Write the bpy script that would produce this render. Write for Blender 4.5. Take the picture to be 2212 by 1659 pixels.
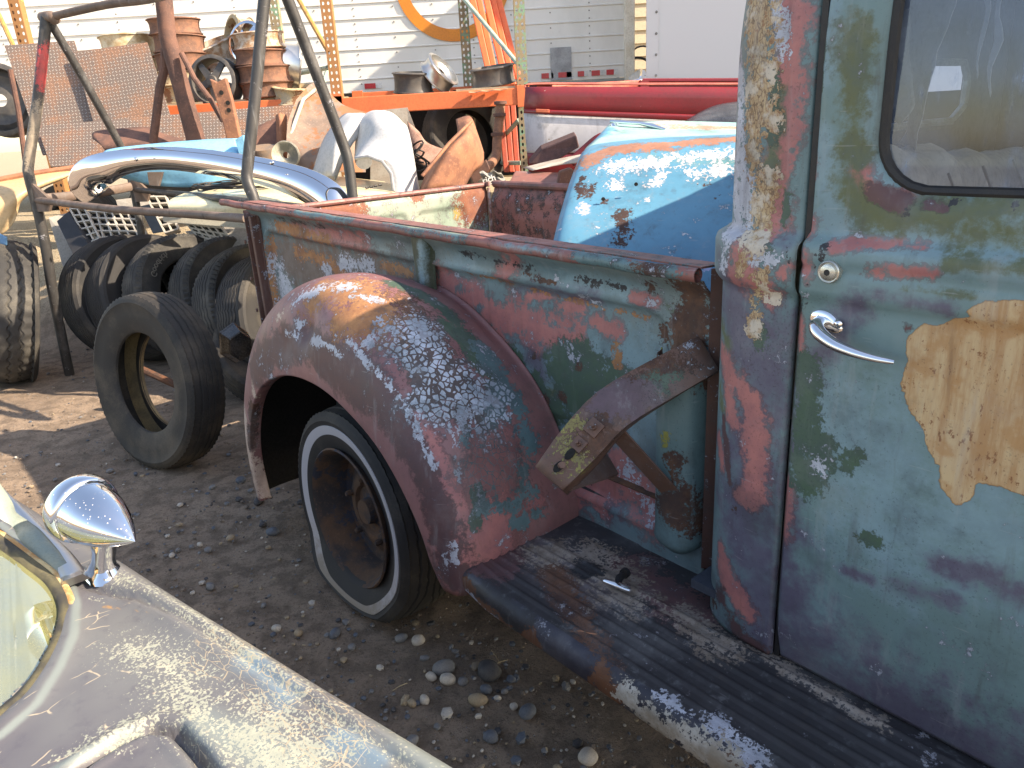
import bpy, bmesh, math, random
import numpy as np
from math import sin, cos, radians, pi, sqrt, atan2, hypot, exp
from mathutils import Vector, Matrix, noise
from mathutils.bvhtree import BVHTree
random.seed(7); rng = np.random.RandomState(5)
for o in list(bpy.data.objects): bpy.data.objects.remove(o)
SC = bpy.context.scene; COL = SC.collection

# ---------------------------------------------------------------- camera
W_, H_ = 2212.0, 1659.0           # survey units of the photograph (its long side)
FOC = 1620.0; EYE = 1.45
_p = radians(19.4); _r = radians(3.3)
FW = Vector((0, cos(_p), -sin(_p))); R0 = Vector((1, 0, 0)); U0 = Vector((0, sin(_p), cos(_p)))
RT = cos(_r)*R0 - sin(_r)*U0; UP = cos(_r)*U0 + sin(_r)*R0
CAM = Vector((0, 0, EYE))
cd = bpy.data.cameras.new('camera'); cam = bpy.data.objects.new('camera', cd); COL.objects.link(cam)
cam.matrix_world = Matrix(((RT.x, UP.x, -FW.x, 0), (RT.y, UP.y, -FW.y, 0), (RT.z, UP.z, -FW.z, EYE), (0, 0, 0, 1)))
cd.sensor_fit = 'HORIZONTAL'; cd.sensor_width = 36; cd.lens = 36*FOC/W_; cd.clip_start = .05; cd.clip_end = 400
SC.camera = cam
# ---------------------------------------------------------------- light
SUN_AZ, SUN_EL = radians(-16), radians(36)
w = bpy.data.worlds.new('World'); SC.world = w; w.use_nodes = True
nt = w.node_tree; bg = nt.nodes['Background']
sk = nt.nodes.new('ShaderNodeTexSky'); sk.sky_type = 'NISHITA'; sk.sun_disc = False
sk.sun_elevation = SUN_EL; sk.sun_rotation = radians(90)-SUN_AZ
nt.links.new(sk.outputs[0], bg.inputs[0]); bg.inputs[1].default_value = .145
sd = bpy.data.lights.new('sun', 'SUN'); sd.energy = 4.0; sd.angle = radians(.53); sd.color = (1, .93, .82)
sun = bpy.data.objects.new('sun', sd); COL.objects.link(sun)
SDIR = Vector((cos(SUN_EL)*cos(SUN_AZ), cos(SUN_EL)*sin(SUN_AZ), sin(SUN_EL)))
sun.rotation_euler = SDIR.to_track_quat('Z', 'Y').to_euler()
SC.view_settings.view_transform = 'Standard'; SC.view_settings.look = 'None'
SC.view_settings.gamma = 1; SC.view_settings.exposure = 1.55
SC.view_settings.use_curve_mapping = False
try: SC.view_settings.use_white_balance = True; SC.view_settings.white_balance_temperature = 7900; SC.view_settings.white_balance_tint = 14
except AttributeError: pass

# ---------------------------------------------------------------- survey helpers
def ray(u, v): return FW + RT*((u-W_/2)/FOC) - UP*((v-H_/2)/FOC)
def at(u, v, Y):                  # point seen at (u, v) standing Y metres away
    d = ray(u, v); return CAM + d*(Y/d.y)
def onz(u, v, z):
    d = ray(u, v); return CAM + d*((z-EYE)/d.z)
def mpp(P): return (Vector(P)-CAM).dot(FW)/FOC      # metres per survey unit at P
TH = radians(39.5)
DR = Vector((-sin(TH), cos(TH), 0)); NO = Vector((-cos(TH), -sin(TH), 0))
GO = Vector((-.4371892, 1.94720938, 0))             # under the rear wheel
TM = Matrix(((-DR.x, -NO.x, 0, GO.x), (-DR.y, -NO.y, 0, GO.y), (0, 0, 1, 0), (0, 0, 0, 1)))
TI = TM.inverted()
def tn(u, v, n):                  # truck coordinates (along, n outwards, z) on the plane n
    d = ray(u, v); t = ((GO+NO*n-CAM).dot(NO))/d.dot(NO); q = CAM+d*t-GO
    return (-(q.dot(DR)), n, q.z)
def tloc(P): return TI @ Vector(P)

# ---------------------------------------------------------------- mesh helpers
def mesh(name, vs, fs, mats=None, parent=None, smooth=True, fm=None, auto=None):
    me = bpy.data.meshes.new(name); me.from_pydata([tuple(v) for v in vs], [], fs)
    if mats is not None:
        for m in (mats if isinstance(mats, (list, tuple)) else [mats]): me.materials.append(m)
    if fm is not None: me.polygons.foreach_set('material_index', fm)
    if smooth: me.polygons.foreach_set('use_smooth', [True]*len(me.polygons))
    me.update()
    if auto and smooth:
        try: me.set_sharp_from_angle(angle=radians(auto))
        except Exception: pass
    o = bpy.data.objects.new(name, me); COL.objects.link(o)
    if parent: o.parent = parent
    return o
class MB:
    def __init__(s): s.v = []; s.f = []; s.m = []
    def add(s, vs, fs, mi=0):
        b = len(s.v); s.v += [Vector(v) for v in vs]; s.f += [tuple(i+b for i in f) for f in fs]; s.m += [mi]*len(fs); return s
    def box(s, c, h, M=None, mi=0):
        c = Vector(c); vs = []
        for x in (-1, 1):
            for y in (-1, 1):
                for z in (-1, 1):
                    p = Vector((x*h[0], y*h[1], z*h[2])); p = (M @ p) if M else p; vs.append(c+p)
        return s.add(vs, [(0, 1, 3, 2), (4, 6, 7, 5), (0, 4, 5, 1), (2, 3, 7, 6), (0, 2, 6, 4), (1, 5, 7, 3)], mi)
    def tube(s, pts, r, n=10, mi=0, cap=True, flat=1.0, closed=False):
        pts = [Vector(p) for p in pts]; rr = r if isinstance(r, (list, tuple)) else [r]*len(pts)
        rings = []; up = None; L = len(pts)
        for i, p in enumerate(pts):
            if closed: t = pts[(i+1) % L]-pts[i-1]
            else: t = (pts[min(i+1, L-1)]-pts[max(i-1, 0)])
            t.normalize()
            if up is None:
                up = Vector((0, 0, 1)) if abs(t.z) < .9 else Vector((0, 1, 0))
            x = t.cross(up); x.normalize(); up = x.cross(t); up.normalize()
            rings.append([p+(x*cos(2*pi*k/n)+up*sin(2*pi*k/n)*flat)*rr[i] for k in range(n)])
        vs = [v for R in rings for v in R]; fs = []
        for i in range(L if closed else L-1):
            j = (i+1) % L
            for k in range(n): fs.append((i*n+k, i*n+(k+1) % n, j*n+(k+1) % n, j*n+k))
        if cap and not closed: fs.append(tuple(range(n-1, -1, -1))); fs.append(tuple((L-1)*n+k for k in range(n)))
        return s.add(vs, fs, mi)
    def lathe(s, prof, n=48, M=None, mi=0, closed=False, wob=None):   # prof: (r, h) round local Y
        vs = []; K = len(prof)
        for i in range(n):
            a = 2*pi*i/n
            for k, (r, h) in enumerate(prof):
                if wob: r, h = wob(a, k, r, h)
                p = Vector((r*cos(a), h, r*sin(a))); vs.append(M @ p if M else p)
        fs = []
        for i in range(n):
            j = (i+1) % n
            for k in range(K if closed else K-1):
                l = (k+1) % K; fs.append((i*K+k, i*K+l, j*K+l, j*K+k))
        return s.add(vs, fs, mi)
    def slab(s, pts, thick, mi=0):       # polygon (3-D points) extruded by the vector thick
        pts = [Vector(p) for p in pts]; t = Vector(thick); n = len(pts)
        fs = [tuple(range(n)), tuple(range(2*n-1, n-1, -1))]+[(i, i+n, (i+1) % n+n, (i+1) % n) for i in range(n)]
        return s.add(pts+[p+t for p in pts], fs, mi)
    def build(s, name, mats, parent=None, smooth=True, auto=35, bevel=0):
        o = mesh(name, s.v, s.f, mats, parent, smooth, s.m, auto)
        if bevel:
            b = o.modifiers.new('b', 'BEVEL'); b.width = bevel; b.segments = 2; b.limit_method = 'ANGLE'
        return o
def cat(P, k):                       # Catmull-Rom through P (arrays), k steps per span
    P = [np.array(p, float) for p in P]; out = []
    for i in range(len(P)-1):
        a = P[i-1] if i else 2*P[0]-P[1]; b = P[i]; c = P[i+1]; d = P[i+2] if i+2 < len(P) else 2*P[-1]-P[-2]
        for j in range(k):
            t = j/k; out.append(.5*((2*b)+(c-a)*t+(2*a-5*b+4*c-d)*t*t+(3*b-3*c+d-a)*t**3))
    out.append(P[-1]); return out
def loft(rows, ku=6, kv=6, conv=None):   # rows of control points -> smooth grid
    R = [[np.array(conv(*p) if conv else p, float) for p in r] for r in rows]
    R = [cat(r, ku) for r in R]; Cn = [cat([r[i] for r in R], kv) for i in range(len(R[0]))]
    nu = len(Cn); nv = len(Cn[0]); vs = [Cn[i][j] for i in range(nu) for j in range(nv)]
    fs = [(i*nv+j, (i+1)*nv+j, (i+1)*nv+j+1, i*nv+j+1) for i in range(nu-1) for j in range(nv-1)]
    return vs, fs
def shell(name, rows, mat_, parent=None, t=.003, ku=6, kv=6, conv=None, off=0):
    vs, fs = loft(rows, ku, kv, conv); o = mesh(name, vs, fs, mat_, parent)
    if t:
        m = o.modifiers.new('s', 'SOLIDIFY'); m.thickness = t; m.offset = off
    return o
def A3(u, v, Y): return tuple(at(u, v, Y))
def TNP(a, n, z): return (a, -n, z)
def thing(name, label, catg, loc=(0, 0, 0), group=None, rz=0, M=None):
    o = bpy.data.objects.new(name, None); COL.objects.link(o); o.empty_display_size = .1
    if M is not None: o.matrix_world = M
    else: o.location = loc; o.rotation_euler = (0, 0, rz)
    return tag(o, label, catg, group)
def tag(o, label, catg, group=None):
    o['label'] = label; o['category'] = catg
    if group: o['group'] = group
    return o
def solo(o, label, catg, group=None):    # one-mesh thing: put the origin at its base
    vs = np.array([v.co for v in o.data.vertices]); c = Vector(((vs[:, 0].min()+vs[:, 0].max())/2, (vs[:, 1].min()+vs[:, 1].max())/2, vs[:, 2].min()))
    o.data.transform(Matrix.Translation(-c)); o.location = c; return tag(o, label, catg, group)
def kids(root, parts):               # parent world-space parts to an Empty at the thing's base
    inv = Matrix.Translation(-root.location)
    for p in parts: p.data.transform(inv); p.parent = root
def clone(root, loc=None, label=None, M=None):
    r = root.copy(); COL.objects.link(r)
    if M is not None: r.matrix_world = M
    elif loc is not None: r.location = loc
    if label: r['label'] = label
    for ch in [c for c in bpy.data.objects if c.parent == root]:
        c = ch.copy(); COL.objects.link(c); c.parent = r
        for g in [x for x in bpy.data.objects if x.parent == ch]:
            d = g.copy(); COL.objects.link(d); d.parent = c
    return r
def struct(o): o['kind'] = 'structure'; return o
def stuff(o): o['kind'] = 'stuff'; return o

# ---------------------------------------------------------------- node helpers
class NT:
    def __init__(s, name):
        s.m = bpy.data.materials.new(name); s.m.use_nodes = True; s.t = s.m.node_tree
        s.b = s.t.nodes['Principled BSDF']; s.tc = s.t.nodes.new('ShaderNodeTexCoord'); s.co = s.tc.outputs['Object']
    def n(s, t): return s.t.nodes.new(t)
    def set(s, sock, x):
        if x is None: return
        if isinstance(x, bpy.types.NodeSocket): s.t.links.new(x, sock)
        elif isinstance(x, (tuple, list)): sock.default_value = tuple(x)+((1,) if len(x) == 3 and sock.type == 'RGBA' else ())
        else: sock.default_value = (x,)*3 if sock.type == 'VECTOR' else x
    def math(s, op, a, b=None, c=None, cl=False):
        n = s.n('ShaderNodeMath'); n.operation = op; n.use_clamp = cl
        for i, x in enumerate((a, b, c)): s.set(n.inputs[i], x)
        return n.outputs[0]
    def add(s, a, b): return s.math('ADD', a, b)
    def mul(s, a, b): return s.math('MULTIPLY', a, b)
    def sub(s, a, b): return s.math('SUBTRACT', a, b)
    def noise(s, sc, det=4, ro=.55, vec=None, dist=0, w=None):
        n = s.n('ShaderNodeTexNoise'); s.set(n.inputs['Vector'], vec or s.co); n.inputs['Scale'].default_value = sc
        n.inputs['Detail'].default_value = det; n.inputs['Roughness'].default_value = ro; n.inputs['Distortion'].default_value = dist
        return n.outputs[0]
    def vor(s, sc, feat='F1', vec=None, rnd=1):
        n = s.n('ShaderNodeTexVoronoi'); n.feature = feat; s.set(n.inputs['Vector'], vec or s.co)
        n.inputs['Scale'].default_value = sc; n.inputs['Randomness'].default_value = rnd
        return n.outputs
    def ss(s, x, lo, hi, a=0, b=1, sm=True):
        n = s.n('ShaderNodeMapRange'); n.interpolation_type = 'SMOOTHSTEP' if sm else 'LINEAR'
        for i, q in enumerate((x, lo, hi, a, b)): s.set(n.inputs[i], q)
        return n.outputs[0]
    def mix(s, f, a, b, mode='MIX'):
        n = s.n('ShaderNodeMix'); n.data_type = 'RGBA'; n.blend_type = mode
        s.set(n.inputs[0], f); s.set(n.inputs[6], a); s.set(n.inputs[7], b); return n.outputs[2]
    def attr(s, name):
        n = s.n('ShaderNodeAttribute'); n.attribute_name = name; return n.outputs['Fac']
    def mapv(s, sc=(1, 1, 1), rot=(0, 0, 0), loc=(0, 0, 0), vec=None):
        n = s.n('ShaderNodeMapping'); s.set(n.inputs[0], vec or s.co); n.inputs['Scale'].default_value = sc
        n.inputs['Rotation'].default_value = rot; n.inputs['Location'].default_value = loc; return n.outputs[0]
    def warp(s, amt, sc, vec=None):
        n = s.n('ShaderNodeTexNoise'); s.set(n.inputs['Vector'], vec or s.co); n.inputs['Scale'].default_value = sc; n.inputs['Detail'].default_value = 3
        a = s.n('ShaderNodeVectorMath'); a.operation = 'SUBTRACT'; s.t.links.new(n.outputs[1], a.inputs[0]); a.inputs[1].default_value = (.5, .5, .5)
        b = s.n('ShaderNodeVectorMath'); b.operation = 'SCALE'; s.t.links.new(a.outputs[0], b.inputs[0]); b.inputs[3].default_value = amt
        c = s.n('ShaderNodeVectorMath'); c.operation = 'ADD'; s.set(c.inputs[0], vec or s.co); s.t.links.new(b.outputs[0], c.inputs[1]); return c.outputs[0]
    def xyz(s, vec=None):
        n = s.n('ShaderNodeSeparateXYZ'); s.set(n.inputs[0], vec or s.co); return n.outputs
    def out(s, col=None, rough=None, metal=None, bump=None, bs=.4, bd=.002, spec=None, alpha=None, coat=None):
        s.set(s.b.inputs['Base Color'], col); s.set(s.b.inputs['Roughness'], rough); s.set(s.b.inputs['Metallic'], metal)
        s.set(s.b.inputs['Specular IOR Level'], spec); s.set(s.b.inputs['Alpha'], alpha); s.set(s.b.inputs['Coat Weight'], coat)
        if bump is not None:
            n = s.n('ShaderNodeBump'); n.inputs['Strength'].default_value = bs; n.inputs['Distance'].default_value = bd
            s.set(n.inputs['Height'], bump); s.t.links.new(n.outputs[0], s.b.inputs['Normal'])
        return s.m
def rgb(r, g, b):                     # sRGB 0-255 -> linear
    return tuple(((x/255+.055)/1.055)**2.4 if x > 10 else x/255/12.92 for x in (r, g, b))
def plain(name, c, c2=None, sc=8, rough=.6, metal=0, speck=None, bump=.3, bs=.3, bd=.002, spec=None, coat=None, stretch=None):
    N = NT(name); vec = N.mapv(stretch) if stretch else None
    a = N.noise(sc, 6, .6, vec); f = N.noise(sc*12, 3, .6, vec); c2 = c2 or tuple(x*.7 for x in c)
    col = N.mix(N.ss(a, .35, .65), c, c2); col = N.mix(N.mul(N.ss(f, .45, .7), .35), col, tuple(x*.55 for x in c2))
    if speck: col = N.mix(N.ss(N.noise(sc*5, 5, .7, vec), speck[0], speck[0]+.04), col, speck[1])
    return N.out(col, N.ss(f, .2, .8, rough-.08, rough+.1), metal, N.add(a, N.mul(f, bump)), bs, bd, spec, None, coat)
BARK = None
def patina(name, base, base2, layers, rough=.45, sc=1.0, fleck=.25, metal=0, bs=.5):
    """weathered paint: a base with coats and rust where the mesh attributes put them"""
    N = NT(name); nlo = N.noise(13*sc, 9, .72, N.warp(.035, 9)); nhi = N.noise(95*sc, 4, .7); nb = N.noise(3.2*sc, 4, .6)
    nmd = N.noise(24*sc, 5, .6); ed = N.vor(60, 'DISTANCE_TO_EDGE', N.warp(.015, 30))[0]
    nz = N.mul(N.sub(nlo, .5), 2.3); hz = N.mul(N.sub(nhi, .5), 1.5)
    col = N.mix(N.ss(nb, .38, .62), base, base2); col = N.mix(N.mul(N.ss(nlo, .42, .66), .3), col, tuple(x*.72 for x in base))
    rg = N.ss(nlo, .3, .7, rough-.06, rough+.1); ht = N.mul(nhi, .12)
    for L in layers:
        nm, c, c2, wd, a1, a2, ro, dh, amb = L[:9]; opt = L[9] if len(L) > 9 else ''
        av = N.attr(nm); x = N.add(av, amb); x = N.add(x, N.mul(nz, a1)); bord = N.mul(N.mul(av, N.sub(1, av)), 4); x = N.add(x, N.mul(hz, N.add(N.mul(bord, 1.1*min(1, a2*2)), a2))); x = N.add(x, N.mul(N.mul(N.sub(nmd, .5), bord), 1.3)); m = N.ss(x, .5-wd, .5+wd)
        cc = N.mix(N.ss(nlo if opt != 'fine' else nhi, .38, .62), c, c2)
        if opt == 'crack':
            k = N.ss(N.sub(N.add(ed, N.mul(N.sub(nhi, .5), .10)), N.mul(N.sub(nmd, .42), .55)), .05, .08); m = N.mul(m, k)
        if opt == 'lines':
            m = N.mul(m, N.ss(N.add(ed, N.mul(N.sub(nhi, .5), .06)), .025, .05, 1, 0))
        if opt == 'bark':
            e2 = N.vor(150, 'DISTANCE_TO_EDGE', N.warp(.03, 45, N.mapv((1, 1, .42))))[0]
            cc = N.mix(N.ss(N.add(e2, N.mul(hz, .45)), .02, .12, .62, 0), cc, (.10, .045, .03))
            cc = N.mix(N.ss(nhi, .54, .64, 0, .7), cc, (.22, .08, .035)); cc = N.mix(N.ss(nmd, .50, .62, 0, .8), cc, (.58, .52, .44))
        if opt == 'flake':
            s_ = N.noise(42, 6, .7, N.mapv((1, 1, .12))); cc = N.mix(N.ss(s_, .36, .60), (.40, .225, .105), (.52, .37, .21)); cc = N.mix(N.ss(nmd, .50, .66, 0, .75), cc, (.40, .21, .085)); q = N.noise(150, 5, .7, N.mapv((1, 1, .5))); cc = N.mix(N.ss(N.add(q, N.mul(N.sub(nlo, .5), .5)), .60, .66, 0, .85), cc, (.20, .075, .03)); cc = N.mix(N.mul(N.ss(x, .5+wd+.16, .5+wd), .7), cc, (.24, .13, .06)); ht = N.add(ht, N.mul(N.mul(N.add(s_, q), .5), m))
        col = N.mix(m, col, cc); rg = N.mix(m, rg, (ro,)*3); ht = N.add(ht, N.mul(m, dh))
        if dh and nm not in ('grime',):      # a thin dark rim where a coat has broken away
            rim = N.mul(N.ss(x, .5-wd-.10, .5-wd), N.sub(1, m)); col = N.mix(N.mul(rim, .45), col, tuple(q*.35 for q in c2))
    # grime runs, chalking and hairline scratches over everything
    st1 = N.noise(30, 5, .65, N.mapv((1, 1, .10), vec=N.warp(.02, 6))); col = N.mix(N.mul(N.ss(st1, .56, .72), .34), col, (.055, .040, .032)); col = N.mix(N.mul(N.ss(st1, .44, .28), .22), col, (.34, .36, .37))
    ch = N.noise(5, 7, .7, N.warp(.05, 4)); col = N.mix(N.mul(N.ss(ch, .50, .68), .16), col, (.30, .30, .30)); col = N.mix(N.mul(N.ss(ch, .48, .30), .42), col, (.04, .045, .045))
    sc1 = N.noise(60, 2, .5, N.mapv((.25, .25, 3.2), (.2, .5, .4))); col = N.mix(N.mul(N.ss(sc1, .71, .74), .16), col, (.45, .45, .45))
    rg = N.mix(N.ss(ch, .3, .7, 0, .5), rg, (.75,)*3); ht = N.add(ht, N.mul(nlo, .25))
    if fleck:
        s1 = N.noise(210*sc, 2, .5); g = N.ss(N.add(s1, N.mul(N.sub(nb, .5), .5)), .68, .72); col = N.mix(N.mul(g, fleck*2), col, (.02, .022, .022))
        s2 = N.noise(45*sc, 6, .75, N.mapv((1, 1, 1), (.3, .4, .2))); g2 = N.ss(s2, .69, .72); col = N.mix(N.mul(g2, fleck*2.2), col, (.05, .025, .018))
        ht = N.add(ht, N.mul(g2, -.5))
    return N.out(col, rg, metal, ht, bs, .0025)

# ---------------------------------------------------------------- painting patches onto a panel
def paint(o, strokes, tr=True, inv=None):
    """strokes: (layer, [(u, v)...], radius, softness) in survey units, dropped onto the panel from where it was surveyed"""
    me = o.data; V = np.empty(len(me.vertices)*3); me.vertices.foreach_get('co', V); V = V.reshape(-1, 3)
    I = inv if inv is not None else (TI if tr else Matrix.Identity(4)); C = I @ CAM
    me.calc_loop_triangles(); bv = BVHTree.FromPolygons([v.co for v in me.vertices], [tuple(t.vertices) for t in me.loop_triangles])
    L = {}
    for lay, pts, r, sf in strokes:
        P = []; sc = None
        for (u, v) in pts:
            d = (I.to_3x3() @ ray(u, v)).normalized(); h = bv.ray_cast(C, d)
            if h[0] is None:
                h = bv.find_nearest(C + d*((P[-1]-C).length if P else 2.0))
            P.append(h[0])
        if not P: continue
        sc = (P[0]-C).length/FOC; P = [np.array(p) for p in P]
        if len(P) == 1: D = np.linalg.norm(V-P[0], axis=1)
        else:
            D = np.full(len(V), 9.)
            for a, b in zip(P[:-1], P[1:]):
                ab = b-a; t = np.clip(((V-a) @ ab)/max(ab @ ab, 1e-9), 0, 1); D = np.minimum(D, np.linalg.norm(V-a-t[:, None]*ab, axis=1))
        val = np.clip(.5+(r*sc*1.12-D)/(2*(sf*1.3+r*.75)*sc), 0, 1)*1.0; L[lay] = np.maximum(L.get(lay, 0*val), val)
    for k, val in L.items(): setattrf(o, k, val)
def setattrf(o, name, val):
    a = o.data.attributes.get(name) or o.data.attributes.new(name, 'FLOAT', 'POINT'); a.data.foreach_set('value', np.asarray(val, dtype=np.float32))
def getV(o):
    V = np.empty(len(o.data.vertices)*3); o.data.vertices.foreach_get('co', V); return V.reshape(-1, 3)
def rr(x, z, x0, x1, z0, z1, r):      # signed distance to a rounded rectangle
    dx = abs(x-(x0+x1)/2)-(x1-x0)/2+r; dz = abs(z-(z0+z1)/2)-(z1-z0)/2+r
    return hypot(max(dx, 0), max(dz, 0))+min(max(dx, dz), 0)-r
def sstep(x, a, b):
    t = min(1, max(0, (x-a)/(b-a))); return t*t*(3-2*t)
def sheet(name, xs, zs, f, mat_, parent=None, hole=None, t=0, smooth=True):
    nx, nz = len(xs), len(zs); P = [[x, z] for x in xs for z in zs]; st = (xs[1]-xs[0])
    keep = [True]*len(P)
    if hole:
        for i, (x, z) in enumerate(P):
            d = hole(x, z)
            if d < -st*.72: keep[i] = False
            elif d < st*.72:
                e = 1e-4; g = Vector(((hole(x+e, z)-hole(x-e, z))/2/e, (hole(x, z+e)-hole(x, z-e))/2/e))
                if g.length > .1: g.normalize(); P[i] = [x-g.x*d, z-g.y*d]
    vs = [f(x, z) for x, z in P]; fs = []
    for i in range(nx-1):
        for j in range(nz-1):
            q = (i*nz+j, (i+1)*nz+j, (i+1)*nz+j+1, i*nz+j+1)
            if all(keep[k] for k in q) and not (hole and hole((xs[i]+xs[i+1])/2, (zs[j]+zs[j+1])/2) < 0 and all(abs(hole(*P[k])) < st for k in q)): fs.append(q)
    used = sorted({k for q in fs for k in q}); mp = {k: i for i, k in enumerate(used)}
    o = mesh(name, [vs[k] for k in used], [tuple(mp[k] for k in q) for q in fs], mat_, parent, smooth)
    if t: m = o.modifiers.new('s', 'SOLIDIFY'); m.thickness = t; m.offset = 0
    return o
def fr(a, b, st): n = max(1, int(round((b-a)/st))); return [a+(b-a)*i/n for i in range(n+1)]

# ---------------------------------------------------------------- materials
TEAL = (.105, .185, .20); TEAL2 = (.075, .145, .155)
LP = dict(
 blue=('blue', (.18, .285, .32), (.15, .24, .275), .30, .5, .15, .42, 0, 0),
 purp=('purp', (.115, .115, .155), (.095, .085, .125), .32, .4, .12, .42, 0, 0),
 pink=('pink', (.42, .155, .14), (.31, .12, .12), .14, .6, .22, .5, .05, 0),
 olive=('olive', (.105, .12, .055), (.085, .11, .075), .22, .5, .15, .5, 0, 0),
 green=('green', (.055, .10, .065), (.05, .085, .07), .03, .6, .35, .5, .2, 0),
 teal=('teal', TEAL, TEAL2, .03, .8, .35, .45, .2, 0),
 maroon=('maroon', (.105, .05, .05), (.085, .045, .05), .06, .5, .15, .5, -.15, 0),
 rust=('rust', (.13, .06, .035), (.06, .03, .024), .04, .8, .45, .85, -.3, 0),
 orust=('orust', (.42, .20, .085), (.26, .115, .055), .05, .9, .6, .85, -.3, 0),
 white=('white', (.50, .53, .60), (.34, .36, .42), .05, 1.3, .9, .5, .4, 0),
 crk=('crk', (.50, .56, .66), (.24, .29, .34), .06, .5, .3, .5, .5, 0, 'crack'),
 crl=('crl', (.05, .09, .10), (.10, .14, .15), .1, .4, .3, .5, -.3, 0, 'lines'),
 tan=('tan', (.50, .35, .19), (.40, .31, .21), .015, .14, .10, .75, .9, 0),
 flk=('tan', (.50, .35, .19), (.40, .31, .21), .015, .14, .10, .75, .9, 0, 'flake'),
 bark=('tan', (.50, .37, .22), (.40, .27, .15), .03, .6, .5, .8, .9, 0, 'bark'),
 dark=('dark', (.025, .028, .035), (.02, .02, .022), .06, .8, .4, .5, 0, 0),
 grime=('grime', (.02, .018, .016), (.03, .025, .02), .3, .5, .4, .8, 0, 0),
)
def lay(*k): return [LP[q] for q in k]
def amb(k, a): return LP[k][:8]+(a,)+LP[k][9:]
M_CAB = patina('weathered_cab_paint', (.15, .235, .25), TEAL, lay('blue', 'purp', 'pink', 'olive', 'green', 'teal', 'maroon', 'rust', 'white', 'dark')+[LP['bark']], .42, fleck=.16)
M_DOOR = patina('weathered_door_paint', (.145, .235, .25), (.125, .205, .205), lay('blue', 'purp', 'pink', 'olive', 'green', 'maroon', 'rust', 'white', 'flk', 'dark'), .38, fleck=.13)
M_BED = patina('weathered_bed_paint', (.12, .20, .225), (.155, .20, .20), lay('blue', 'purp', 'pink')+[('brown', (.16, .125, .11), (.12, .085, .07), .2, .6, .3, .6, -.1, 0), amb('olive', .0), amb('green', .14), amb('rust', .10), LP['orust'], amb('white', .06), LP['dark']], .45, fleck=.2)
M_RAIL = patina('peeling_rail_paint', (.27, .105, .09), (.19, .08, .07), [amb('teal', .24), LP['blue'], amb('rust', .28), amb('white', .02), LP['dark']], .5, 1.4, .3)
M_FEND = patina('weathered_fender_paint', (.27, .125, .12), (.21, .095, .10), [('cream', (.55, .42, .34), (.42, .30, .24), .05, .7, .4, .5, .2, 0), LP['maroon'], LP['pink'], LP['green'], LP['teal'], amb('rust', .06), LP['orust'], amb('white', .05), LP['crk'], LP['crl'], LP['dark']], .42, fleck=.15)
M_BOARD = patina('worn_running_board', (.036, .034, .038), (.026, .024, .027), [amb('purp', .12)[:1]+((.12, .10, .105), (.07, .055, .055))+amb('purp', .1)[3:], amb('maroon', .12), amb('rust', .22), LP['orust'], amb('white', .03), LP['tan'][:1]+((.30, .25, .21), (.17, .13, .10), .12, .9, .6, .85, 0, .10), LP['dark']], .66, 1.3, .3)
M_BOARDE = patina('running_board_edge', (.035, .035, .05), (.025, .025, .035), [LP['rust'][:1]+((.155, .065, .03), (.12, .05, .025), .015, .25, .15, .85, -.4, 0), LP['white'], LP['tan'][:1]+((.52, .50, .44), (.30, .26, .2), .03, 1.0, .6, .6, .4, 0), LP['dark']], .4, fleck=.2)
M_ARM = patina('rusty_bracket_paint', (.14, .07, .048), (.12, .072, .062), [amb('teal', .05), amb('green', .1), LP['maroon'][:1]+((.11, .07, .085), (.09, .06, .07))+LP['maroon'][3:], amb('rust', .1), ('yel', (.28, .26, .07), (.20, .16, .06), .06, 1.2, .9, .7, .2, 0), amb('white', .02), LP['dark']], .55, 1.6, .3)
M_POST = patina('rusty_post_paint', (.10, .045, .035), (.13, .06, .045), [amb('teal', .26), amb('pink', .2), amb('green', .15), amb('white', .1), LP['dark']], .6, 1.5, .3)
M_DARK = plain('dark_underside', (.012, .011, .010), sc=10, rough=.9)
M_RUBB = plain('window_rubber', (.012, .012, .014), (.02, .017, .015), 60, .6)
M_CHROME = NT('chrome').out((.82, .83, .85), .06, 1.0)
def _ch():
    N = NT('pitted_chrome'); f = N.noise(160, 3, .7); v = N.vor(170)[0]; d = N.mul(N.ss(v, .12, .2, 1, 0), N.ss(N.noise(12, 3), .4, .6))
    return N.out(N.mix(d, (.80, .81, .83), (.65, .62, .6)), N.ss(d, 0, 1, .05, .5, False), N.ss(d, 0, 1, 1, .3), N.mul(d, 1), .3, .001)
M_CHROMEP = _ch()
M_SEAT = plain('seat_cover', (.55, .52, .46), (.42, .40, .35), 5, .8, bs=.4, bd=.01)
M_LINER = plain('torn_headliner', (.40, .42, .46), (.28, .30, .33), 4, .9, bs=.5, bd=.02)
M_INT = plain('cab_interior', (.045, .055, .075), (.025, .03, .045), 4, .7)
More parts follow.
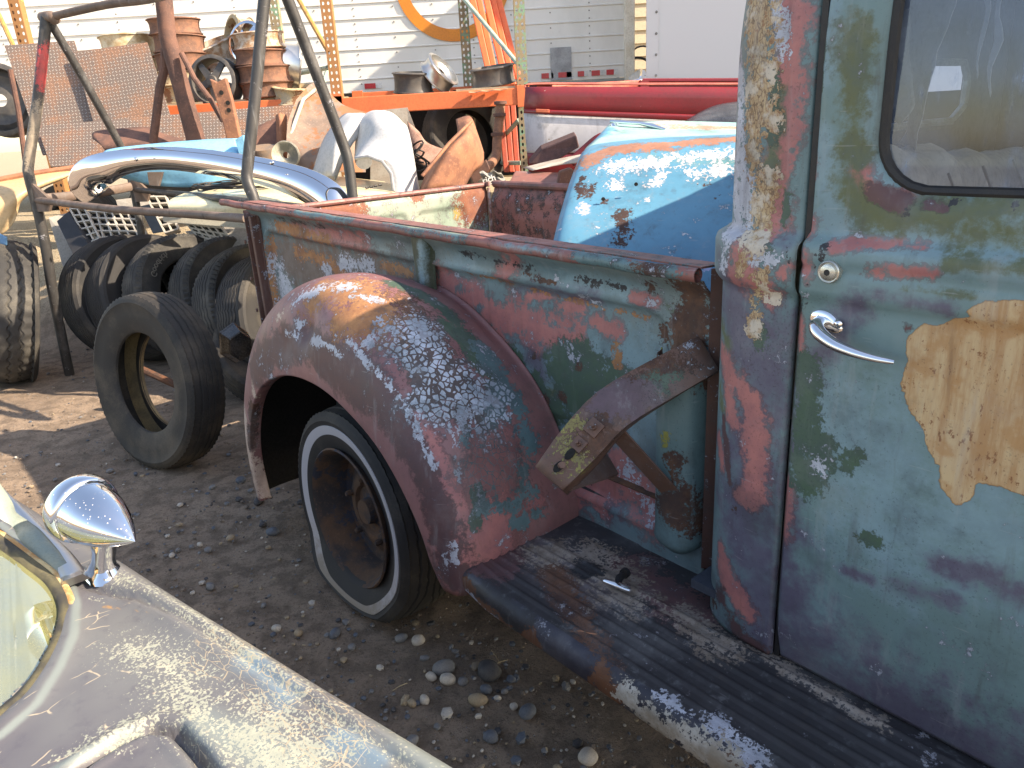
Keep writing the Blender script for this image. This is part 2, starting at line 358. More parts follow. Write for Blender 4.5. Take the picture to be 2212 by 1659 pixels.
def glass(name, tint=(.9, .95, .95), haze=.12, dc=(.42, .42, .40), a=.88):
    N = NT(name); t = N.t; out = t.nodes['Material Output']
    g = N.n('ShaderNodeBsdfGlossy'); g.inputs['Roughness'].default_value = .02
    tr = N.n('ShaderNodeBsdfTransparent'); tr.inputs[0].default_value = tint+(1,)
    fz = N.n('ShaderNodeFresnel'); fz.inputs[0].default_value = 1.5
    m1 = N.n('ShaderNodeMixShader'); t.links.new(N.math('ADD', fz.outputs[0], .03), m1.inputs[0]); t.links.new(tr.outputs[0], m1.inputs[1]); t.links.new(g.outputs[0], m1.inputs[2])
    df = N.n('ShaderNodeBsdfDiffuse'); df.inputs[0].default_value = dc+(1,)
    m2 = N.n('ShaderNodeMixShader'); d = N.add(N.mul(N.ss(N.noise(3, 6, .6), .3, .75), haze), N.mul(N.ss(N.noise(30, 6, .7, N.mapv((1, 1, .3))), .55, .75), haze*.8))
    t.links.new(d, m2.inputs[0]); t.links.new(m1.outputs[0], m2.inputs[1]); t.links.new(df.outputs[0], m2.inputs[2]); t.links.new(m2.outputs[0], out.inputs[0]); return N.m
M_GLASS = glass('dust_and_sky_haze_glass', (.58, .70, .88), .46, (.25, .34, .50))  # bluish dust coat doubles as painted sky reflection on the cab window
def rubber(name, c=(.018, .018, .019), dirt=(.11, .095, .075), am=.45, sc=10):
    N = NT(name); a = N.noise(sc*.5, 5, .6); f = N.noise(sc*14, 4, .7); g = N.ss(N.add(a, N.mul(N.sub(f, .5), .3)), .7-am*.5, 1.0-am*.35)
    geo = N.n('ShaderNodeNewGeometry'); pz = N.xyz(geo.outputs['Position'])[2]
    return N.out(N.mix(N.mul(g, .8), c, dirt), .75, 0, f, .25, .001)
M_TYRE = rubber('old_tyre_rubber', (.020, .020, .021), (.09, .08, .065), .5); M_TYREG = rubber('dusty_tyre_rubber', (.026, .026, .026), (.13, .12, .10), .6)
M_TYREB = rubber('brown_dusty_tyre', (.017, .016, .015), (.10, .078, .055), .62)
def _ww():
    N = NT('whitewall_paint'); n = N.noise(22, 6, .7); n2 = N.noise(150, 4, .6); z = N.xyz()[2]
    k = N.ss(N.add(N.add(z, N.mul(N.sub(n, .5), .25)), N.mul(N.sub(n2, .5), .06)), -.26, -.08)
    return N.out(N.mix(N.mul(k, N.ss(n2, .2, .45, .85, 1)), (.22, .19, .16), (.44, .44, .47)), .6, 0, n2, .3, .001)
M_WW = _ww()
def rusty(name, c=(.12, .05, .025), c2=(.05, .028, .02), c3=None, am=.5, sc=14, rough=.85):
    N = NT(name); a = N.noise(sc, 6, .65, N.warp(.02, 12)); f = N.noise(sc*8, 4, .7)
    col = N.mix(N.ss(a, .4, .6), c, c2); col = N.mix(N.ss(f, .5, .75, 0, .6), col, tuple(x*1.9 for x in c))
    if c3: col = N.mix(N.ss(N.add(N.noise(sc*.6, 6, .7), N.mul(N.sub(f, .5), .3)), .62-am*.3, .66-am*.3), col, c3)
    return N.out(col, rough, 0, N.add(a, N.mul(f, .6)), .5, .003)
M_RIMR = rusty('rusty_wheel_disc', (.10, .055, .032), (.035, .03, .03), (.03, .034, .05), .35, 10)

# ---------------------------------------------------------------- the pickup truck
truck = thing('pickup_truck', 'old pickup truck with patchy teal, pink and rust paint beside a running board', 'pickup truck', M=TM)
BS = .36                              # bed side plane (local y)
RZ0, RZ1 = 1.175, 1.14                # rail height at the rear and at the cab
def railz(x): return RZ0+(RZ1-RZ0)*(x+1.5)/2.45
def bedf(x, z):
    zt = railz(x); d = rr(x, z, -1.33, .80, .50, zt-.10, .07); y = BS+.016*sstep(-d, -.005, .012)
    y -= .008*math.exp(-(d/.009)**2)                                   # rolled bead round the pressed panel
    y -= .035*sstep(z, zt-.075, zt-.01)**2                             # flare up to the rail
    d2 = rr(x, z, -1.2, .72, .40, .70, .05); y += .005*sstep(-d2, -.01, .01)-.004*math.exp(-(d2/.008)**2)*(z > .5)
    y += .003*noise.noise(Vector((x*3, z*3, 1)))
    return (x, y, z)
side = sheet('bed_side', fr(-1.40, .905, .011), fr(.40, 1.135, .0105), lambda x, z: bedf(x, .40+(z-.40)*(railz(x)-.012-.40)/(1.135-.40)), M_BED, truck, t=.002)
SS = [
 ('pink', [(640, 500), (720, 510), (790, 530)], 20, 14), ('orust', [(600, 488), (660, 505), (710, 520)], 9, 5), ('orust', [(590, 530), (585, 600), (600, 660)], 14, 10), ('orust', [(640, 545), (700, 560), (745, 590)], 10, 6), ('orust', [(830, 575), (890, 592)], 9, 5), ('orust', [(820, 600), (880, 640)], 10, 8),
 ('brown', [(620, 560), (700, 600), (800, 620), (880, 640)], 44, 16), ('brown', [(600, 530), (760, 560), (890, 600)], 16, 12), ('brown', [(1000, 690), (1060, 800), (1130, 900)], 14, 14), ('brown', [(1440, 900), (1440, 1000)], 8, 10), ('white', [(605, 590), (625, 640), (615, 690)], 19, 12), ('dark', [(590, 700), (700, 680)], 4, 8), ('white', [(708, 590)], 12, 7), ('white', [(740, 565), (800, 580)], 10, 12), ('white', [(905, 560)], 5, 6),
 ('pink', [(960, 600), (990, 650), (1030, 640)], 26, 16), ('pink', [(1060, 680), (1130, 690), (1180, 720), (1240, 735)], 34, 18), ('pink', [(1090, 590), (1110, 560)], 22, 14), ('pink', [(1290, 700), (1330, 715)], 18, 10), ('pink', [(1210, 660), (1260, 665)], 12, 10), ('pink', [(1370, 640), (1420, 650)], 10, 10), ('pink', [(1080, 730), (1100, 760)], 20, 14), ('pink', [(1140, 640), (1200, 640)], 9, 8),
 ('blue', [(1230, 610), (1400, 640)], 20, 30), ('blue', [(1290, 760), (1400, 780)], 50, 30), ('blue', [(970, 570), (1040, 590)], 18, 20), ('blue', [(1360, 860), (1420, 900)], 40, 30), ('purp', [(1150, 770), (1170, 800)], 24, 20), ('purp', [(1120, 620), (1300, 650)], 14, 14),
 ('teal', [(1100, 590), (1160, 610), (1200, 640)], 22, 8), ('teal', [(1220, 625), (1290, 640)], 10, 6), ('teal', [(1150, 680), (1200, 690)], 7, 7), ('teal', [(1120, 720), (1180, 740)], 9, 6), ('teal', [(1440, 640), (1470, 660)], 14, 6),
 ('green', [(1110, 770), (1125, 830), (1140, 850)], 20, 8), ('green', [(1210, 790), (1260, 780), (1300, 830), (1240, 860)], 34, 12), ('green', [(1160, 860), (1200, 880)], 24, 12), ('green', [(1330, 800), (1360, 820)], 14, 8), ('olive', [(1190, 850), (1280, 850)], 20, 14), ('green', [(1155, 820), (1190, 900)], 16, 10),
 ('rust', [(1250, 792)], 7, 3), ('rust', [(1216, 858)], 9, 4), ('rust', [(1180, 860), (1178, 880)], 6, 4), ('rust', [(1153, 770)], 4, 3), ('rust', [(1090, 760), (1085, 790)], 8, 7), ('orust', [(1330, 745), (1335, 790)], 8, 6), ('rust', [(1000, 690), (1040, 730), (1070, 790)], 8, 8), ('rust', [(1410, 620)], 10, 8),
 ('white', [(1090, 750), (1100, 800)], 4, 5), ('rust', [(1130, 590), (1200, 615)], 3, 3), ('white', [(1200, 600), (1300, 660)], 2.5, 4), ('orust', [(1000, 585), (1100, 610), (1200, 640), (1400, 685)], 2.5, 4),
 ('rust', [(1490, 620), (1500, 700), (1480, 760)], 32, 12), ('rust', [(1440, 720), (1460, 700)], 12, 10), ('olive', [(1440, 655), (1465, 690)], 7, 6), ('dark', [(1000, 545), (1060, 560), (1150, 580)], 5, 10), ('dark', [(1250, 600), (1350, 622)], 5, 10), ('dark', [(600, 470), (700, 490)], 3, 8),
 ('pink', [(1270, 1050), (1340, 1020), (1400, 1080)], 50, 20), ('purp', [(1260, 1060), (1330, 1080), (1300, 1000)], 34, 30), ('white', [(1360, 1020), (1410, 1100)], 8, 26), ('rust', [(1450, 1100)], 16, 10), ('dark', [(1250, 1010), (1290, 990)], 20, 14), ('blue', [(1350, 940)], 40, 26)]
paint(side, SS)
# rolled rail: an open tube with a flat inner lip
b = MB(); pts = [(-1.62+.06*i, BS-.047+.002*sin(i*.9), railz(-1.62+.06*i)+.0015*sin(i*1.7)) for i in range(43)]; pts = [p for p in pts if p[0] < .94]
b.tube(pts, .0145, 16, cap=False); b.tube([(p[0], p[1], p[2]) for p in pts], .0120, 16, cap=False)
b.slab([(-1.4, BS-.035, railz(-1.4)+.016), (.9, BS-.035, railz(.9)+.016), (.9, BS+.035, railz(.9)+.012), (-1.4, BS+.035, railz(-1.4)+.012)], (0, 0, -.004))
rail = b.build('bed_rail', M_RAIL, truck)
# stake bracket pressed on the side
def stake(x0, x1, z0, z1, nm, m, dep=.035):
    rows = []
    for i in range(13):
        t = i/12; z = z1+(z0-z1)*t; wd = (x1-x0)*(1-.25*sstep(t, 0, .5)) * (1 if t < .86 else sqrt(max(.02, 1-((t-.86)/.14)**2))); c = (x0+x1)/2
        dp = dep*(1 if t < .86 else sqrt(max(.02, 1-((t-.86)/.14)**2)))
        rows.append([(c-wd*.62, BS-.002, z), (c-wd*.5, BS-.004, z), (c-wd*.40, BS-dp, z), (c, BS-dp*1.12, z), (c+wd*.40, BS-dp, z), (c+wd*.5, BS-.004, z), (c+wd*.62, BS-.002, z)])
    return shell(nm, rows, m, truck, .002, 3, 3)
br = stake(-.155, -.075, .875, 1.145, 'stake_bracket', patina('olive_bracket_paint', (.05, .06, .025), (.035, .05, .03), lay('blue', 'teal', 'rust', 'white'), .5, 1.4), .03)
paint(br, [('blue', [(910, 530), (912, 600)], 8, 8), ('white', [(922, 715)], 8, 6)])
# rear corner post
b = MB(); b.slab([(-1.45, BS-.03, .50), (-1.405, BS-.045, .50), (-1.40, BS-.045, 1.12), (-1.44, BS-.03, 1.15)], (0, .05, 0)); b.slab([(-1.365, BS-.04, .52), (-1.345, BS-.04, .52), (-1.345, BS-.04, 1.13), (-1.37, BS-.04, 1.13)], (0, .04, 0))
b.slab([(-1.42, BS-.012, .5), (-1.34, BS-.012, .5), (-1.34, BS-.012, 1.14), (-1.42, BS-.012, 1.14)], (0, .012, 0))
b.build('corner_post', M_POST, truck, bevel=.003, smooth=False)
for z in (.72, .86, 1.02): MB().lathe([(0, 0), (.008, 0), (.008, -.006), (0, -.008)], 8, Matrix.Translation((-1.425, BS-.045, z))).build('bolt', M_POST, truck)
# front corner post (round-cornered channel) of the bed
rows = [[(.775, BS, z), (.785, BS-.012, z), (.80, BS-.045, z), (.835, BS-.058, z), (.875, BS-.052, z), (.893, BS-.03, z), (.90, BS+.02, z)] for z in (.50, .515, .56, .68, .78, .88, .96)]
rows[0] = [(x*.5+.84*.5, y*.5+(BS-.005)*.5, .485) for x, y, z in rows[0]]
fpost = shell('front_post', rows, patina('post_teal_paint', (.12, .20, .215), (.10, .17, .18), [LP['green'], LP['blue'], amb('rust', .12), LP['dark'], ('yel', (.30, .30, .05), (.22, .2, .05), .05, .6, .4, .6, .1, 0)], .45, 1.2), truck, .003, 4, 4)
paint(fpost, [('rust', [(1500, 620), (1510, 760)], 45, 12), ('rust', [(1450, 1100), (1520, 1115)], 26, 14), ('rust', [(1470, 1065)], 18, 8), ('yel', [(1440, 950)], 12, 8), ('yel', [(1485, 610), (1480, 650)], 8, 8), ('rust', [(1455, 1000)], 14, 10)])
# bed: far side, head panel, floor, tailgate
BW = 1.65
def farf(x, z):
    y = BW-.012*sstep(-rr(x, z, -1.2, .3, .66, 1.0, .06), -.006, .01)+.03*sstep(z, 1.05, 1.12); return (x, y, z)
M_BEDIN = patina('bed_inner_paint', (.33, .12, .10), (.25, .09, .08), [amb('green', .40), amb('olive', .26), amb('rust', .40), amb('white', .12)], .6, 1.2, .3)
o = sheet('bed_far_side', fr(-1.40, .905, .03), fr(.55, 1.12, .02), farf, M_BEDIN, truck, t=.002)
MB().tube([(-1.4, BW+.03, 1.135), (.9, BW+.03, 1.12)], .0185, 10).build('bed_rail', M_RAIL, truck)
sheet('bed_head_panel', fr(BS+.01, BW, .04), fr(.5, 1.14, .04), lambda y, z: (.905, y, z), M_BEDIN, truck, t=.003)
sheet('bed_floor', fr(-1.4, .9, .1), fr(BS, BW, .1), lambda x, y: (x, y, .58+.004*sin(y*60)), rusty('rusty_bed_floor'), truck, t=.004)
def tgf(y, z):
    k = 0
    for (a, c) in ((BS+.10, BS+.40), (BS+.46, BS+.76), (BS+.82, BS+1.12)): k = max(k, sstep(-rr(y, z, a, c, .7, 1.045, .035), -.004, .008))
    return (-1.405-.012*k-.01*sstep(z, 1.10, 1.13), y, z)
paint(rail, [('teal', [(850, 480), (1000, 505)], 10, 8), ('teal', [(1260, 560), (1420, 585), (1520, 600)], 12, 10), ('rust', [(1400, 575), (1530, 592)], 8, 8), ('blue', [(1080, 528), (1200, 545)], 4, 6), ('teal', [(640, 455), (760, 472)], 4, 6)])
M_TG = patina('tailgate_paint', (.22, .30, .24), (.30, .34, .28), [amb('blue', .1), amb('rust', .30)[:1]+((.24, .09, .05), (.17, .06, .04))+amb('rust', .30)[3:], ('yel', (.40, .30, .05), (.3, .2, .05), .05, .7, .4, .7, .1, .02), amb('white', .14)], .5, 1.3, .2)
tg = sheet('tailgate', fr(BS+.02, BW-.02, .012), fr(.6, 1.13, .012), tgf, M_TG, truck, t=.003)
paint(tg, [('rust', [(690, 445), (760, 425)], 26, 8), ('rust', [(1045, 415), (1020, 440)], 24, 10), ('yel', [(985, 460)], 8, 8), ('rust', [(620, 470), (760, 460)], 20, 8), ('rust', [(900, 420)], 8, 6)])
MB().tube([(-1.41, BS+.02, 1.14), (-1.41, BW, 1.135)], .012, 8).build('tailgate_rim', M_RAIL, truck)
b = MB(); b.tube([(-1.39, BW-.02, 1.12), (-1.385, BW-.02, .8)], .008, 8); b.tube([(-1.39, BW-.02, 1.13), (-1.39, BW-.02, 1.15)], .014, 8); b.build('gate_chain_rod', plain('worn_white_rod', (.45, .40, .38), (.25, .10, .08), 30, .5), truck)
# frame sill below the bed, and chassis
MB().slab([(.9055, BS-.012, .46), (.950, BS+.03, .46), (.950, BS+.03, 1.15), (.9055, BS-.012, 1.15)], (0, .006, 0)).build('end_flange', M_POST, truck, smooth=False)
b = MB(); b.slab([(.38, BS+.015, .44), (.93, BS+.015, .43), (.93, BS+.015, .50), (.38, BS+.015, .52)], (0, .06, 0)); b.build('bed_sill', patina('sill_rust', (.035, .028, .028), (.02, .02, .025), [amb('maroon', .25), amb('rust', .2)], .7), truck, bevel=.004, smooth=False)
b = MB(); b.box((.3, .75, .40), (2.2, .03, .06)); b.box((.3, 1.35, .40), (2.2, .03, .06)); b.tube([(-.17, .15, .33), (-.17, 1.6, .33)], .04, 10); b.build('chassis_frame', M_DARK, truck, smooth=False)

# --- rear fender
OFFS = -1
FC = (-.165, .30)
def foran(ph):
    c, s = cos(ph), sin(ph)
    rx = .68 if c > 0 else .74; rz = .745
    Ro = 1/sqrt((c/rx)**2+(s/rz)**2); rx2, rz2 = (.575, .475) if c > 0 else (.60, .475); Ri = 1/sqrt((c/rx2)**2+(s/rz2)**2)
    return Ro, Ri
SEC = [(-.372, .80, 1), (-.355, .765, 1), (-.31, .85, 1), (-.25, .935, 1), (-.18, .99, 1), (-.115, 1.0, 1), (-.055, .95, 1), (-.005, .82, 1), (.025, .62, 1), (.04, .38, 1), (.047, .15, 1), (.048, .03, 1), (.046, 0, 1), (.03, -.01, 1), (.012, .0, 1)]
rows = []
NPH = 45
for i in range(NPH):
    ph = radians(5.5)+radians(187)*i/(NPH-1); Ro, Ri = foran(ph); c, s = cos(ph), sin(ph); row = []
    fl = sstep(-s, -.25, .12)*(c > 0)           # front foot spreads to the running board
    rt = sstep(-s, -.35, .12)*(c < 0)
    for n, m, _ in SEC:
        m2 = m if m > .5 else m
        if m > .5 and n < -.2: m2 = m+(1-m)*.75*sstep(c, .45, .9)+(1-m)*.4*sstep(-c, .5, .95)
        R = Ri+m2*(Ro-Ri); x = FC[0]+R*c; z = FC[1]+R*s; y = -n
        if c > 0:
            y += .03*fl*(1-m); x = x*(1-fl*.5)+fl*.5*(.30+.17*(n+.37)/.42+ .0)+ .05*fl*(1-abs(2*m-1))
        if c < 0: y += .0*rt; z -= .0
        # knocks
        y += .004*noise.noise(Vector((x*5, z*5, n*9)))
        row.append((x, y, z))
    rows.append(row)
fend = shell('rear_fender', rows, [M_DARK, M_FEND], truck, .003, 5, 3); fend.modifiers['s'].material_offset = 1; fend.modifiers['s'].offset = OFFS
# the dent in the crown
V = getV(fend); q = Vector(tn(715, 690, -.06)); dd = np.hypot(V[:, 0]-q[0], V[:, 2]-q[2])
V[:, 1] += .030*np.exp(-(dd/.055)**2); V[:, 2] -= .016*np.exp(-(dd/.045)**2); q2 = Vector(tn(640, 740, 0)); dd = np.hypot((V[:, 0]-q2[0])*.8, V[:, 2]-q2[2]); V[:, 1] += .010*np.exp(-(dd/.05)**2)
q = Vector(tn(1060, 980, -.08)); dd = np.sqrt(((V[:, 0]-q[0])/.075)**2+((V[:, 2]-q[2])/.12)**2+((V[:, 1]-.08)/.2)**2)
V[:, 0] -= .018*np.clip(1-dd**6, 0, 1); V[:, 1] += .010*np.clip(1-dd**6, 0, 1)
fend.data.vertices.foreach_set('co', V.reshape(-1)); fend.data.update()
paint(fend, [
 ('maroon', [(1000, 1240), (965, 1130), (925, 1000), (860, 900), (780, 810), (700, 755), (640, 735), (590, 760), (550, 800)], 42, 7),
 ('maroon', [(1010, 1230), (985, 1130), (950, 1020)], 30, 8), ('maroon', [(690, 760), (780, 840)], 40, 6),
 ('rust', [(830, 640), (900, 760), (920, 860)], 26, 16), ('rust', [(890, 700), (960, 830)], 22, 20), ('rust', [(860, 650), (960, 760), (1010, 900)], 28, 16),
 ('green', [(850, 615), (930, 650), (1000, 720), (1070, 830)], 20, 10), ('green', [(960, 700), (1040, 800)], 22, 10), ('teal', [(1040, 760), (1110, 870), (1140, 960)], 22, 10),
 ('crk', [(890, 720), (950, 800), (1010, 850), (1050, 900)], 52, 22), ('crk', [(930, 870), (990, 830), (1060, 860)], 48, 18), ('white', [(905, 720)], 16, 14), ('white', [(820, 690), (850, 720)], 7, 5),
 ('orust', [(680, 640), (760, 622), (810, 665), (840, 700)], 40, 10), ('orust', [(740, 690), (820, 700)], 36, 10), ('white', [(770, 640), (820, 650)], 5, 8), ('white', [(800, 740), (830, 715)], 7, 5), ('white', [(640, 650), (700, 622), (760, 620)], 8, 9),  # orange rust on the crown, stroked heavily to paint in its sunlit patch
 ('white', [(755, 735), (800, 790), (870, 860), (905, 930)], 3.5, 5), ('white', [(620, 720), (700, 740), (740, 770)], 3, 5), ('white', [(900, 930), (940, 1010)], 4, 5),
 ('pink', [(1065, 940), (1065, 1040)], 56, 8), ('teal', [(1040, 900), (1090, 905)], 26, 16), ('white', [(992, 1030), (984, 970), (996, 905), (1040, 868), (1080, 872)], 4, 5), ('teal', [(1125, 900), (1135, 980), (1120, 1060)], 8, 8), ('teal', [(1040, 1100), (1100, 1090), (1150, 1060)], 14, 9), ('crl', [(1062, 1000)], 66, 9), ('crk', [(1030, 860), (1090, 900)], 20, 12),
 ('white', [(985, 960), (1000, 900), (1050, 870)], 7, 7), ('white', [(975, 930), (990, 1010)], 4, 5), ('teal', [(1000, 960), (1010, 880), (1080, 870)], 16, 8),
 ('pink', [(1080, 1120), (1050, 1180)], 44, 16), ('pink', [(1150, 1080)], 26, 10), ('green', [(1030, 1060), (1030, 1130)], 12, 6), ('teal', [(1110, 1130), (1170, 1110)], 12, 8),
 ('white', [(985, 1180), (985, 1215)], 3.5, 4), ('pink', [(900, 890), (960, 1000), (1000, 1110)], 14, 9),
 ('cream', [(530, 900), (538, 980), (575, 1050)], 22, 8), ('cream', [(545, 780), (525, 860)], 8, 6), ('cream', [(600, 690), (700, 625)], 5, 6), ('white', [(650, 700)], 6, 8), ('rust', [(545, 870), (540, 960)], 9, 8)])
# --- tail lamp bucket on the far side of the fender
b = MB(); Mx = Matrix.Translation(tn(512, 735, -.2))
C0 = Vector(TNP(*tn(508, 742, -.28)))
hx = [(cos(a)*.075, sin(a)*.095) for a in [radians(20+i*60) for i in range(6)]]
b.add([C0+Vector((0, x, z)) for x, z in hx]+[C0+Vector((.07, x*.8, z*.75)) for x, z in hx]+[C0+Vector((-.012, x*1.1, z*1.1)) for x, z in hx], [(0, 1, 7, 6), (1, 2, 8, 7), (2, 3, 9, 8), (3, 4, 10, 9), (4, 5, 11, 10), (5, 0, 6, 11), (6, 7, 8, 9, 10, 11), (12, 13, 1, 0), (13, 14, 2, 1), (14, 15, 3, 2), (15, 16, 4, 3), (16, 17, 5, 4), (17, 12, 0, 5), (17, 16, 15, 14, 13, 12)])
b.build('tail_lamp', plain('black_lamp_housing', (.02, .019, .018), (.07, .05, .035), 12, .25, coat=.5), truck, smooth=False, bevel=.006)

# --- wheel
def tyre_mesh(R, wd, rr_, rib=5, lug=0, zig=.0015, gd=.007, notch=0, n=160, flat=0, crown=.012):
    """tyre round local Y: carcass with circumferential grooves, shoulder notches"""
    sw = wd*.5; P = []
    hb = rr_; P += [(hb-.004, -sw*.62), (hb, -sw*.72), (hb+.012, -sw*.80)]
    for k in range(1, 9):
        a = k/9*pi*.5; P.append((hb+.02+(R-.022-hb-.02)*sin(a)**1.05 if k < 9 else 0, -sw*(.80+.22*sin(a*1.35))-(.0035 if k in (2, 6) else 0)))
    P.append((R-.016, -sw*.93)); P.append((R-.007, -sw*.86))
    tw = sw*.80; m = rib*6
    for i in range(m+1):
        x = -tw+2*tw*i/m; g = gd if (i % 6 in (0,) and 0 < i < m) else 0; P.append((R-crown*(x/tw)**2-g, x))
    Q = P[:13][::-1]; P += [(r, -h) for r, h in Q]
    mb = MB(); K = len(P)
    def wob(a, k, r, h):
        if 13 <= k <= K-14: h += zig*(1 if int(a/(2*pi)*n) % 4 < 2 else -1)
        if notch and (9 <= k <= 12 or K-13 <= k <= K-10) and int(round(a/(2*pi)*n)) % 2: r -= notch
        return r, h
    mb.lathe(P, n, None, 0, False, wob)
    # inner liner
    mb.lathe([(hb-.004, -sw*.62), (hb+.015, -sw*.66), (hb+.07, -sw*.88), (R-.05, -sw*.8), (R-.035, 0), (R-.05, sw*.8), (hb+.07, sw*.88), (hb+.015, sw*.66), (hb-.004, sw*.62)][::-1], 48)
    return mb
wheel_M = Matrix.Translation((FC[0], .085, .302)) @ Matrix.Rotation(radians(-2), 4, 'X')
tb = tyre_mesh(.352, .165, .215, 5, 0, .0015, .006, .004)
V = [wheel_M @ v for v in tb.v]
def squash(v):
    if v.z < .06: v.z = .06-(.06-v.z)*.50
    v.y += (-1 if v.y < .085 else 1)*.030*sstep(.17-v.z, 0, .13); return v
for v in V: squash(v)
tb.v = V; wheel = tb.build('wheel', M_TYRE, truck); wheel.name = 'tyre'
whe = bpy.data.objects.new('wheel', None); COL.objects.link(whe); whe.parent = truck; wheel.parent = whe
b = MB(); b.lathe([(.300, -.0835+.012), (.300, -.0905+.004), (.2655, -.0925+.004), (.2655, -.085+.004)], 96, None)
# follow the sidewall
ww = MB()
pr = [(.2705, 0), (.278, 0), (.285, 0), (.293, 0), (.3005, 0)]
prof = []
sw = .0825
for r, _ in pr:
    best = None
    for k in range(0, 91):
        a = k/90*pi*.5; R_ = .215+.02+(.352-.022-.215-.02)*sin(a)**1.05; hh = -sw*(.80+.22*sin(a*1.35))
        if best is None or abs(R_-r) < best[0]: best = (abs(R_-r), hh)
    prof.append((r, best[1]-.0022))
ww.lathe([(prof[0][0]-.001, prof[0][1]+.004)]+prof+[(prof[-1][0]+.001, prof[-1][1]+.004)], 120)
ww.v = [wheel_M @ v for v in ww.v]
for v in ww.v: squash(v)
# origin at the hub so the grime follows the wheel
for v in ww.v: v -= Vector((FC[0], .085, .302))
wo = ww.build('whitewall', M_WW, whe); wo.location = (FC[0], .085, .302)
b = MB()
b.lathe([(.212, -.062), (.226, -.074), (.229, -.080), (.224, -.084), (.217, -.078), (.211, -.066), (.205, -.045), (.196, -.030), (.190, .0), (.186, .022), (.16, .030), (.145, .022), (.120, .004), (.10, -.004), (.085, -.002), (.078, .01), (.06, .012), (.045, .006), (.040, -.02), (.0, -.022)], 72)
b.v = [wheel_M @ v for v in b.v]; b.build('rim', M_RIMR, whe)
for k in range(5):
    a = radians(20+72*k); MB().lathe([(0, -.022), (.007, -.022), (.010, -.016), (.010, 0)], 6, wheel_M @ Matrix.Translation((.105*cos(a), -.004, .105*sin(a)))).build('wheel_nut', M_RIMR, whe, smooth=False)
b = MB(); b.lathe([(.23, .9), (.352, .88), (.352, 1.05), (.23, 1.05)], 40, Matrix.Translation((FC[0], .45, .32))); b.build('far_tyre', M_TYRE, truck)
# inner wheel well
b = MB()
vs = []; fs = []
for i in range(25):
    a = radians(-12)+radians(204)*i/24; Ro, Ri = foran(a); R = Ri+.6*(Ro-Ri)
    vs += [(FC[0]+R*cos(a)*.98, .35, FC[1]+R*sin(a)*.97), (FC[0]+R*cos(a)*.98, .62, FC[1]+R*sin(a)*.97)]
fs = [(2*i, 2*i+2, 2*i+3, 2*i+1) for i in range(24)]
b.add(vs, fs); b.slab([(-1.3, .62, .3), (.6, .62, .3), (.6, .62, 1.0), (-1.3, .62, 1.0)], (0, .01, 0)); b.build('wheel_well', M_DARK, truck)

# --- running board
def brdz(x, y):                      # y local, outer edge is negative
    z = .432
    for k in range(7):
        c = .015+.032*k; z += .0045*math.exp(-((y-c)/.0045)**2)
    z -= .004*sstep(y, .21, .235)
    z += .0012*noise.noise(Vector((x*8, y*8, 0)))
    z += .02*sstep(y, .36, .46)
    return z
def brdf(x, y):
    e = sstep(x, .36, .50)
    if y < -.005:                     # rolled edge
        t = (y+.005)/(-.07); t = min(1, t); a = t*pi*.62
        yy = -.005-.030*sin(a); zz = brdz(x, -.005)-.030*(1-cos(a))-.012*max(0, t-.75)*4
        p = (x, yy, zz)
    else: p = (x, y, brdz(x, y))
    # round front-left corner
    x_, y_, z_ = p
    if x < .62: k = (1-sstep(x, .44, .62)); y_ = y_ + k*.02*(1-sstep(y_, .0, .1)); z_ -= .004*k
    return (x_, y_, z_)
ys = [-.078+.0045*i for i in range(18)]+fr(.003, .245, .0035)+fr(.255, .46, .012)
brd = sheet('running_board', fr(.40, 2.25, .013), ys, brdf, [M_BOARD], truck)
brd.data.materials.append(M_BOARDE)
for p in brd.data.polygons:
    if p.center.y < -.008: p.material_index = 1
so = brd.modifiers.new('s', 'SOLIDIFY'); so.thickness = .003; so.offset = 1
paint(brd, [
 ('rust', [(1060, 1330), (1130, 1390), (1200, 1430)], 26, 5), ('rust', [(1200, 1430), (1330, 1500)], 22, 5), ('rust', [(1560, 1650), (1700, 1740)], 26, 5), ('rust', [(1020, 1300)], 10, 5),
 ('tan', [(1340, 1500), (1430, 1570), (1560, 1640)], 20, 12), ('white', [(1420, 1500), (1480, 1540)], 9, 8), ('white', [(1540, 1570), (1640, 1640)], 15, 12), ('white', [(1075, 1335), (1140, 1385)], 3, 4), ('white', [(1560, 1590)], 14, 8),
 ('tan', [(1180, 1200), (1280, 1200), (1350, 1290)], 30, 30), ('tan', [(1480, 1330), (1560, 1400)], 20, 24), ('tan', [(1640, 1400), (1750, 1480), (1900, 1560)], 10, 14), ('purp', [(1150, 1180), (1300, 1290)], 40, 30), ('maroon', [(1080, 1210), (1040, 1250)], 40, 20), ('maroon', [(1350, 1230), (1500, 1330)], 40, 30),
 ('dark', [(1270, 1230)], 26, 12), ('dark', [(1050, 1275), (1120, 1330)], 25, 10)])

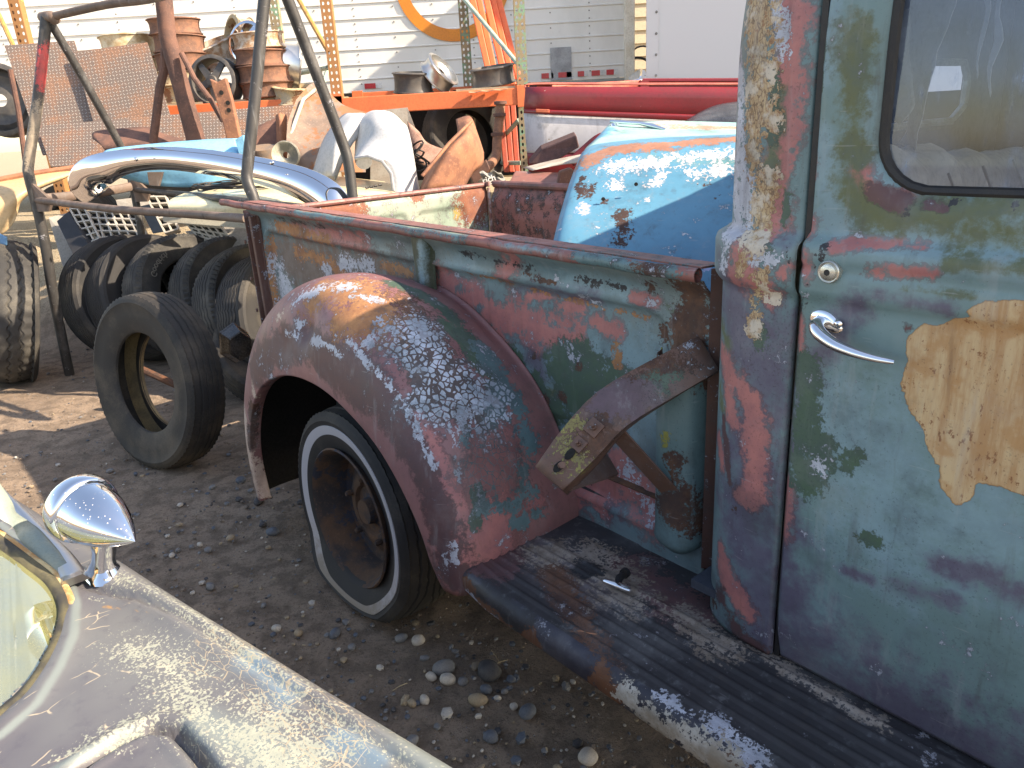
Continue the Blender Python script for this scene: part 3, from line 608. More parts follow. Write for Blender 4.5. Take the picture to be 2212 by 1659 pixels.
# --- carrier arm bolted to the bed post
ctr = [TNP(*tn(1530, 765, -.345)), TNP(*tn(1425, 822, -.26)), TNP(*tn(1322, 885, -.17)), TNP(*tn(1252, 960, -.10)), TNP(*tn(1188, 1035, -.03))]
ctr = [Vector(c) for c in ctr]
b = MB(); secs = []
wd = [.040, .043, .045, .045, .037]
for i, c in enumerate(ctr):
    t = (ctr[min(i+1, 4)]-ctr[max(i-1, 0)]).normalized(); out = Vector((.30, -.95, .25)); out = (out-t*out.dot(t)).normalized(); x = t.cross(out).normalized(); w2 = wd[i]
    secs.append([c-x*w2*.96-out*.055, c-x*w2-out*.03, c-x*w2+out*.004, c-x*w2*.86+out*.012, c+x*w2*.86+out*.012, c+x*w2+out*.004, c+x*w2-out*.03, c+x*w2*.96-out*.055])
vs, fs = loft([[tuple(p) for p in s_] for s_ in secs], 2, 3)
b.add(vs, fs)
e_ = secs[-1]; b.add(e_, [(0, 1, 2, 3, 4, 5, 6, 7)])
arm = b.build('carrier_arm', M_ARM, truck, auto=50); m = arm.modifiers.new('s', 'SOLIDIFY'); m.thickness = .004
paint(arm, [('maroon', [(1300, 880), (1380, 860)], 40, 10), ('yel', [(1215, 950), (1240, 1000)], 14, 26), ('yel', [(1190, 975), (1250, 900)], 6, 8), ('rust', [(1210, 985), (1230, 950)], 14, 14), ('green', [(1400, 830), (1440, 810)], 26, 10), ('white', [(1490, 750)], 5, 10), ('rust', [(1390, 800), (1470, 775)], 14, 14), ('rust', [(1300, 920)], 18, 14), ('rust', [(1270, 960), (1310, 950)], 24, 10)])
tt = (ctr[4]-ctr[2]).normalized(); out = Vector((.30, -.95, .25)); out = (out-tt*out.dot(tt)).normalized(); xx = tt.cross(out).normalized(); RM = Matrix((xx, out, tt)).transposed().to_4x4()
for f_, r_ in ((.28, .012), (.52, .010)):
    p = ctr[2].lerp(ctr[4], f_)+out*.010
    b = MB(); b.lathe([(0, .016), (r_*.62, .016), (r_*.62, .004), (r_*1.3, .004), (r_*1.3, 0)], 8, Matrix.Translation(p) @ RM); b.box(p+out*.002, (r_*1.35, .004, r_*1.35), RM.to_3x3()); b.tube([p, p+out*.03], r_*.4, 8); b.build('carrier_bolt', M_ARM, truck, smooth=False)
for f_ in (.66, .84):
    p = ctr[2].lerp(ctr[4], f_)+out*.0135; b = MB(); b.lathe([(0, 0), (.0085, 0), (.0085, .0008), (0, .0008)], 12, Matrix.Translation(p) @ RM @ Matrix.Scale(1.7, 4, (0, 0, 1))); b.build('bolt_slot', M_DARK, truck)
p = ctr[2].lerp(ctr[4], .86)+out*.012; MB().tube([p+Vector((.01, 0, .01)), p+out*.02+Vector((.02, 0, .01))], .007, 8).build('carrier_pin', M_ARM, truck)
b = MB(); q0 = Vector(TNP(*tn(1330, 935, -.20))); q1 = Vector(TNP(*tn(1475, 1095, -.33))); dx = Vector((.022, 0, .012))
b.slab([q0-dx, q0+dx, q1+dx, q1-dx], (0, .005, 0)); b.build('brace_strap', M_ARM, truck, smooth=False, bevel=.001)
b = MB(); q1 = Vector(TNP(*tn(1472, 1100, -.322))); b.lathe([(0, -.014), (.011, -.014), (.013, -.006), (.022, -.005), (.022, 0)], 10, Matrix.Translation(q1)); b.build('strap_bolt', M_ARM, truck)
# lower bracket behind the arm
b = MB(); P = [Vector(TNP(*tn(u, v, n))) for u, v, n in ((1190, 1050, -.06), (1230, 1062, -.06), (1330, 1030, -.30), (1290, 960, -.30), (1240, 1000, -.15))]; b.slab(P, (0, .012, .004)); b.build('arm_gusset', M_ARM, truck, smooth=False, bevel=.002)
# --- cab: rear corner, rear wall, roof, far side
CP = [(1.158, .224), (1.12, .225), (1.075, .228), (1.03, .240), (.99, .268), (.962, .31), (.948, .36), (.945, .42), (.945, .50)]
CP = [tuple(p) for p in cat(CP, 7)]
cl = [0]
for a, b_ in zip(CP[:-1], CP[1:]): cl.append(cl[-1]+hypot(b_[0]-a[0], b_[1]-a[1]))
def cab_off(z, x=1.0):
    o = -.012*sstep(z, 1.235, 1.25)
    if 1.15 < z < 1.25: o += .016*min(1, sqrt(max(0, 1-((z-1.20)/.046)**2))*1.25)
    o -= .02*sstep(1.56-z, 0, 0) if False else 0
    o -= .10*max(0, z-1.5)**2*6
    return o
vs = []; zs = fr(.435, 1.72, .0085); n_ = len(CP)
for i, (x, y) in enumerate(CP):
    a = CP[max(i-1, 0)]; c = CP[min(i+1, n_-1)]; nx, ny = (c[1]-a[1]), -(c[0]-a[0]); l = hypot(nx, ny); nx, ny = nx/l, ny/l
    if ny > 0: nx, ny = -nx, -ny
    for z in zs:
        o_ = cab_off(z); e = sstep(cl[i], 0, .006)
        gx = 1.112-.03*(z-1.2)                      # pressed crease down the pillar
        if z > 1.27: o_ -= .006*math.exp(-((x-gx)/.006)**2)*(y < .26)
        o_ -= .010*(1-e)
        zz = z
        if z < .5: zz = z+.0*x
        vs.append((x+nx*o_, y+ny*o_, zz))
nz_ = len(zs); fs = [(i*nz_+j, i*nz_+j+1, (i+1)*nz_+j+1, (i+1)*nz_+j) for i in range(n_-1) for j in range(nz_-1)]
corner = mesh('cab_corner', vs, fs, M_CAB, truck); m = corner.modifiers.new('s', 'SOLIDIFY'); m.thickness = .002
paint(corner, [
 ('white', [(1605, 0), (1600, 200), (1590, 400), (1585, 500)], 20, 8), ('white', [(1600, 330), (1625, 480)], 26, 12), ('white', [(1668, 0), (1682, 60), (1690, 120)], 13, 8),
 ('tan', [(1640, 0), (1642, 150), (1640, 260)], 33, 8), ('tan', [(1632, 280), (1625, 350)], 17, 8), ('tan', [(1655, 400), (1645, 470), (1625, 520)], 24, 8), ('tan', [(1650, 590), (1635, 650), (1625, 720)], 13, 7), ('tan', [(1675, 640)], 12, 6), ('tan', [(1610, 540), (1600, 590)], 10, 10), ('tan', [(1640, 600)], 16, 8),
 ('white', [(1570, 530), (1560, 580)], 8, 8), ('white', [(1620, 560), (1660, 570), (1680, 555)], 12, 8),
 ('pink', [(1715, 0), (1705, 150), (1690, 300), (1672, 420), (1665, 500)], 30, 10), ('pink', [(1600, 560), (1640, 620)], 34, 14), ('pink', [(1690, 590)], 18, 10),
 ('olive', [(1685, 200), (1668, 330), (1655, 420)], 14, 9), ('green', [(1672, 160), (1666, 300)], 13, 7), ('green', [(1700, 420), (1690, 480)], 9, 6), ('green', [(1660, 540)], 12, 7),
 ('purp', [(1590, 650), (1640, 800), (1620, 950), (1600, 1100), (1640, 1250), (1650, 1380)], 80, 50), ('purp', [(1690, 520)], 20, 12),
 ('green', [(1630, 700), (1640, 740)], 14, 8), ('olive', [(1560, 700), (1570, 740)], 14, 10), ('olive', [(1555, 830), (1560, 880)], 14, 14),
 ('pink', [(1563, 760), (1580, 820)], 22, 8), ('pink', [(1575, 860), (1580, 900)], 20, 8), ('pink', [(1600, 830), (1625, 880), (1640, 940), (1625, 1010), (1635, 1060)], 23, 10), ('pink', [(1555, 950), (1560, 1010)], 12, 8), ('pink', [(1600, 1070), (1625, 1090)], 12, 8),
 ('pink', [(1565, 1230), (1580, 1270), (1610, 1320)], 22, 8), ('pink', [(1560, 1190)], 14, 8), ('maroon', [(1562, 900), (1568, 960), (1576, 1040)], 8, 4), ('blue', [(1570, 1130), (1600, 1180)], 18, 18), ('rust', [(1585, 1098)], 6, 4), ('maroon', [(1560, 1290), (1600, 1370), (1650, 1420)], 12, 14), ('rust', [(1665, 1425)], 9, 8), ('rust', [(1540, 1290)], 12, 8),
 ('dark', [(1705, 520), (1700, 560)], 4, 5)])
b = MB(); b.slab([(.96, 1.4, .45), (.945, 1.4, .45), (.945, 1.68, .45), (.96, 1.68, .45)], (0, 0, 1.25)); 
rearw = sheet('cab_rear_wall', fr(.50, 1.68, .02), fr(.45, 1.76, .02), lambda y, z: (.946, y, z), [M_INT], truck, hole=lambda y, z: rr(y, z, .76, 1.37, 1.385, 1.525, .035), t=.004)
b = MB(); P = []
for k in range(60):
    t = k/60*4; 
    x0, x1, z0, z1, r = .76, 1.37, 1.385, 1.525, .035
    q = [(x0+r+(x1-x0-2*r)*(t % 1), z0) if t < 1 else (x1, z0+r+(z1-z0-2*r)*(t % 1)) if t < 2 else (x1-r-(x1-x0-2*r)*(t % 1), z1) if t < 3 else (x0, z1-r-(z1-z0-2*r)*(t % 1))][0]
    P.append((.956, q[0], q[1]))
b.tube(P, .010, 6, closed=True); b.build('rear_window_seal', plain('grey_seal', (.25, .27, .27), (.15, .16, .16), 20), truck)
# far side with its own window
far = sheet('far_door_panel', fr(.945, 2.25, .03), fr(.45, 1.76, .025), lambda x, z: (x, 1.68, z), M_INT, truck, t=.03)
b = MB(); b.tube([(1.05, 1.655, 1.325), (2.2, 1.655, 1.325)], .008, 8); b.tube([(1.05, 1.655, 1.29), (2.2, 1.655, 1.29)], .006, 8); b.build('sill_trim', plain('worn_bright_trim', (.5, .5, .5), (.3, .3, .3), 20, .3, .8), truck)
# roof shell
rows = []
for x, dz in ((.935, -.07), (.955, -.03), (1.02, .03), (1.2, .065), (1.6, .08), (2.0, .07), (2.28, .03), (2.34, -.05)):
    rows.append([(x, .245 if .95 < x < 2.3 else .33, 1.70+min(dz, 0)), (x, .262, 1.735+dz*.3), (x, .33, 1.775+dz*.6), (x, .5, 1.80+dz), (x, .95, 1.815+dz), (x, 1.4, 1.80+dz), (x, 1.58, 1.775+dz*.6), (x, 1.66, 1.735+dz*.3), (x, 1.68, 1.70)])
shell('roof', rows, [M_CAB], truck, .004, 4, 4)
b = MB(); b.slab([(2.25, .25, .45), (2.25, 1.68, .45), (2.3, 1.68, 1.36), (2.3, .25, 1.36)], (.03, 0, 0)); b.tube([(2.27, .26, 1.36), (2.26, .27, 1.72)], .03, 8); b.tube([(2.27, 1.66, 1.36), (2.26, 1.66, 1.72)], .03, 8); b.slab([(2.2, .25, 1.36), (2.2, 1.68, 1.36), (2.0, 1.68, 1.30), (2.0, .25, 1.30)], (0, 0, -.2)); b.build('cowl_and_dash', M_INT, truck, smooth=False)
MB().slab([(.95, .25, .48), (2.28, .25, .48), (2.28, 1.68, .48), (.95, 1.68, .48)], (0, 0, .02)).build('cab_floor', M_INT, truck, smooth=False)
# engine hood and front end ahead of the cab (outside the picture, it throws the truck's shadow)
rows = []
for x, s_ in ((2.3, 1), (2.8, .95), (3.3, .8), (3.5, .7)):
    rows.append([(x, .965-.55*s_, .75), (x, .965-.53*s_, 1.1), (x, .965-.3*s_, 1.28), (x, .965, 1.32), (x, .965+.3*s_, 1.28), (x, .965+.53*s_, 1.1), (x, .965+.55*s_, .75)])
shell('engine_hood', rows, [M_CAB], truck, .004, 4, 4)
# seat with a creased cover
V_, F_ = [], []
def seatf(y, t):                      # t 0..1 over the top roll
    a = t*pi; x = 1.05+.075*cos(a)+.05; z = 1.255+.085*sin(a) if True else 0
    z += .03*sin(y*3.1+.4)+.006*sin(y*34+3*noise.noise(Vector((y*6, t*3, 0)))) + .012*noise.noise(Vector((y*9, t*6, 2)))
    x += .006*math.cos(y*30+t*4)
    return (x, y, z)
ysn = fr(.34, 1.60, .012)
vs = []; 
for y in ysn:
    vs.append((1.24, y, .80))
    for k in range(13): vs.append(seatf(y, k/12))
    vs.append((1.0, y, .80))
K = 15; fs = [(i*K+k, (i+1)*K+k, (i+1)*K+k+1, i*K+k+1) for i in range(len(ysn)-1) for k in range(K-1)]
mesh('seat_back', vs, fs, M_SEAT, truck)
b = MB(); b.box((1.45, .97, .78), (.28, .62, .09)); b.build('seat_cushion', M_SEAT, truck, bevel=.04)
b = MB()
for k in range(7):
    y = .5+.17*k; b.tube([(1.262-.0*i, y+.02*sin(i*.8), .9+.05*i) for i in range(7)]+[(1.2, y, 1.31)], .003, 5)
b.build('seat_seam', plain('pale_piping', (.5, .48, .42)), truck)
# torn headliner rags
def rag(P, nm='headliner_rag'):
    rows = []
    for r in P: rows.append([tuple(TNP(*tn(u, v, n))) for u, v, n in r])
    o = shell(nm, rows, M_LINER, truck, .002, 5, 5)
    V = getV(o)
    for k in range(len(V)): V[k, 0] += .012*noise.noise(Vector(V[k]*22)); V[k, 1] += .012*noise.noise(Vector(V[k]*16+5))
    o.data.vertices.foreach_set('co', V.reshape(-1)); return o
rag([[(1880, -60, -.8), (1960, -60, -.75), (2090, -60, -.7)], [(1930, 60, -.8), (1990, 60, -.75), (2040, 60, -.7)], [(1945, 180, -.8), (1985, 170, -.75), (2005, 190, -.7)], [(1960, 260, -.8), (1965, 290, -.75), (1985, 280, -.72)], [(1945, 310, -.8), (1975, 330, -.75), (1985, 300, -.72)]])
rag([[(1900, 10, -.7), (1930, 20, -.7), (1960, 20, -.7)], [(1905, 90, -.7), (1930, 95, -.68), (1965, 110, -.7)], [(1928, 200, -.7), (1950, 180, -.7), (1975, 210, -.7)], [(1925, 260, -.7), (1935, 265, -.7), (1945, 270, -.7)]])
for i, (u, v, du) in enumerate(((2125, 20, 8), (2150, 60, 12))): rag([[(u, v-120, -.5), (u+du, v-120, -.5)], [(u-4, v, -.5), (u+du, v, -.5)], [(u-10, v+150, -.5), (u-6, v+140, -.5)]], 'hanging_thread')

# --- door
DHX = (1.262, 2.06, 1.322, 1.66, .075)
def doory(x, z):
    y = .222; o_ = 0
    # stepped belt moulding
    o_ += .011*(sstep(z, 1.150, 1.162)-sstep(z, 1.236, 1.248))
    o_ -= .006*math.exp(-((z-1.203)/.006)**2)
    o_ -= .010*sstep(z, 1.24, 1.26)
    o_ -= .02*sstep(.52-z, -.04, .12)**1.5
    d = rr(x, z, *DHX); o_ -= .013*sstep(-d, -.030, .0)
    o_ -= .55*max(0, z-1.5)**2
    e = sstep(x, 1.1655, 1.173); o_ -= .008*(1-e)
    y += .0025*noise.noise(Vector((x*2.2, z*2.2, 4)))
    return y-o_
door = bpy.data.objects.new('door', None); COL.objects.link(door); door.parent = truck
skin = sheet('door_skin', fr(1.1655, 2.25, .0085), fr(.438, 1.70, .0085), lambda x, z: (x, doory(x, z), z), M_DOOR, door, hole=lambda x, z: rr(x, z, *DHX), t=.002)
def poly(o, layer, uv, soft=6, n=-.22):
    P = np.array([[tn(u, v, n)[0], tn(u, v, n)[2]] for u, v in uv]); V = getV(o); X = V[:, 0]; Z = V[:, 2]; D = np.full(len(V), 9.); ins = np.zeros(len(V), bool)
    for i in range(len(P)):
        a, b_ = P[i], P[(i+1) % len(P)]; ab = b_-a; t = np.clip(((X-a[0])*ab[0]+(Z-a[1])*ab[1])/(ab@ab), 0, 1)
        D = np.minimum(D, np.hypot(X-a[0]-t*ab[0], Z-a[1]-t*ab[1])); c = (a[1] > Z) != (b_[1] > Z)
        with np.errstate(divide='ignore', invalid='ignore'): ins ^= c & (X < (b_[0]-a[0])*(Z-a[1])/(b_[1]-a[1]+1e-12)+a[0])
    s = soft*1.3/FOC; val = np.clip(.5+np.where(ins, D, -D)/(2*s), 0, 1); old = np.zeros(len(V), np.float32)
    if layer in o.data.attributes: o.data.attributes[layer].data.foreach_get('value', old)
    setattrf(o, layer, np.maximum(old, val))
paint(skin, [
 ('purp', [(1690, 1150), (1700, 1300), (1720, 1450)], 60, 50), ('purp', [(1730, 640), (1850, 660)], 22, 16), ('purp', [(1710, 750), (1750, 790)], 24, 20), ('purp', [(1900, 640), (2050, 665)], 10, 12),
 ('purp', [(1700, 1500), (1850, 1480), (2000, 1560), (2150, 1640)], 75, 60), ('purp', [(2030, 1215), (2120, 1240), (2212, 1280)], 20, 14), ('purp', [(1940, 1260), (1990, 1280), (2060, 1300)], 13, 10), ('purp', [(1830, 1230), (1880, 1250)], 9, 10), ('purp', [(1690, 1000), (1700, 1100)], 30, 20),
 ('pink', [(1735, 560), (1745, 590)], 14, 8), ('pink', [(1800, 530), (1900, 528), (1990, 530)], 10, 8), ('pink', [(1880, 585), (1960, 590), (2010, 592)], 10, 8), ('pink', [(1710, 900), (1700, 1010), (1700, 1080)], 14, 10), ('pink', [(1745, 400), (1740, 500)], 14, 10), ('pink', [(1730, 680), (1715, 760)], 8, 8), ('pink', [(1735, 300), (1730, 380)], 8, 8),
 ('olive', [(1850, 60), (1840, 200), (1845, 330)], 26, 18), ('olive', [(1830, 400), (1870, 450), (1950, 470), (2100, 455), (2212, 440)], 28, 14), ('olive', [(2050, 570), (2212, 580)], 10, 8), ('olive', [(2100, 500), (2212, 500)], 30, 26), ('olive', [(1950, 620), (2100, 640)], 6, 8),
 ('blue', [(1790, 470), (1850, 510), (2000, 540), (2212, 560)], 26, 24), ('blue', [(1780, 300), (1785, 400), (1800, 440)], 22, 14), ('blue', [(1875, 200), (1870, 330), (1910, 400)], 12, 10), ('blue', [(1800, 900), (1900, 1000), (1900, 1150), (2050, 1150), (2150, 1150)], 90, 80), ('blue', [(1760, 0), (1790, 160)], 20, 16),
 ('green', [(1740, 790), (1745, 860), (1730, 940)], 26, 8), ('green', [(1730, 920), (1770, 960), (1780, 1000)], 24, 14), ('green', [(1735, 1010), (1750, 1040)], 30, 9), ('green', [(1830, 1000), (1850, 990)], 16, 14), ('green', [(1775, 80), (1765, 200)], 8, 8), ('green', [(1900, 1170), (1860, 1160)], 8, 16),
 ('pink', [(1855, 375), (1880, 420), (1925, 440), (1950, 435)], 19, 6), ('maroon', [(1885, 410), (1920, 430), (1950, 438)], 15, 6), ('maroon', [(2000, 447), (2040, 449)], 7, 5), ('pink', [(1990, 447), (2050, 449)], 8, 4), ('dark', [(2060, 440)], 6, 6), ('dark', [(2200, 450)], 7, 6), ('dark', [(1960, 455)], 5, 5),
 ('white', [(1765, 1005), (1775, 1015)], 9, 6), ('white', [(1735, 600)], 6, 4), ('white', [(1737, 637)], 6, 4), ('maroon', [(1962, 705)], 11, 3), ('dark', [(1722, 530), (1780, 535)], 5, 8), ('tan', [(1740, 512), (1790, 520)], 3, 5)])
poly(skin, 'tan', [(2212, 646), (2130, 646), (2095, 665), (2105, 682), (2060, 690), (2030, 706), (1990, 700), (1955, 730), (1955, 765), (1962, 778), (1945, 830), (1965, 890), (1990, 920), (2000, 970), (2030, 1020), (2030, 1050), (2065, 1092), (2100, 1080), (2110, 1040), (2160, 1050), (2212, 1075), (2400, 1150), (2400, 640)], 6)
V = getV(skin); val = sstep; zz = V[:, 2]
P_ = []
for k in range(161):                  # window seal follows the opening
    a = 2*pi*k/160; cx_, cz_ = (DHX[0]+DHX[1])/2, (DHX[2]+DHX[3])/2; dx_, dz_ = cos(a), sin(a); lo, hi = 0, .8
    for _ in range(24):
        md = (lo+hi)/2
        if rr(cx_+dx_*md, cz_+dz_*md, *DHX) < 0: lo = md
        else: hi = md
    P_.append((cx_+dx_*lo, cz_+dz_*lo))
P_ = sorted(set(P_), key=lambda q: atan2(q[1]-1.49, q[0]-1.66))
# resample evenly
R_ = []
for i in range(len(P_)):
    a = P_[i]; c = P_[(i+1) % len(P_)]; n2 = max(1, int(hypot(c[0]-a[0], c[1]-a[1])/.02))
    for j in range(n2): R_.append((a[0]+(c[0]-a[0])*j/n2, a[1]+(c[1]-a[1])*j/n2))
MB().tube([(x, doory(x, z)+.004, z) for x, z in R_], .0085, 8, closed=True).build('window_seal', M_RUBB, door)
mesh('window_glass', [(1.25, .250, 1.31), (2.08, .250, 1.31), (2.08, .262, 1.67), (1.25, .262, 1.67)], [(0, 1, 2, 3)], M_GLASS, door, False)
# handle
hc = Vector(TNP(*tn(1782, 694, -.222))); b = MB(); vs = []; fs = []
esc = [(-.026, 0), (-.022, .012), (-.010, .019), (.006, .018), (.020, .008), (.030, -.006), (.026, -.016), (.012, -.018), (-.004, -.014), (-.018, -.012)]
esc = [tuple(p) for p in cat([np.array(p+(0,)) for p in esc+esc[:1]], 3)][:-1]; ne = len(esc)
rings = [(1.05, .002), (1.0, -.003), (.86, -.006), (.5, -.0075)]
for s_, h in rings: vs += [hc+Vector((x*s_, h, z*s_)) for x, z, _ in esc]
vs.append(hc+Vector((0, -.0078, 0)))
for r in range(3): fs += [(r*ne+k, r*ne+(k+1) % ne, (r+1)*ne+(k+1) % ne, (r+1)*ne+k) for k in range(ne)]
fs += [(3*ne+k, 3*ne+(k+1) % ne, 4*ne) for k in range(ne)]
hnd = MB().add(vs, fs).build('handle', M_CHROME, door, auto=60)
hp = [(1775, 692, -.222, .010), (1768, 697, -.205, .011), (1763, 706, -.185, .0115), (1772, 722, -.175, .0115), (1800, 743, -.170, .0105), (1840, 760, -.172, .0088), (1885, 773, -.178, .0068), (1915, 779, -.184, .0056), (1932, 782, -.186, .0042)]
pp = cat([np.array(TNP(*tn(u, v, n))+(r,)) for u, v, n, r in hp], 5)
MB().tube([p[:3] for p in pp], [p[3] for p in pp], 18, flat=.85).build('handle_lever', M_CHROME, hnd)
for u, v, r in ((1808, 700, .0058), (1768, 688, .0045)):
    c = Vector(TNP(*tn(u, v, -.214))); MB().lathe([(r*1.3, .002), (r, -.001), (r*.7, -.003), (0, -.0035)], 14, Matrix.Translation(c)).build('handle_screw', M_CHROME, hnd)
c = Vector(TNP(*tn(1792, 587, -.209)))
lk = MB(); lk.lathe([(.0185, .012), (.0175, -.004), (.0160, -.0055), (.0135, -.0045), (.0125, -.007), (.009, -.0085), (0, -.009)], 32, Matrix.Translation(c)); lk.build('door_lock', plain('worn_nickel', (.62, .60, .54), (.45, .43, .38), 40, .3, .8), door)
b = MB(); b.lathe([(.0105, .0), (.0105, -.0005), (.0095, -.0005)], 24, Matrix.Translation(c+Vector((0, -.0055, 0)))); b.lathe([(0, 0), (.0045, 0), (.0055, .001)], 16, Matrix.Translation(c+Vector((0, -.0092, 0)))); b.build('key_hole', M_RUBB, door)
for u, v in ((1735, 613), (1855, 596)):
    c = Vector(TNP(*tn(u+(-40 if u > 1800 else 0), v-4, -.231))); 
MB().slab([(1.160, .235, .435), (1.170, .235, .435), (1.170, .235, 1.70), (1.160, .235, 1.70)], (0, .03, 0)).build('door_jamb', M_RUBB, truck, smooth=False)
# rear number: nothing is written on this truck

# --- chrome T-handle lying on the running board
hq = Vector(TNP(*[tn(1335, 1270, -.12)[0], -.12, .445])); p0 = onz(1305, 1262, .447); p1 = onz(1362, 1284, .447); p2 = onz(1338, 1258, .447)
ax = (p1-p0).normalized(); up = Vector((0, 0, 1)); sd_ = up.cross(ax)
b = MB(); P = [p0+ax*(p1-p0).length*t+up*.010+sd_*.002*sin(t*pi) for t in (0, .1, .3, .5, .7, .9, 1)]; b.tube(P, [.005, .0075, .009, .010, .009, .0075, .005], 12, flat=.75)
b2 = MB(); b2.tube([p0.lerp(p1, .5)+up*.010, p2+up*.012, p2+sd_*.02+up*.010, p2+sd_*.035+up*.008], [.008, .009, .0085, .005], 12)
b3 = MB(); b3.tube([p2+sd_*.02+up*.011, p2+sd_*.022+up*.011+sd_*.008], .012, 14)
r = thing('latch_handle', 'small loose chrome T shaped latch handle lying on the running board', 'handle', onz(1338, 1268, .44))
kids(r, [b.build('grip', M_CHROME), b2.build('shank', M_RUBB), b3.build('collar', M_RUBB)])
# ---------------------------------------------------------------- the car in the lower left corner
CZ = .80
E0 = onz(0, 1065, CZ); E1 = onz(940, 1659, CZ); CX = (E1-E0).normalized(); CY = Vector((0, 0, 1)).cross(CX); CY = -CY   # CX forward, CY towards the hood middle
CB = onz(217, 1220, CZ)
def cs(P): q = P-CB; return (q.dot(CX), q.dot(CY))
if cs(onz(200, 1600, CZ))[1] < 0: CY = -CY
CM = Matrix(((CX.x, CY.x, 0, CB.x), (CX.y, CY.y, 0, CB.y), (0, 0, 1, 0), (0, 0, 0, 1))); CI = CM.inverted()
T0 = cs(E0)[1]                      # fender edge line
def st(u, v, z=CZ): return cs(onz(u, v, z))
def plg(pts): return [np.array(st(u, v)) for u, v in pts]
def sdl(X, Y, P):
    D = np.full(X.shape, 9.)
    for a, b_ in zip(P[:-1], P[1:]):
        ab = b_-a; t = np.clip(((X-a[0])*ab[0]+(Y-a[1])*ab[1])/(ab@ab), 0, 1); D = np.minimum(D, np.hypot(X-a[0]-t*ab[0], Y-a[1]-t*ab[1]))
    return D
M_CAR = patina('lichened_car_paint', (.075, .07, .095), (.10, .105, .115), [('lich', (.50, .50, .36), (.42, .44, .35), .14, .7, .9, .8, .25, 0), ('edge', (.22, .25, .25), (.17, .20, .20), .25, .3, .1, .35, 0, 0), ('blu', (.10, .16, .20), (.09, .13, .17), .2, .5, .3, .4, 0, 0), ('dirt', (.25, .15, .07), (.18, .10, .05), .08, .8, .6, .85, .2, 0), ('crz', (.40, .34, .24), (.35, .3, .22), .05, .5, .4, .8, .3, 0, 'craze')], .32, 1.3, .1, bs=.25)
def _craze():
    N = NT('lichened_car_paint_b'); co = N.co
    nlo = N.noise(9, 6, .7, N.warp(.05, 6)); nf = N.noise(260, 2, .6); nb = N.noise(3, 4, .6); nm = N.noise(40, 5, .7)
    col = N.mix(N.ss(nb, .35, .65), (.092, .09, .102), (.13, .135, .138)); col = N.mix(N.mul(N.ss(nm, .5, .7), .35), col, (.06, .055, .075))
    col = N.mix(N.ss(N.add(N.attr('edge'), N.mul(N.sub(nlo, .5), .4)), .3, .7), col, (.17, .20, .195))
    col = N.mix(N.ss(N.add(N.attr('blu'), N.mul(N.sub(nlo, .5), .8)), .3, .7), col, (.13, .19, .24))
    x = N.add(N.attr('lich'), N.add(N.mul(N.sub(nlo, .5), .9), N.add(N.mul(N.sub(nf, .5), 1.9), N.mul(N.sub(nm, .5), 1.0)))); lm = N.ss(x, .55, .78, 0, .9)
    col = N.mix(lm, col, N.mix(N.ss(nm, .4, .6), (.38, .38, .30), (.28, .30, .25)))
    # crazing: long thin cracks through the paint
    wv = N.warp(.05, 9); e = N.vor(70, 'DISTANCE_TO_EDGE', N.mapv((.45, 1.7, 1), (0, 0, .5), vec=wv))[0]
    cm = N.mul(N.ss(e, .012, .035, 1, 0), N.ss(N.add(N.attr('crz'), N.mul(N.sub(nlo, .5), .7)), .35, .55)); col = N.mix(N.mul(cm, .8), col, (.38, .31, .21))
    e2 = N.vor(30, 'DISTANCE_TO_EDGE', N.mapv((1, .35, 1), (0, 0, .9), vec=N.warp(.02, 20)))[0]; c2 = N.mul(N.ss(e2, .008, .02, 1, 0), N.ss(N.noise(16, 3, .6), .56, .6)); col = N.mix(N.mul(c2, .6), col, (.5, .42, .3))
    col = N.mix(N.ss(N.add(N.attr('dirt'), N.mul(N.sub(nlo, .5), .9)), .45, .6), col, (.28, .17, .08))
    return N.out(col, N.ss(lm, 0, 1, .42, .9, False), 0, N.add(N.mul(lm, .5), N.mul(nf, .1)), .25, .001)
M_CAR = _craze()
car = thing('parked_car', 'faded purple grey car with lichen blotches and a chrome bullet mirror, lower left corner', 'car', M=CM)
smin, smax, tmin, tmax = -1.2, 1.35, T0-.10, 1.15
fine = lambda a, b_, c, d, f_, g_: fr(a, b_, g_)[:-1]+fr(b_, c, f_)+fr(c, d, g_)[1:]
XS = np.array(fine(smin, -.55, .80, smax, .0055, .02)); YS = np.array(fine(tmin, tmin, .55, tmax, .0055, .02)[1:])
X, Y = np.meshgrid(XS, YS, indexing='ij'); Z = np.full(X.shape, CZ)
ed = Y-T0                            # distance inboard of the fender edge
Z = CZ+.0*X - .0 + .012*np.clip(ed/.12, 0, 1)
Z -= .30*np.clip(-ed/.10, 0, 1)**1.6+.010*np.exp(-(ed/.03)**2)*0
out_ = np.clip((.02-ed)/.12, 0, 1); Z = CZ+.010-.35*out_**2.2
Y2 = Y+0*out_
g1 = plg([(165, 1272), (230, 1290), (300, 1308), (380, 1345), (460, 1395), (560, 1465), (700, 1560), (830, 1640), (900, 1700)])
d1 = sdl(X, Y, g1); side1 = None
fa = np.clip((d1)/.03, 0, 1); Z -= .010*np.exp(-(d1/.0045)**2)
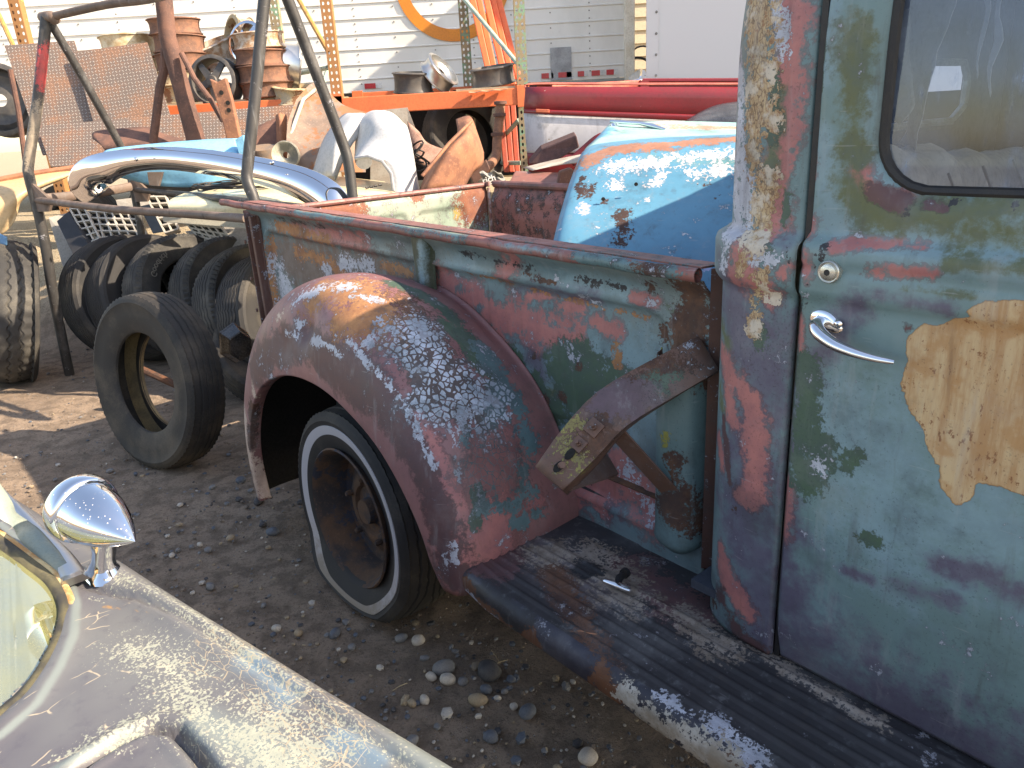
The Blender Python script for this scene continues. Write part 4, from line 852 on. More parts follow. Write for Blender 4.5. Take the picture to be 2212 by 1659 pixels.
# raised fender peak between the gap and the edge, falling forward
pk = plg([(240, 1230), (400, 1350), (620, 1490), (800, 1600), (960, 1700)]); dp = sdl(X, Y, pk); Z += .012*np.exp(-(dp/.03)**2)
g2 = plg([(120, 1720), (200, 1655), (270, 1610), (330, 1585), (385, 1590), (430, 1640), (470, 1700), (500, 1760)]); d2 = sdl(X, Y, g2)
Z -= .028*np.exp(-(d2/.0060)**2); Z += .004*np.exp(-((d2-.016)/.006)**2)
ra = plg([(-60, 1640), (0, 1590), (80, 1520), (130, 1440), (160, 1370), (160, 1300), (145, 1260)]); d3 = sdl(X, Y, ra); Z += .006*np.exp(-(d3/.018)**2)
vn = np.array([noise.noise(Vector((x*3, y*3, 7))) for x, y in zip(X.ravel(), Y.ravel())]).reshape(X.shape); Z += .003*vn
# the cowl well behind the glass is cut away
wl = plg([(0, 1545), (70, 1480), (118, 1400), (140, 1335), (137, 1290), (110, 1245), (60, 1205), (0, 1160), (-300, 950), (-500, 1400), (-300, 1760)])
cx0 = np.zeros(X.shape, bool)
for i in range(len(wl)):
    a, b_ = wl[i], wl[(i+1) % len(wl)]; c = (a[1] > Y) != (b_[1] > Y); cx0 ^= c & (X < (b_[0]-a[0])*(Y-a[1])/(b_[1]-a[1]+1e-12)+a[0])
dw = sdl(X, Y, wl+wl[:1]); keepv = ~(cx0 & (dw > .006))
vs = np.stack([X, Y, Z], -1).reshape(-1, 3); ny = len(YS); kv = keepv.ravel(); fs = []
for i in range(len(XS)-1):
    for j in range(ny-1):
        q = (i*ny+j, (i+1)*ny+j, (i+1)*ny+j+1, i*ny+j+1)
        if kv[q[0]] and kv[q[1]] and kv[q[2]] and kv[q[3]]: fs.append(q)
used = np.unique(np.array(fs).ravel()); mp = -np.ones(len(vs), int); mp[used] = np.arange(len(used))
body = mesh('fender_and_cowl', vs[used].tolist(), mp[np.array(fs)].tolist(), M_CAR, car)
paint(body, [
 ('lich', [(280, 1400), (350, 1440), (400, 1500), (450, 1560), (560, 1620), (650, 1680)], 36, 50), ('lich', [(400, 1500), (330, 1550), (230, 1590)], 22, 36), ('lich', [(230, 1320-80), (300, 1262), (380, 1300), (480, 1370), (600, 1460), (760, 1570), (880, 1660)], 12, 30),
 ('lich', [(500, 1500), (620, 1560), (700, 1640)], 20, 40), ('lich', [(600, 1500), (760, 1620)], 8, 24), ('lich', [(120, 1640), (230, 1600), (330, 1570)], 4, 14), ('lich', [(190, 1290), (230, 1300)], 3, 10), ('lich', [(430, 1560), (560, 1600)], 20, 50),
 ('edge', [(0, 1590), (80, 1520), (130, 1440), (160, 1370), (165, 1300), (150, 1250), (60, 1180), (0, 1130)], 7, 7), ('edge', [(120, 1660), (200, 1620), (300, 1580)], 9, 10), ('edge', [(520, 1350), (700, 1470), (900, 1620), (1000, 1700)], 16, 40), ('edge', [(440, 1560), (520, 1600), (640, 1659)], 30, 40),
 ('crz', [(480, 1385), (560, 1440), (620, 1500), (700, 1560), (760, 1600)], 36, 20), ('crz', [(560, 1480), (640, 1560), (700, 1620)], 30, 30), ('crz', [(420, 1430), (500, 1450)], 16, 20),
 ('blu', [(540, 1430), (620, 1500)], 20, 30), ('blu', [(740, 1590), (820, 1640)], 24, 24), ('dirt', [(225, 1310), (290, 1318), (330, 1325)], 3, 8)], inv=CI)
# windscreen rising to the rear with its rubber and pillar
def cst(u, v, z): s_, t_ = st(u, v, z); return (s_, t_, z)
WB = [(-120, 1660), (0, 1545), (70, 1480), (118, 1400), (140, 1335)]; WT = [(137, 1290), (110, 1245), (60, 1205), (0, 1160), (-120, 1070)]
def onpl(u, v, k=.50):
    a = Vector(cst(0, 1545, CZ+.012)); c = Vector(cst(140, 1335, CZ+.012)); d = (c-a).normalized(); nn = Vector((-d.y, d.x, 0)); z = CZ+.012
    if (Vector(cst(0, 1160, CZ))-a).dot(nn) < 0: nn = -nn
    for _ in range(12): z = CZ+.012+k*max(0, (Vector(cst(u, v, z))-a).dot(nn))
    return cst(u, v, z)
edgeP = [onpl(u, v) for u, v in WB+WT]
eb = cat([np.array(p) for p in edgeP], 5)
def band(name, off0, off1, h0, h1, mt):
    vs = []
    cen = np.mean([np.array(p) for p in edgeP], 0)
    for i, p in enumerate(eb):
        t = eb[min(i+1, len(eb)-1)]-eb[max(i-1, 0)]; nn = np.cross(t, [0, 0, 1]); nn /= np.linalg.norm(nn)+1e-9
        if nn @ (p-cen) < 0: nn = -nn
        for o_, h in ((off0, h0), ((off0*2+off1)/3, max(h0, h1)+.003), ((off0+off1*2)/3, max(h0, h1)+.003), (off1, h1)): vs.append(p+nn*o_+np.array([0, 0, h]))
    return mesh(name, vs, [(i*4+k, (i+1)*4+k, (i+1)*4+k+1, i*4+k+1) for i in range(len(eb)-1) for k in range(3)], mt, car)
band('screen_rubber', -.014, .004, -.012, .0, plain('cracked_rubber', (.03, .03, .028), (.10, .09, .05), 30, .7))
band('screen_bead', .002, .013, -.004, -.004, rusty('yellowed_sealant', (.36, .20, .08), (.50, .42, .24), None, .5, 30, .8))
cen = np.mean([np.array(p) for p in edgeP], 0); vs = [cen]+[p+np.array([0, 0, -.010]) for p in eb]
def _wg():
    N = NT('greenish_windscreen'); t = N.t; out = t.nodes['Material Output']
    g = N.n('ShaderNodeBsdfGlossy'); g.inputs['Roughness'].default_value = .03; g.inputs[0].default_value = (.9, .92, .8, 1)
    d = N.n('ShaderNodeBsdfTransparent'); d.inputs[0].default_value = (.80, .86, .66, 1)
    df = N.n('ShaderNodeBsdfDiffuse'); df.inputs[0].default_value = (.23, .235, .11, 1)
    fz = N.n('ShaderNodeFresnel'); fz.inputs[0].default_value = 1.52; m1 = N.n('ShaderNodeMixShader'); t.links.new(N.math('ADD', fz.outputs[0], .02), m1.inputs[0]); t.links.new(d.outputs[0], m1.inputs[1]); t.links.new(g.outputs[0], m1.inputs[2])
    m2 = N.n('ShaderNodeMixShader'); t.links.new(N.ss(N.noise(7, 6, .6), .3, .75, .30, .62), m2.inputs[0]); t.links.new(m1.outputs[0], m2.inputs[1]); t.links.new(df.outputs[0], m2.inputs[2]); t.links.new(m2.outputs[0], out.inputs[0]); return N.m
mesh('windscreen', vs[1:], [tuple(range(len(vs)-1))], _wg(), car, False)
b = MB(); b.slab([(-1.15, T0+.14, .70), (.10, T0+.14, .66), (.10, 1.1, .66), (-1.15, 1.1, .70)], (0, 0, -.02)); b.build('dash_shelf', plain('faded_dash', (.16, .17, .095), (.05, .06, .045), 3.2, .8), car, smooth=False)
b = MB(); b.tube([(-.30, T0+.35, .76), (-.12, T0+.42, .74), (-.06, T0+.60, .73), (-.10, T0+.85, .73)], .018, 8); b.build('reflected_strip', plain('dark_reflected_strip', (.03, .035, .04)), car)  # dark bar added to stand in for a reflection in the windscreen
MB().slab([(-.20, T0+.46, .735), (-.14, T0+.46, .735), (-.12, T0+.60, .735), (-.19, T0+.60, .735)], (0, 0, .01)).build('reflected_patch', plain('orange_reflected_patch', (.42, .16, .07)), car, smooth=False)  # orange slab added to stand in for a reflected patch in the glass
# tally marks scratched on the glass corner, as in the photograph
b = MB(); p0 = np.array(cst(62, 1500-10, CZ+.03))
mk = [((52, 1478), (66, 1486)), ((56, 1486), (64, 1470)), ((66, 1490), (80, 1496)), ((70, 1480), (74, 1500)), ((80, 1484), (96, 1500)), ((84, 1500), (94, 1486)), ((60, 1464), (68, 1468))]
mk = [((u0, v0), (u1, v1)) for (u0, v0), (u1, v1) in mk]
for (a, c) in mk:
    A_ = np.array(cst(a[0]-2, a[1]-0, CZ+.018)); B_ = np.array(cst(c[0]-2, c[1]-0, CZ+.018))
    A_ = np.array(cst((a[0]-52)*.55+52, (a[1]-1464)*.55+1348, CZ+.014)); B_ = np.array(cst((c[0]-52)*.55+52, (c[1]-1464)*.55+1348, CZ+.014)); b.tube([A_, B_], .0009, 5)
b.build('scratched_mark', plain('white_scratch', (.8, .82, .8)), car)
# bright trim along the screen pillar and at the door
def strip(name, P, w0, w1, mt, hgt=.006, zz=.0):
    pp = cat([np.array(cst(u, v, z)) for u, v, z in P], 6); n = len(pp); vs = []
    for i, p in enumerate(pp):
        t = pp[min(i+1, n-1)]-pp[max(i-1, 0)]; nn = np.cross(t, [0, 0, 1]); nn /= np.linalg.norm(nn); w_ = w0+(w1-w0)*i/(n-1)
        vs += [p-nn*w_, p-nn*w_*.6+np.array([0, 0, hgt]), p+nn*w_*.6+np.array([0, 0, hgt]), p+nn*w_]
    return mesh(name, vs, [(i*4+k, (i+1)*4+k, (i+1)*4+k+1, i*4+k+1) for i in range(n-1) for k in range(3)]+[(0, 1, 2, 3), (4*n-4, 4*n-3, 4*n-2, 4*n-1)], mt, car)
M_TRIM = NT('dull_stainless').out((.62, .60, .58), .34, 1.0)
strip('pillar_moulding', [(-60, 1010, CZ+.17), (0, 1092, CZ+.12), (60, 1150, CZ+.07), (110, 1205, CZ+.04), (150, 1250, CZ+.02)], .020, .014, plain('pillar_paint', (.20, .25, .23), (.28, .30, .24), 30, .35), .010)
strip('vent_window_trim', [(-40, 1020, CZ+.10), (20, 1085, CZ+.07), (80, 1150, CZ+.045), (130, 1205, CZ+.030), (162, 1262, CZ+.020)], .004, .022, M_TRIM, .012)
strip('door_gap', [(-60, 1000, CZ+.02), (0, 1080, CZ+.018), (80, 1150, CZ+.014), (130, 1195, CZ+.013)], .004, .006, M_RUBB, .003)
# side of the body down to the sill, wheel and far side (beyond the picture)
b = MB(); b.slab([(smin, tmin+.0, .46), (smax, tmin, .46), (smax, 1.6, .46), (smin, 1.6, .46)], (0, 0, -.20)); 
b.add([(smin, tmin+.012, .47), (smax, tmin+.012, .47), (smax, tmin+.03, .25), (smin, tmin+.03, .25)], [(0, 1, 2, 3)]); b.build('body_side', M_CAR, car, smooth=False)
for s_ in (.75, -1.9):
    tm = tyre_mesh(.33, .19, .19, 5); tm.v = [Matrix.Translation((s_, T0+.16, .33)) @ v for v in tm.v]; tm.build('tyre', M_TYRE, car)
# bullet mirror
mb_ = bpy.data.objects.new('wing_mirror', None); COL.objects.link(mb_); mb_.parent = car
foot = Vector(cst(218, 1236, CZ+.012)); hd = Vector(CI @ (CAM+ray(193, 1108)*((Vector(CM @ foot)-CAM).dot(FW)*.965)))
tip = (CI @ (CAM+ray(292, 1170)*((CM @ hd-CAM).dot(FW)*.95))); axd = (tip-hd).normalized()
rimc = hd-axd*.030; L_ = (tip-hd).length
Rm = axd.to_track_quat('Y', 'Z').to_matrix().to_4x4(); Rm.translation = hd
s0 = .0475
prof = [(0, -.030), (s0*.94, -.026), (s0*1.0, -.033), (s0*1.08, -.033), (s0*1.12, -.028), (s0*1.12, -.012), (s0*1.08, -.006), (s0*.98, -.004), (s0*.95, .008)]
for k in range(1, 13):
    t = k/12; prof.append((s0*.95*(1-t**1.55)**.92 if k < 12 else 0, .008+(L_-.008)*t))
MB().lathe(prof, 64, Rm).build('mirror_shell', M_CHROMEP, mb_, auto=50)
b = MB(); top = hd+axd*.03-Vector((0, 0, s0*.75)); pts = [top+Vector((0, 0, .012)), top.lerp(foot, .3), top.lerp(foot, .6), foot+Vector((0, 0, .006))]
n = 20; vs = []
secs = [(top+Vector((0, 0, .014)), .022, .022), (top.lerp(foot, .25), .018, .018), (top.lerp(foot, .55), .017, .019), (top.lerp(foot, .8), .020, .026), (foot+Vector((.004, 0, .004)), .026, .040), (foot+Vector((.004, 0, -.002)), .029, .046)]
for c, ra_, rb_ in secs: vs += [c+Vector((cos(2*pi*k/n)*rb_, sin(2*pi*k/n)*ra_, 0)) for k in range(n)]
fs = [(i*n+k, i*n+(k+1) % n, (i+1)*n+(k+1) % n, (i+1)*n+k) for i in range(len(secs)-1) for k in range(n)]
b.add(vs, fs); b.build('mirror_stalk', M_CHROME, mb_)
c = foot+Vector((.034, .004, .004)); MB().lathe([(.009, 0), (.008, .003), (.004, .0035), (.003, .0015), (0, .0015)], 16, Matrix.Translation(c) @ Matrix.Rotation(pi/2, 4, 'X')).build('mirror_screw', M_CHROME, mb_)
# ---------------------------------------------------------------- ground
def gh(x, y):
    b = sstep(y, 5.55, 6.9)*(1-sstep(x, -1.6, .2))*.75+sstep(y, 5.6, 8.5)*.55*sstep(x, -1.6, .2)
    b += .42*math.exp(-((x+2.9)/.8)**2-((y-6.0)/.35)**2)
    return b
def axis(a, b_, c, d, f_, g_):
    L = []; x = b_
    k = f_
    while x > a: x -= k; k = min(k*1.25, g_); L.append(x)
    L = L[::-1]+fr(b_, c, f_); x = c; k = f_
    while x < d: x += k; k = min(k*1.25, g_); L.append(x)
    return L
gx = axis(-90, -4.2, 1.6, 90, .028, 8); gy = axis(-30, .5, 5.2, 160, .028, 8)
vs = []
for x in gx:
    for y in gy:
        near = 1 if (-4.5 < x < 2 and 0 < y < 7) else 0
        z = gh(x, y)
        if near:
            z += .010*noise.noise(Vector((x*2.2, y*2.2, 0)))+.006*noise.noise(Vector((x*9, y*9, 3)))+.003*noise.noise(Vector((x*26, y*26, 5)))
            z += .012*max(0, noise.noise(Vector((x*5, y*5, 9)))-.15)
            if z > .15: z += .03*noise.noise(Vector((x*7, y*7, 1)))
        vs.append((x, y, z-.004))
n2 = len(gy); fs = [(i*n2+j, (i+1)*n2+j, (i+1)*n2+j+1, i*n2+j+1) for i in range(len(gx)-1) for j in range(n2-1)]
def _dirt():
    N = NT('packed_dirt'); a = N.noise(1.3, 6, .6); m = N.noise(11, 7, .65, N.warp(.04, 7)); f = N.noise(95, 5, .75); g = N.noise(300, 2, .6)
    col = N.mix(N.ss(a, .35, .65), (.26, .195, .145), (.335, .255, .19)); col = N.mix(N.ss(m, .42, .62), col, (.185, .14, .105)); col = N.mix(N.ss(f, .5, .68, 0, .65), col, (.09, .075, .062))
    col = N.mix(N.ss(f, .22, .40, .45, 0), col, (.40, .34, .27)); col = N.mix(N.ss(g, .66, .72, 0, .6), col, (.38, .35, .31))
    z = N.xyz()[2]; k = N.ss(z, .10, .5); col = N.mix(k, col, N.mix(N.ss(f, .45, .6), (.44, .37, .26), (.20, .155, .10)))
    w_ = N.vor(16)[0]; h = N.add(N.add(N.mul(m, 1.0), N.mul(f, .8)), N.mul(g, .25))
    return N.out(col, .95, 0, h, .9, .012, .2)
ground = struct(mesh('ground', vs, fs, _dirt()))
def icos(sub): 
    bm = bmesh.new(); bmesh.ops.create_icosphere(bm, subdivisions=sub, radius=1); vs = [v.co.copy() for v in bm.verts]; fs = [tuple(v.index for v in f.verts) for f in bm.faces]; bm.free(); return vs, fs
I1 = icos(1); I2 = icos(3); I2m = icos(2)
def pebble_mat(nm, c, c2): return plain(nm, c, c2, 25, .75, speck=(.64, tuple(x*1.5 for x in c)), bs=.2, bd=.001)
PM = [pebble_mat('grey_pebble', (.20, .20, .20), (.14, .14, .145)), pebble_mat('blue_grey_pebble', (.11, .13, .16), (.08, .09, .11)), pebble_mat('tan_pebble', (.34, .27, .18), (.26, .20, .14)), pebble_mat('pale_pebble', (.50, .46, .40), (.38, .34, .30)), pebble_mat('dark_pebble', (.07, .07, .075), (.045, .045, .05))]
b = MB()
def stone(mb, c, r, sq, ax, mi, I, sd=0):
    M = Matrix.Rotation(ax, 3, 'Z') @ Matrix.Rotation(random.uniform(-.25, .25), 3, 'X'); e = random.uniform(.65, 1)
    vs = []
    for v in I[0]:
        k = 1+.16*noise.noise(v*1.1+Vector((sd, sd*2, 0))); q = M @ Vector((v.x*r*k, v.y*r*e*k, v.z*r*sq*k)); vs.append(Vector(c)+q)
    mb.add(vs, I[1], mi)
for i in range(1900):
    x = random.uniform(-4.0, 1.5); y = random.uniform(.6, 5.6); r = .0045*exp(abs(random.gauss(0, .55)))
    if random.random() < .55:       # drifts of stones
        cx_, cy_ = random.choice([(-1.0, 2.2), (-.45, 1.55), (-.15, 1.45), (-1.4, 2.9), (-1.9, 2.7), (0, 1.35), (-.75, 1.75)]); x = random.gauss(cx_, .4); y = random.gauss(cy_, .3)
    r = min(r, .02); stone(b, (x, y, gh(x, y)+r*.15), r, .6, random.uniform(0, 6), random.choices(range(5), (5, 2, 2, 1.3, 2))[0], I1, i)
stuff(b.build('gravel', PM))
b = MB()
for i in range(16000):
    x = random.uniform(-3.6, 1.3); y = random.uniform(.7, 4.6); r = random.uniform(.0016, .0042)
    b.add([(x+r*cos(a)*random.uniform(.6, 1.2), y+r*sin(a)*random.uniform(.6, 1.2), gh(x, y)-.001) for a in (0, 2.1, 4.2)]+[(x, y, gh(x, y)+r*1.1)], [(0, 1, 3), (1, 2, 3), (2, 0, 3)], 0 if i % 3 else 1)
for i in range(900):
    x = random.uniform(-3.4, 1.2); y = random.uniform(.8, 4.4); r = random.uniform(.004, .013); stone(b, (x, y, gh(x, y)-r*.1), r, .5, random.uniform(0, 6), 0, I1, i*1.7)
stuff(b.build('soil_crumbs', [plain('soil_crumb', (.21, .165, .13), (.15, .12, .095), 20, .95), PM[0]], smooth=False))
# the larger stones one by one: (u, v, radius, kind, where)
for u, v, r, k, lb in [
 (904, 1387, 17, 3, 'white round pebble standing alone right of the flat tyre'), (1058, 1455, 30, 4, 'largest dark grey stone of the pebble cluster'), (1033, 1517, 22, 2, 'rounded beige stone below the dark cluster stone'),
 (968, 1472, 20, 3, 'pale oval stone left of the dark cluster stone'), (960, 1449, 26, 0, 'flat grey stone at the left end of the cluster'), (1140, 1542, 22, 1, 'blue grey oval stone right of the cluster'), (1060, 1595, 19, 1, 'blue grey stone below the cluster, nearest the car'),
 (1270, 1640, 24, 3, 'big pale stone at the bottom edge below the running board'), (645, 1370, 13, 2, 'yellow brown pebble under the whitewall tyre'), (598, 1360, 12, 3, 'small white pebble left of the yellow brown one'), (724, 1372, 16, 1, 'blue grey pebble in front of the flat tyre'),
 (867, 1382, 15, 0, 'grey stone half sunk beside the white round pebble'), (890, 1605, 18, 0, 'grey stone beside the car fender edge at the bottom'), (1050, 1492, 15, 1, 'small blue stone touching the big dark cluster stone'), (1105, 1470, 12, 1, 'small slate pebble right of the big dark stone'), (1000, 1475, 13, 0, 'small grey pebble in the middle of the cluster'), (890, 1522, 13, 2, 'small brown stone near the fender edge'), (917, 1515, 15, 3, 'pale broken stone near the fender edge'),
 (1110, 1528, 10, 3, 'tiny pale pebble left of the blue grey oval stone'), (1075, 1510, 9, 3, 'tiny white pebble under the big dark stone'), (932, 1465, 15, 3, 'pale stone leftmost in the cluster'), (460, 1055, 9, 0, 'grey pebble in front of the spare tyre'), (560, 1085, 14, 4, 'dark flat stone behind the fender tip'), (390, 1092, 7, 3, 'small pale pebble beyond the bullet mirror'),
 (432, 1178, 8, 3, 'white pebble right of the bullet mirror'), (450, 1190, 9, 0, 'grey pebble paired with the white one by the mirror'), (498, 1164, 10, 2, 'tan pebble right of the bullet mirror'), (590, 1152, 15, 1, 'blue grey flat pebble left of the whitewall tyre'), (568, 1135, 9, 4, 'dark small pebble left of the whitewall tyre'), (520, 1040, 12, 1, 'flat blue grey pebble beyond the fender tip'),
 (455, 1270, 13, 0, 'grey pebble beside the car fender peak'), (372, 1202, 9, 3, 'pale pebble next to the mirror foot'), (385, 1190, 7, 0, 'small grey pebble next to the mirror foot'), (760, 1400, 10, 0, 'grey crusted pebble below the flat tyre'), (570, 1310, 8, 0, 'small half buried pebble left of the tyre'), (1090, 1496, 9, 0, 'small grey pebble under the slate one'), (975, 1400, 8, 0, 'small grey pebble right of the white round one')]:
    g = onz(u, v, 0); rm = r*mpp(g)*.95; mb = MB(); stone(mb, (0, 0, rm*.30), rm, .68, random.uniform(0, 3), 0, I2, u*.37)
    o = mb.build('pebble', PM[k]); o.location = g; tag(o, lb, 'stone', 'loose stones on the ground')
M_STRAW = plain('dry_straw', (.42, .33, .19), (.30, .22, .12), 30)
for (a, c, lb) in (((848, 1492), (880, 1475), 'thin straw stalk lying left of the pebble cluster'), ((1062, 1405), (1080, 1432), 'short straw stalk above the dark cluster stone'), ((1070, 1435), (1098, 1425), 'crossed straw stalk above the dark cluster stone')):
    A_ = onz(*a, .004); B_ = onz(*c, .010); solo(MB().tube([A_, A_.lerp(B_, .5)+Vector((0, 0, .003)), B_], .0013, 5).build('straw_stalk', M_STRAW), lb, 'straw', 'straw stalks on the dirt')

# ---------------------------------------------------------------- tyres in the yard
TYR = {}
def put_tyre(key, c, nrm, roll=0, label='', mat_=None, group='used tyres leaning behind the truck', spec=(.44, .21, .26, 5, 0, .0015, .006, .004)):
    nrm = Vector(nrm).normalized()
    if key not in TYR:
        o = tyre_mesh(*spec).build('tyre', mat_ or M_TYREG); TYR[key] = o.data
    else: o = bpy.data.objects.new('tyre', TYR[key]); COL.objects.link(o)
    q = nrm.to_track_quat('Y', 'Z').to_matrix().to_4x4(); o.matrix_world = Matrix.Translation(c) @ q @ Matrix.Rotation(roll, 4, 'Y')
    return tag(o, label, 'tyre', group)
NTY = Vector((-.45, -1, .06))         # which way their axles point
def onplane(u, v, z): return onz(u, v, z)
# front spare: seen (240-480, 635-1015)
g = onz(372, 1008, 0); 
put_tyre('spare', Vector((g.x-.03, g.y+.10, .395)), (-.57, -.82, .14), .3, 'smooth black tyre standing upright alone in front of the leaning row', M_TYREB, spec=(.412, .175, .235, 5, 0, .0012, .006, .007))
NR = (.82, -.50, .34)
for i, (x, y, z, nr, ky, lb) in enumerate([
 (-2.65, 5.22, .42, (.80, -.52, .22), 'rib', 'ribbed black tyre leftmost in the leaning row, next to the bent rack leg'),
 (-2.43, 5.14, .42, (.80, -.50, .30), 'rib', 'fine ribbed brownish tyre second from the left in the leaning row'),
 (-2.14, 5.04, .43, (.78, -.52, .34), 'notch', 'dusty grey tyre with a sunlit notched sidewall in the middle of the row'),
 (-1.83, 5.0, .40, (.78, -.52, .36), 'notch', 'notched tyre right of the dusty grey one, mostly in shade'),
 (-1.58, 4.72, .38, (.80, -.50, .34), 'notch', 'notched tyre second from the truck bed in the leaning row'),
 (-1.38, 4.50, .36, (.86, -.44, .22), 'rib', 'tyre nearest the bed corner post in the leaning row')]):
    RT_ = put_tyre(ky, Vector((x, y, z)), nr, i*.7, lb, M_TYREG if ky == 'notch' else M_TYRE, spec=(.43, .22, .25, 7, 0, .003, .007, .014) if ky == 'notch' else (.43, .23, .25, 8, 0, .004, .006, 0))
def textmesh(txt, size, ex=.001, bold=0):
    cu = bpy.data.curves.new('lettering', 'FONT'); cu.body = txt; cu.size = size; cu.extrude = ex; cu.offset = bold; cu.align_x = 'CENTER'
    o = bpy.data.objects.new('lettering', cu); COL.objects.link(o); bpy.context.view_layer.update(); me = bpy.data.meshes.new_from_object(o.evaluated_get(bpy.context.evaluated_depsgraph_get())); bpy.data.objects.remove(o); return me
GT = [o for o in bpy.data.objects if o.get('label', '').startswith('dusty grey tyre')][0]
me = textmesh('Goodrich', .055, .002, 0); R_0 = .335
bpy.context.view_layer.update(); MI = GT.matrix_world.inverted(); cdir = MI @ at(338, 580, 4.9); a0 = atan2(cdir.z, cdir.x)
sgn = -1 if (MI @ CAM).y < 0 else 1
for v in me.vertices:
    x, y, z = v.co; r = R_0-y; a = a0+sgn*x/R_0; v.co = (r*cos(a), sgn*(.116+z), r*sin(a))
me.materials.append(plain('dusty_raised_rubber', (.15, .14, .12))); to = bpy.data.objects.new('raised_lettering', me); COL.objects.link(to); to.parent = GT
put_tyre('lug', Vector((-3.24, 4.80, .455)), (.80, .52, -.22), 0, 'big truck tyre with zigzag tread cut off by the left picture edge', M_TYREG, spec=(.465, .31, .27, 4, 0, .007, .009, .0, 160, 0, .035))
tan_ = MB(); tan_.lathe([(.232, -.05), (.236, -.075), (.30, -.078), (.36, -.05)], 60); to = tan_.build('inner_liner', plain('tan_dried_liner', (.30, .22, .11), (.16, .12, .07), 10)); sp_ = [o for o in bpy.data.objects if o.get('label', '').startswith('smooth black tyre')][0]; to.parent = sp_
put_tyre('spare', Vector((-1.35, 4.35, .22)), (.3, -.5, .8), 0, 'tyre lying low behind the upright spare, seen through its hole', M_TYREB)
solo(MB().tube([A3(300, 795, 4.0), A3(420, 850, 3.9)], .02, 8).build('pipe', rusty('rusty_floor_pipe')), 'rusty pipe on the ground seen through the spare tyre hole', 'pipe')

# ---------------------------------------------------------------- bent tube rack behind the bed
M_TUBE = patina('worn_black_tube', (.045, .042, .04), (.03, .03, .03), [amb('rust', .16), amb('white', .02), ('red', (.45, .05, .05), (.35, .05, .05), .1, .4, .3, .5, 0, 0), ('dusty', (.30, .25, .19), (.22, .18, .14), .2, .8, .4, .8, 0, .12)], .45, 1.4, .2)
M_TUBEB = patina('rusty_bare_tube', (.17, .12, .095), (.10, .07, .055), [amb('rust', .2)], .6, 1.3, .2)
rack = thing('pipe_rack', 'bent black tube rack leaning out behind the pickup bed', 'rack', at(110, 620, 4.7))
def rt(P, r, nm, mt=M_TUBE, fl=1): return MB().tube([tuple(p) for p in cat([np.array(A3(*p)) for p in P], 5)], r, 12, flat=fl).build(nm, mt)
legs = [rt([(100, 38, 4.85), (92, 120, 4.82), (80, 230, 4.78), (62, 350, 4.72), (64, 385, 4.7), (82, 455, 4.7), (98, 530, 4.7), (116, 640, 4.72), (140, 760, 4.78), (152, 815, 4.84)], .030, 'leg'), rt([(104, 40, 4.85), (160, 135, 4.95), (222, 245, 5.1), (268, 332, 5.2), (284, 390, 5.2), (300, 470, 5.2), (314, 560, 5.2)], .024, 'leg'),
 rt([(584, -90, 3.75), (571, 0, 3.72), (553, 190, 3.66), (536, 350, 3.6), (534, 390, 3.58), (546, 422, 3.56), (550, 440, 3.55)], .027, 'leg'), rt([(586, -90, 3.75), (622, 0, 3.8), (672, 130, 3.86), (735, 295, 3.92), (752, 350, 3.92), (762, 428, 3.9)], .027, 'leg'),
 rt([(104, 38, 4.85), (230, 10, 4.6), (350, -8, 4.4), (585, -85, 3.75)], .022, 'ridge_bar', M_TUBEB), rt([(78, 432, 4.7), (250, 452, 4.2), (400, 462, 3.85), (532, 472, 3.56)], .021, 'side_rail', M_TUBEB), rt([(292, 410, 5.2), (400, 420, 4.6), (490, 430, 4.05), (700, 452, 3.9)], .018, 'side_rail'),
 rt([(84, 430, 4.7), (200, 418, 4.95), (290, 402, 5.2)], .014, 'cross_bar', M_TUBEB, 2), rt([(120, 45, 4.84), (112, 36, 4.82), (92, 38, 4.88)], .030, 'end_joint', M_TUBEB)]
for u, v, Y in ((86, 420, 4.68), (300, 402, 5.18)):
    b = MB(); p = Vector(A3(u, v, Y)); b.slab([p+Vector((-.05, 0, .09)), p+Vector((.08, -.04, -.04)), p+Vector((.05, -.04, -.10)), p+Vector((-.05, 0, -.10))], (0, .03, 0)); legs.append(b.build('clamp_plate', M_TUBEB, smooth=False))
b = MB(); b.slab([A3(300, 335, 4.9), A3(358, 330, 4.9), A3(352, 352, 4.9), A3(325, 372, 4.9), A3(312, 372, 4.9)], (0, .01, 0))
legs.append(b.build('gusset_plate', M_TUBEB, smooth=False))
paint(legs[0], [('red', [(98, 110), (92, 180)], 10, 6), ('dusty', [(80, 250), (66, 340)], 14, 10)], tr=False)
kids(rack, legs)
# chrome bumper hung on the rack
def strip3(name, C, Wd, dep, mt, k=6, tw=None):
    """bumper blade: centre line C (u, v, Y, half height), bulging towards the viewer"""
    cc = cat([np.array(A3(*c[:3])+(c[3],)) for c in C], k); rows = []
    for i, c in enumerate(cc):
        t = cc[min(i+1, len(cc)-1)][:3]-cc[max(i-1, 0)][:3]; t /= np.linalg.norm(t); f = np.array(CAM)-c[:3]; f /= np.linalg.norm(f); n_ = np.cross(t, f); n_ /= np.linalg.norm(n_); f = np.cross(n_, t); h = c[3]
        rows.append([tuple(c[:3]+n_*h*a-f*dep*(a*a)*1.0) for a in (-1, -.92, -.6, -.2, .2, .6, .92, 1)])
    vs, fs = loft(rows, 3, 1); o = mesh(name, vs, fs, mt); m = o.modifiers.new('s', 'SOLIDIFY'); m.thickness = .004; return o
bm_ = thing('chrome_bumper', 'curved chrome bumper hanging over the tube rack', 'bumper', at(300, 430, 4.6))
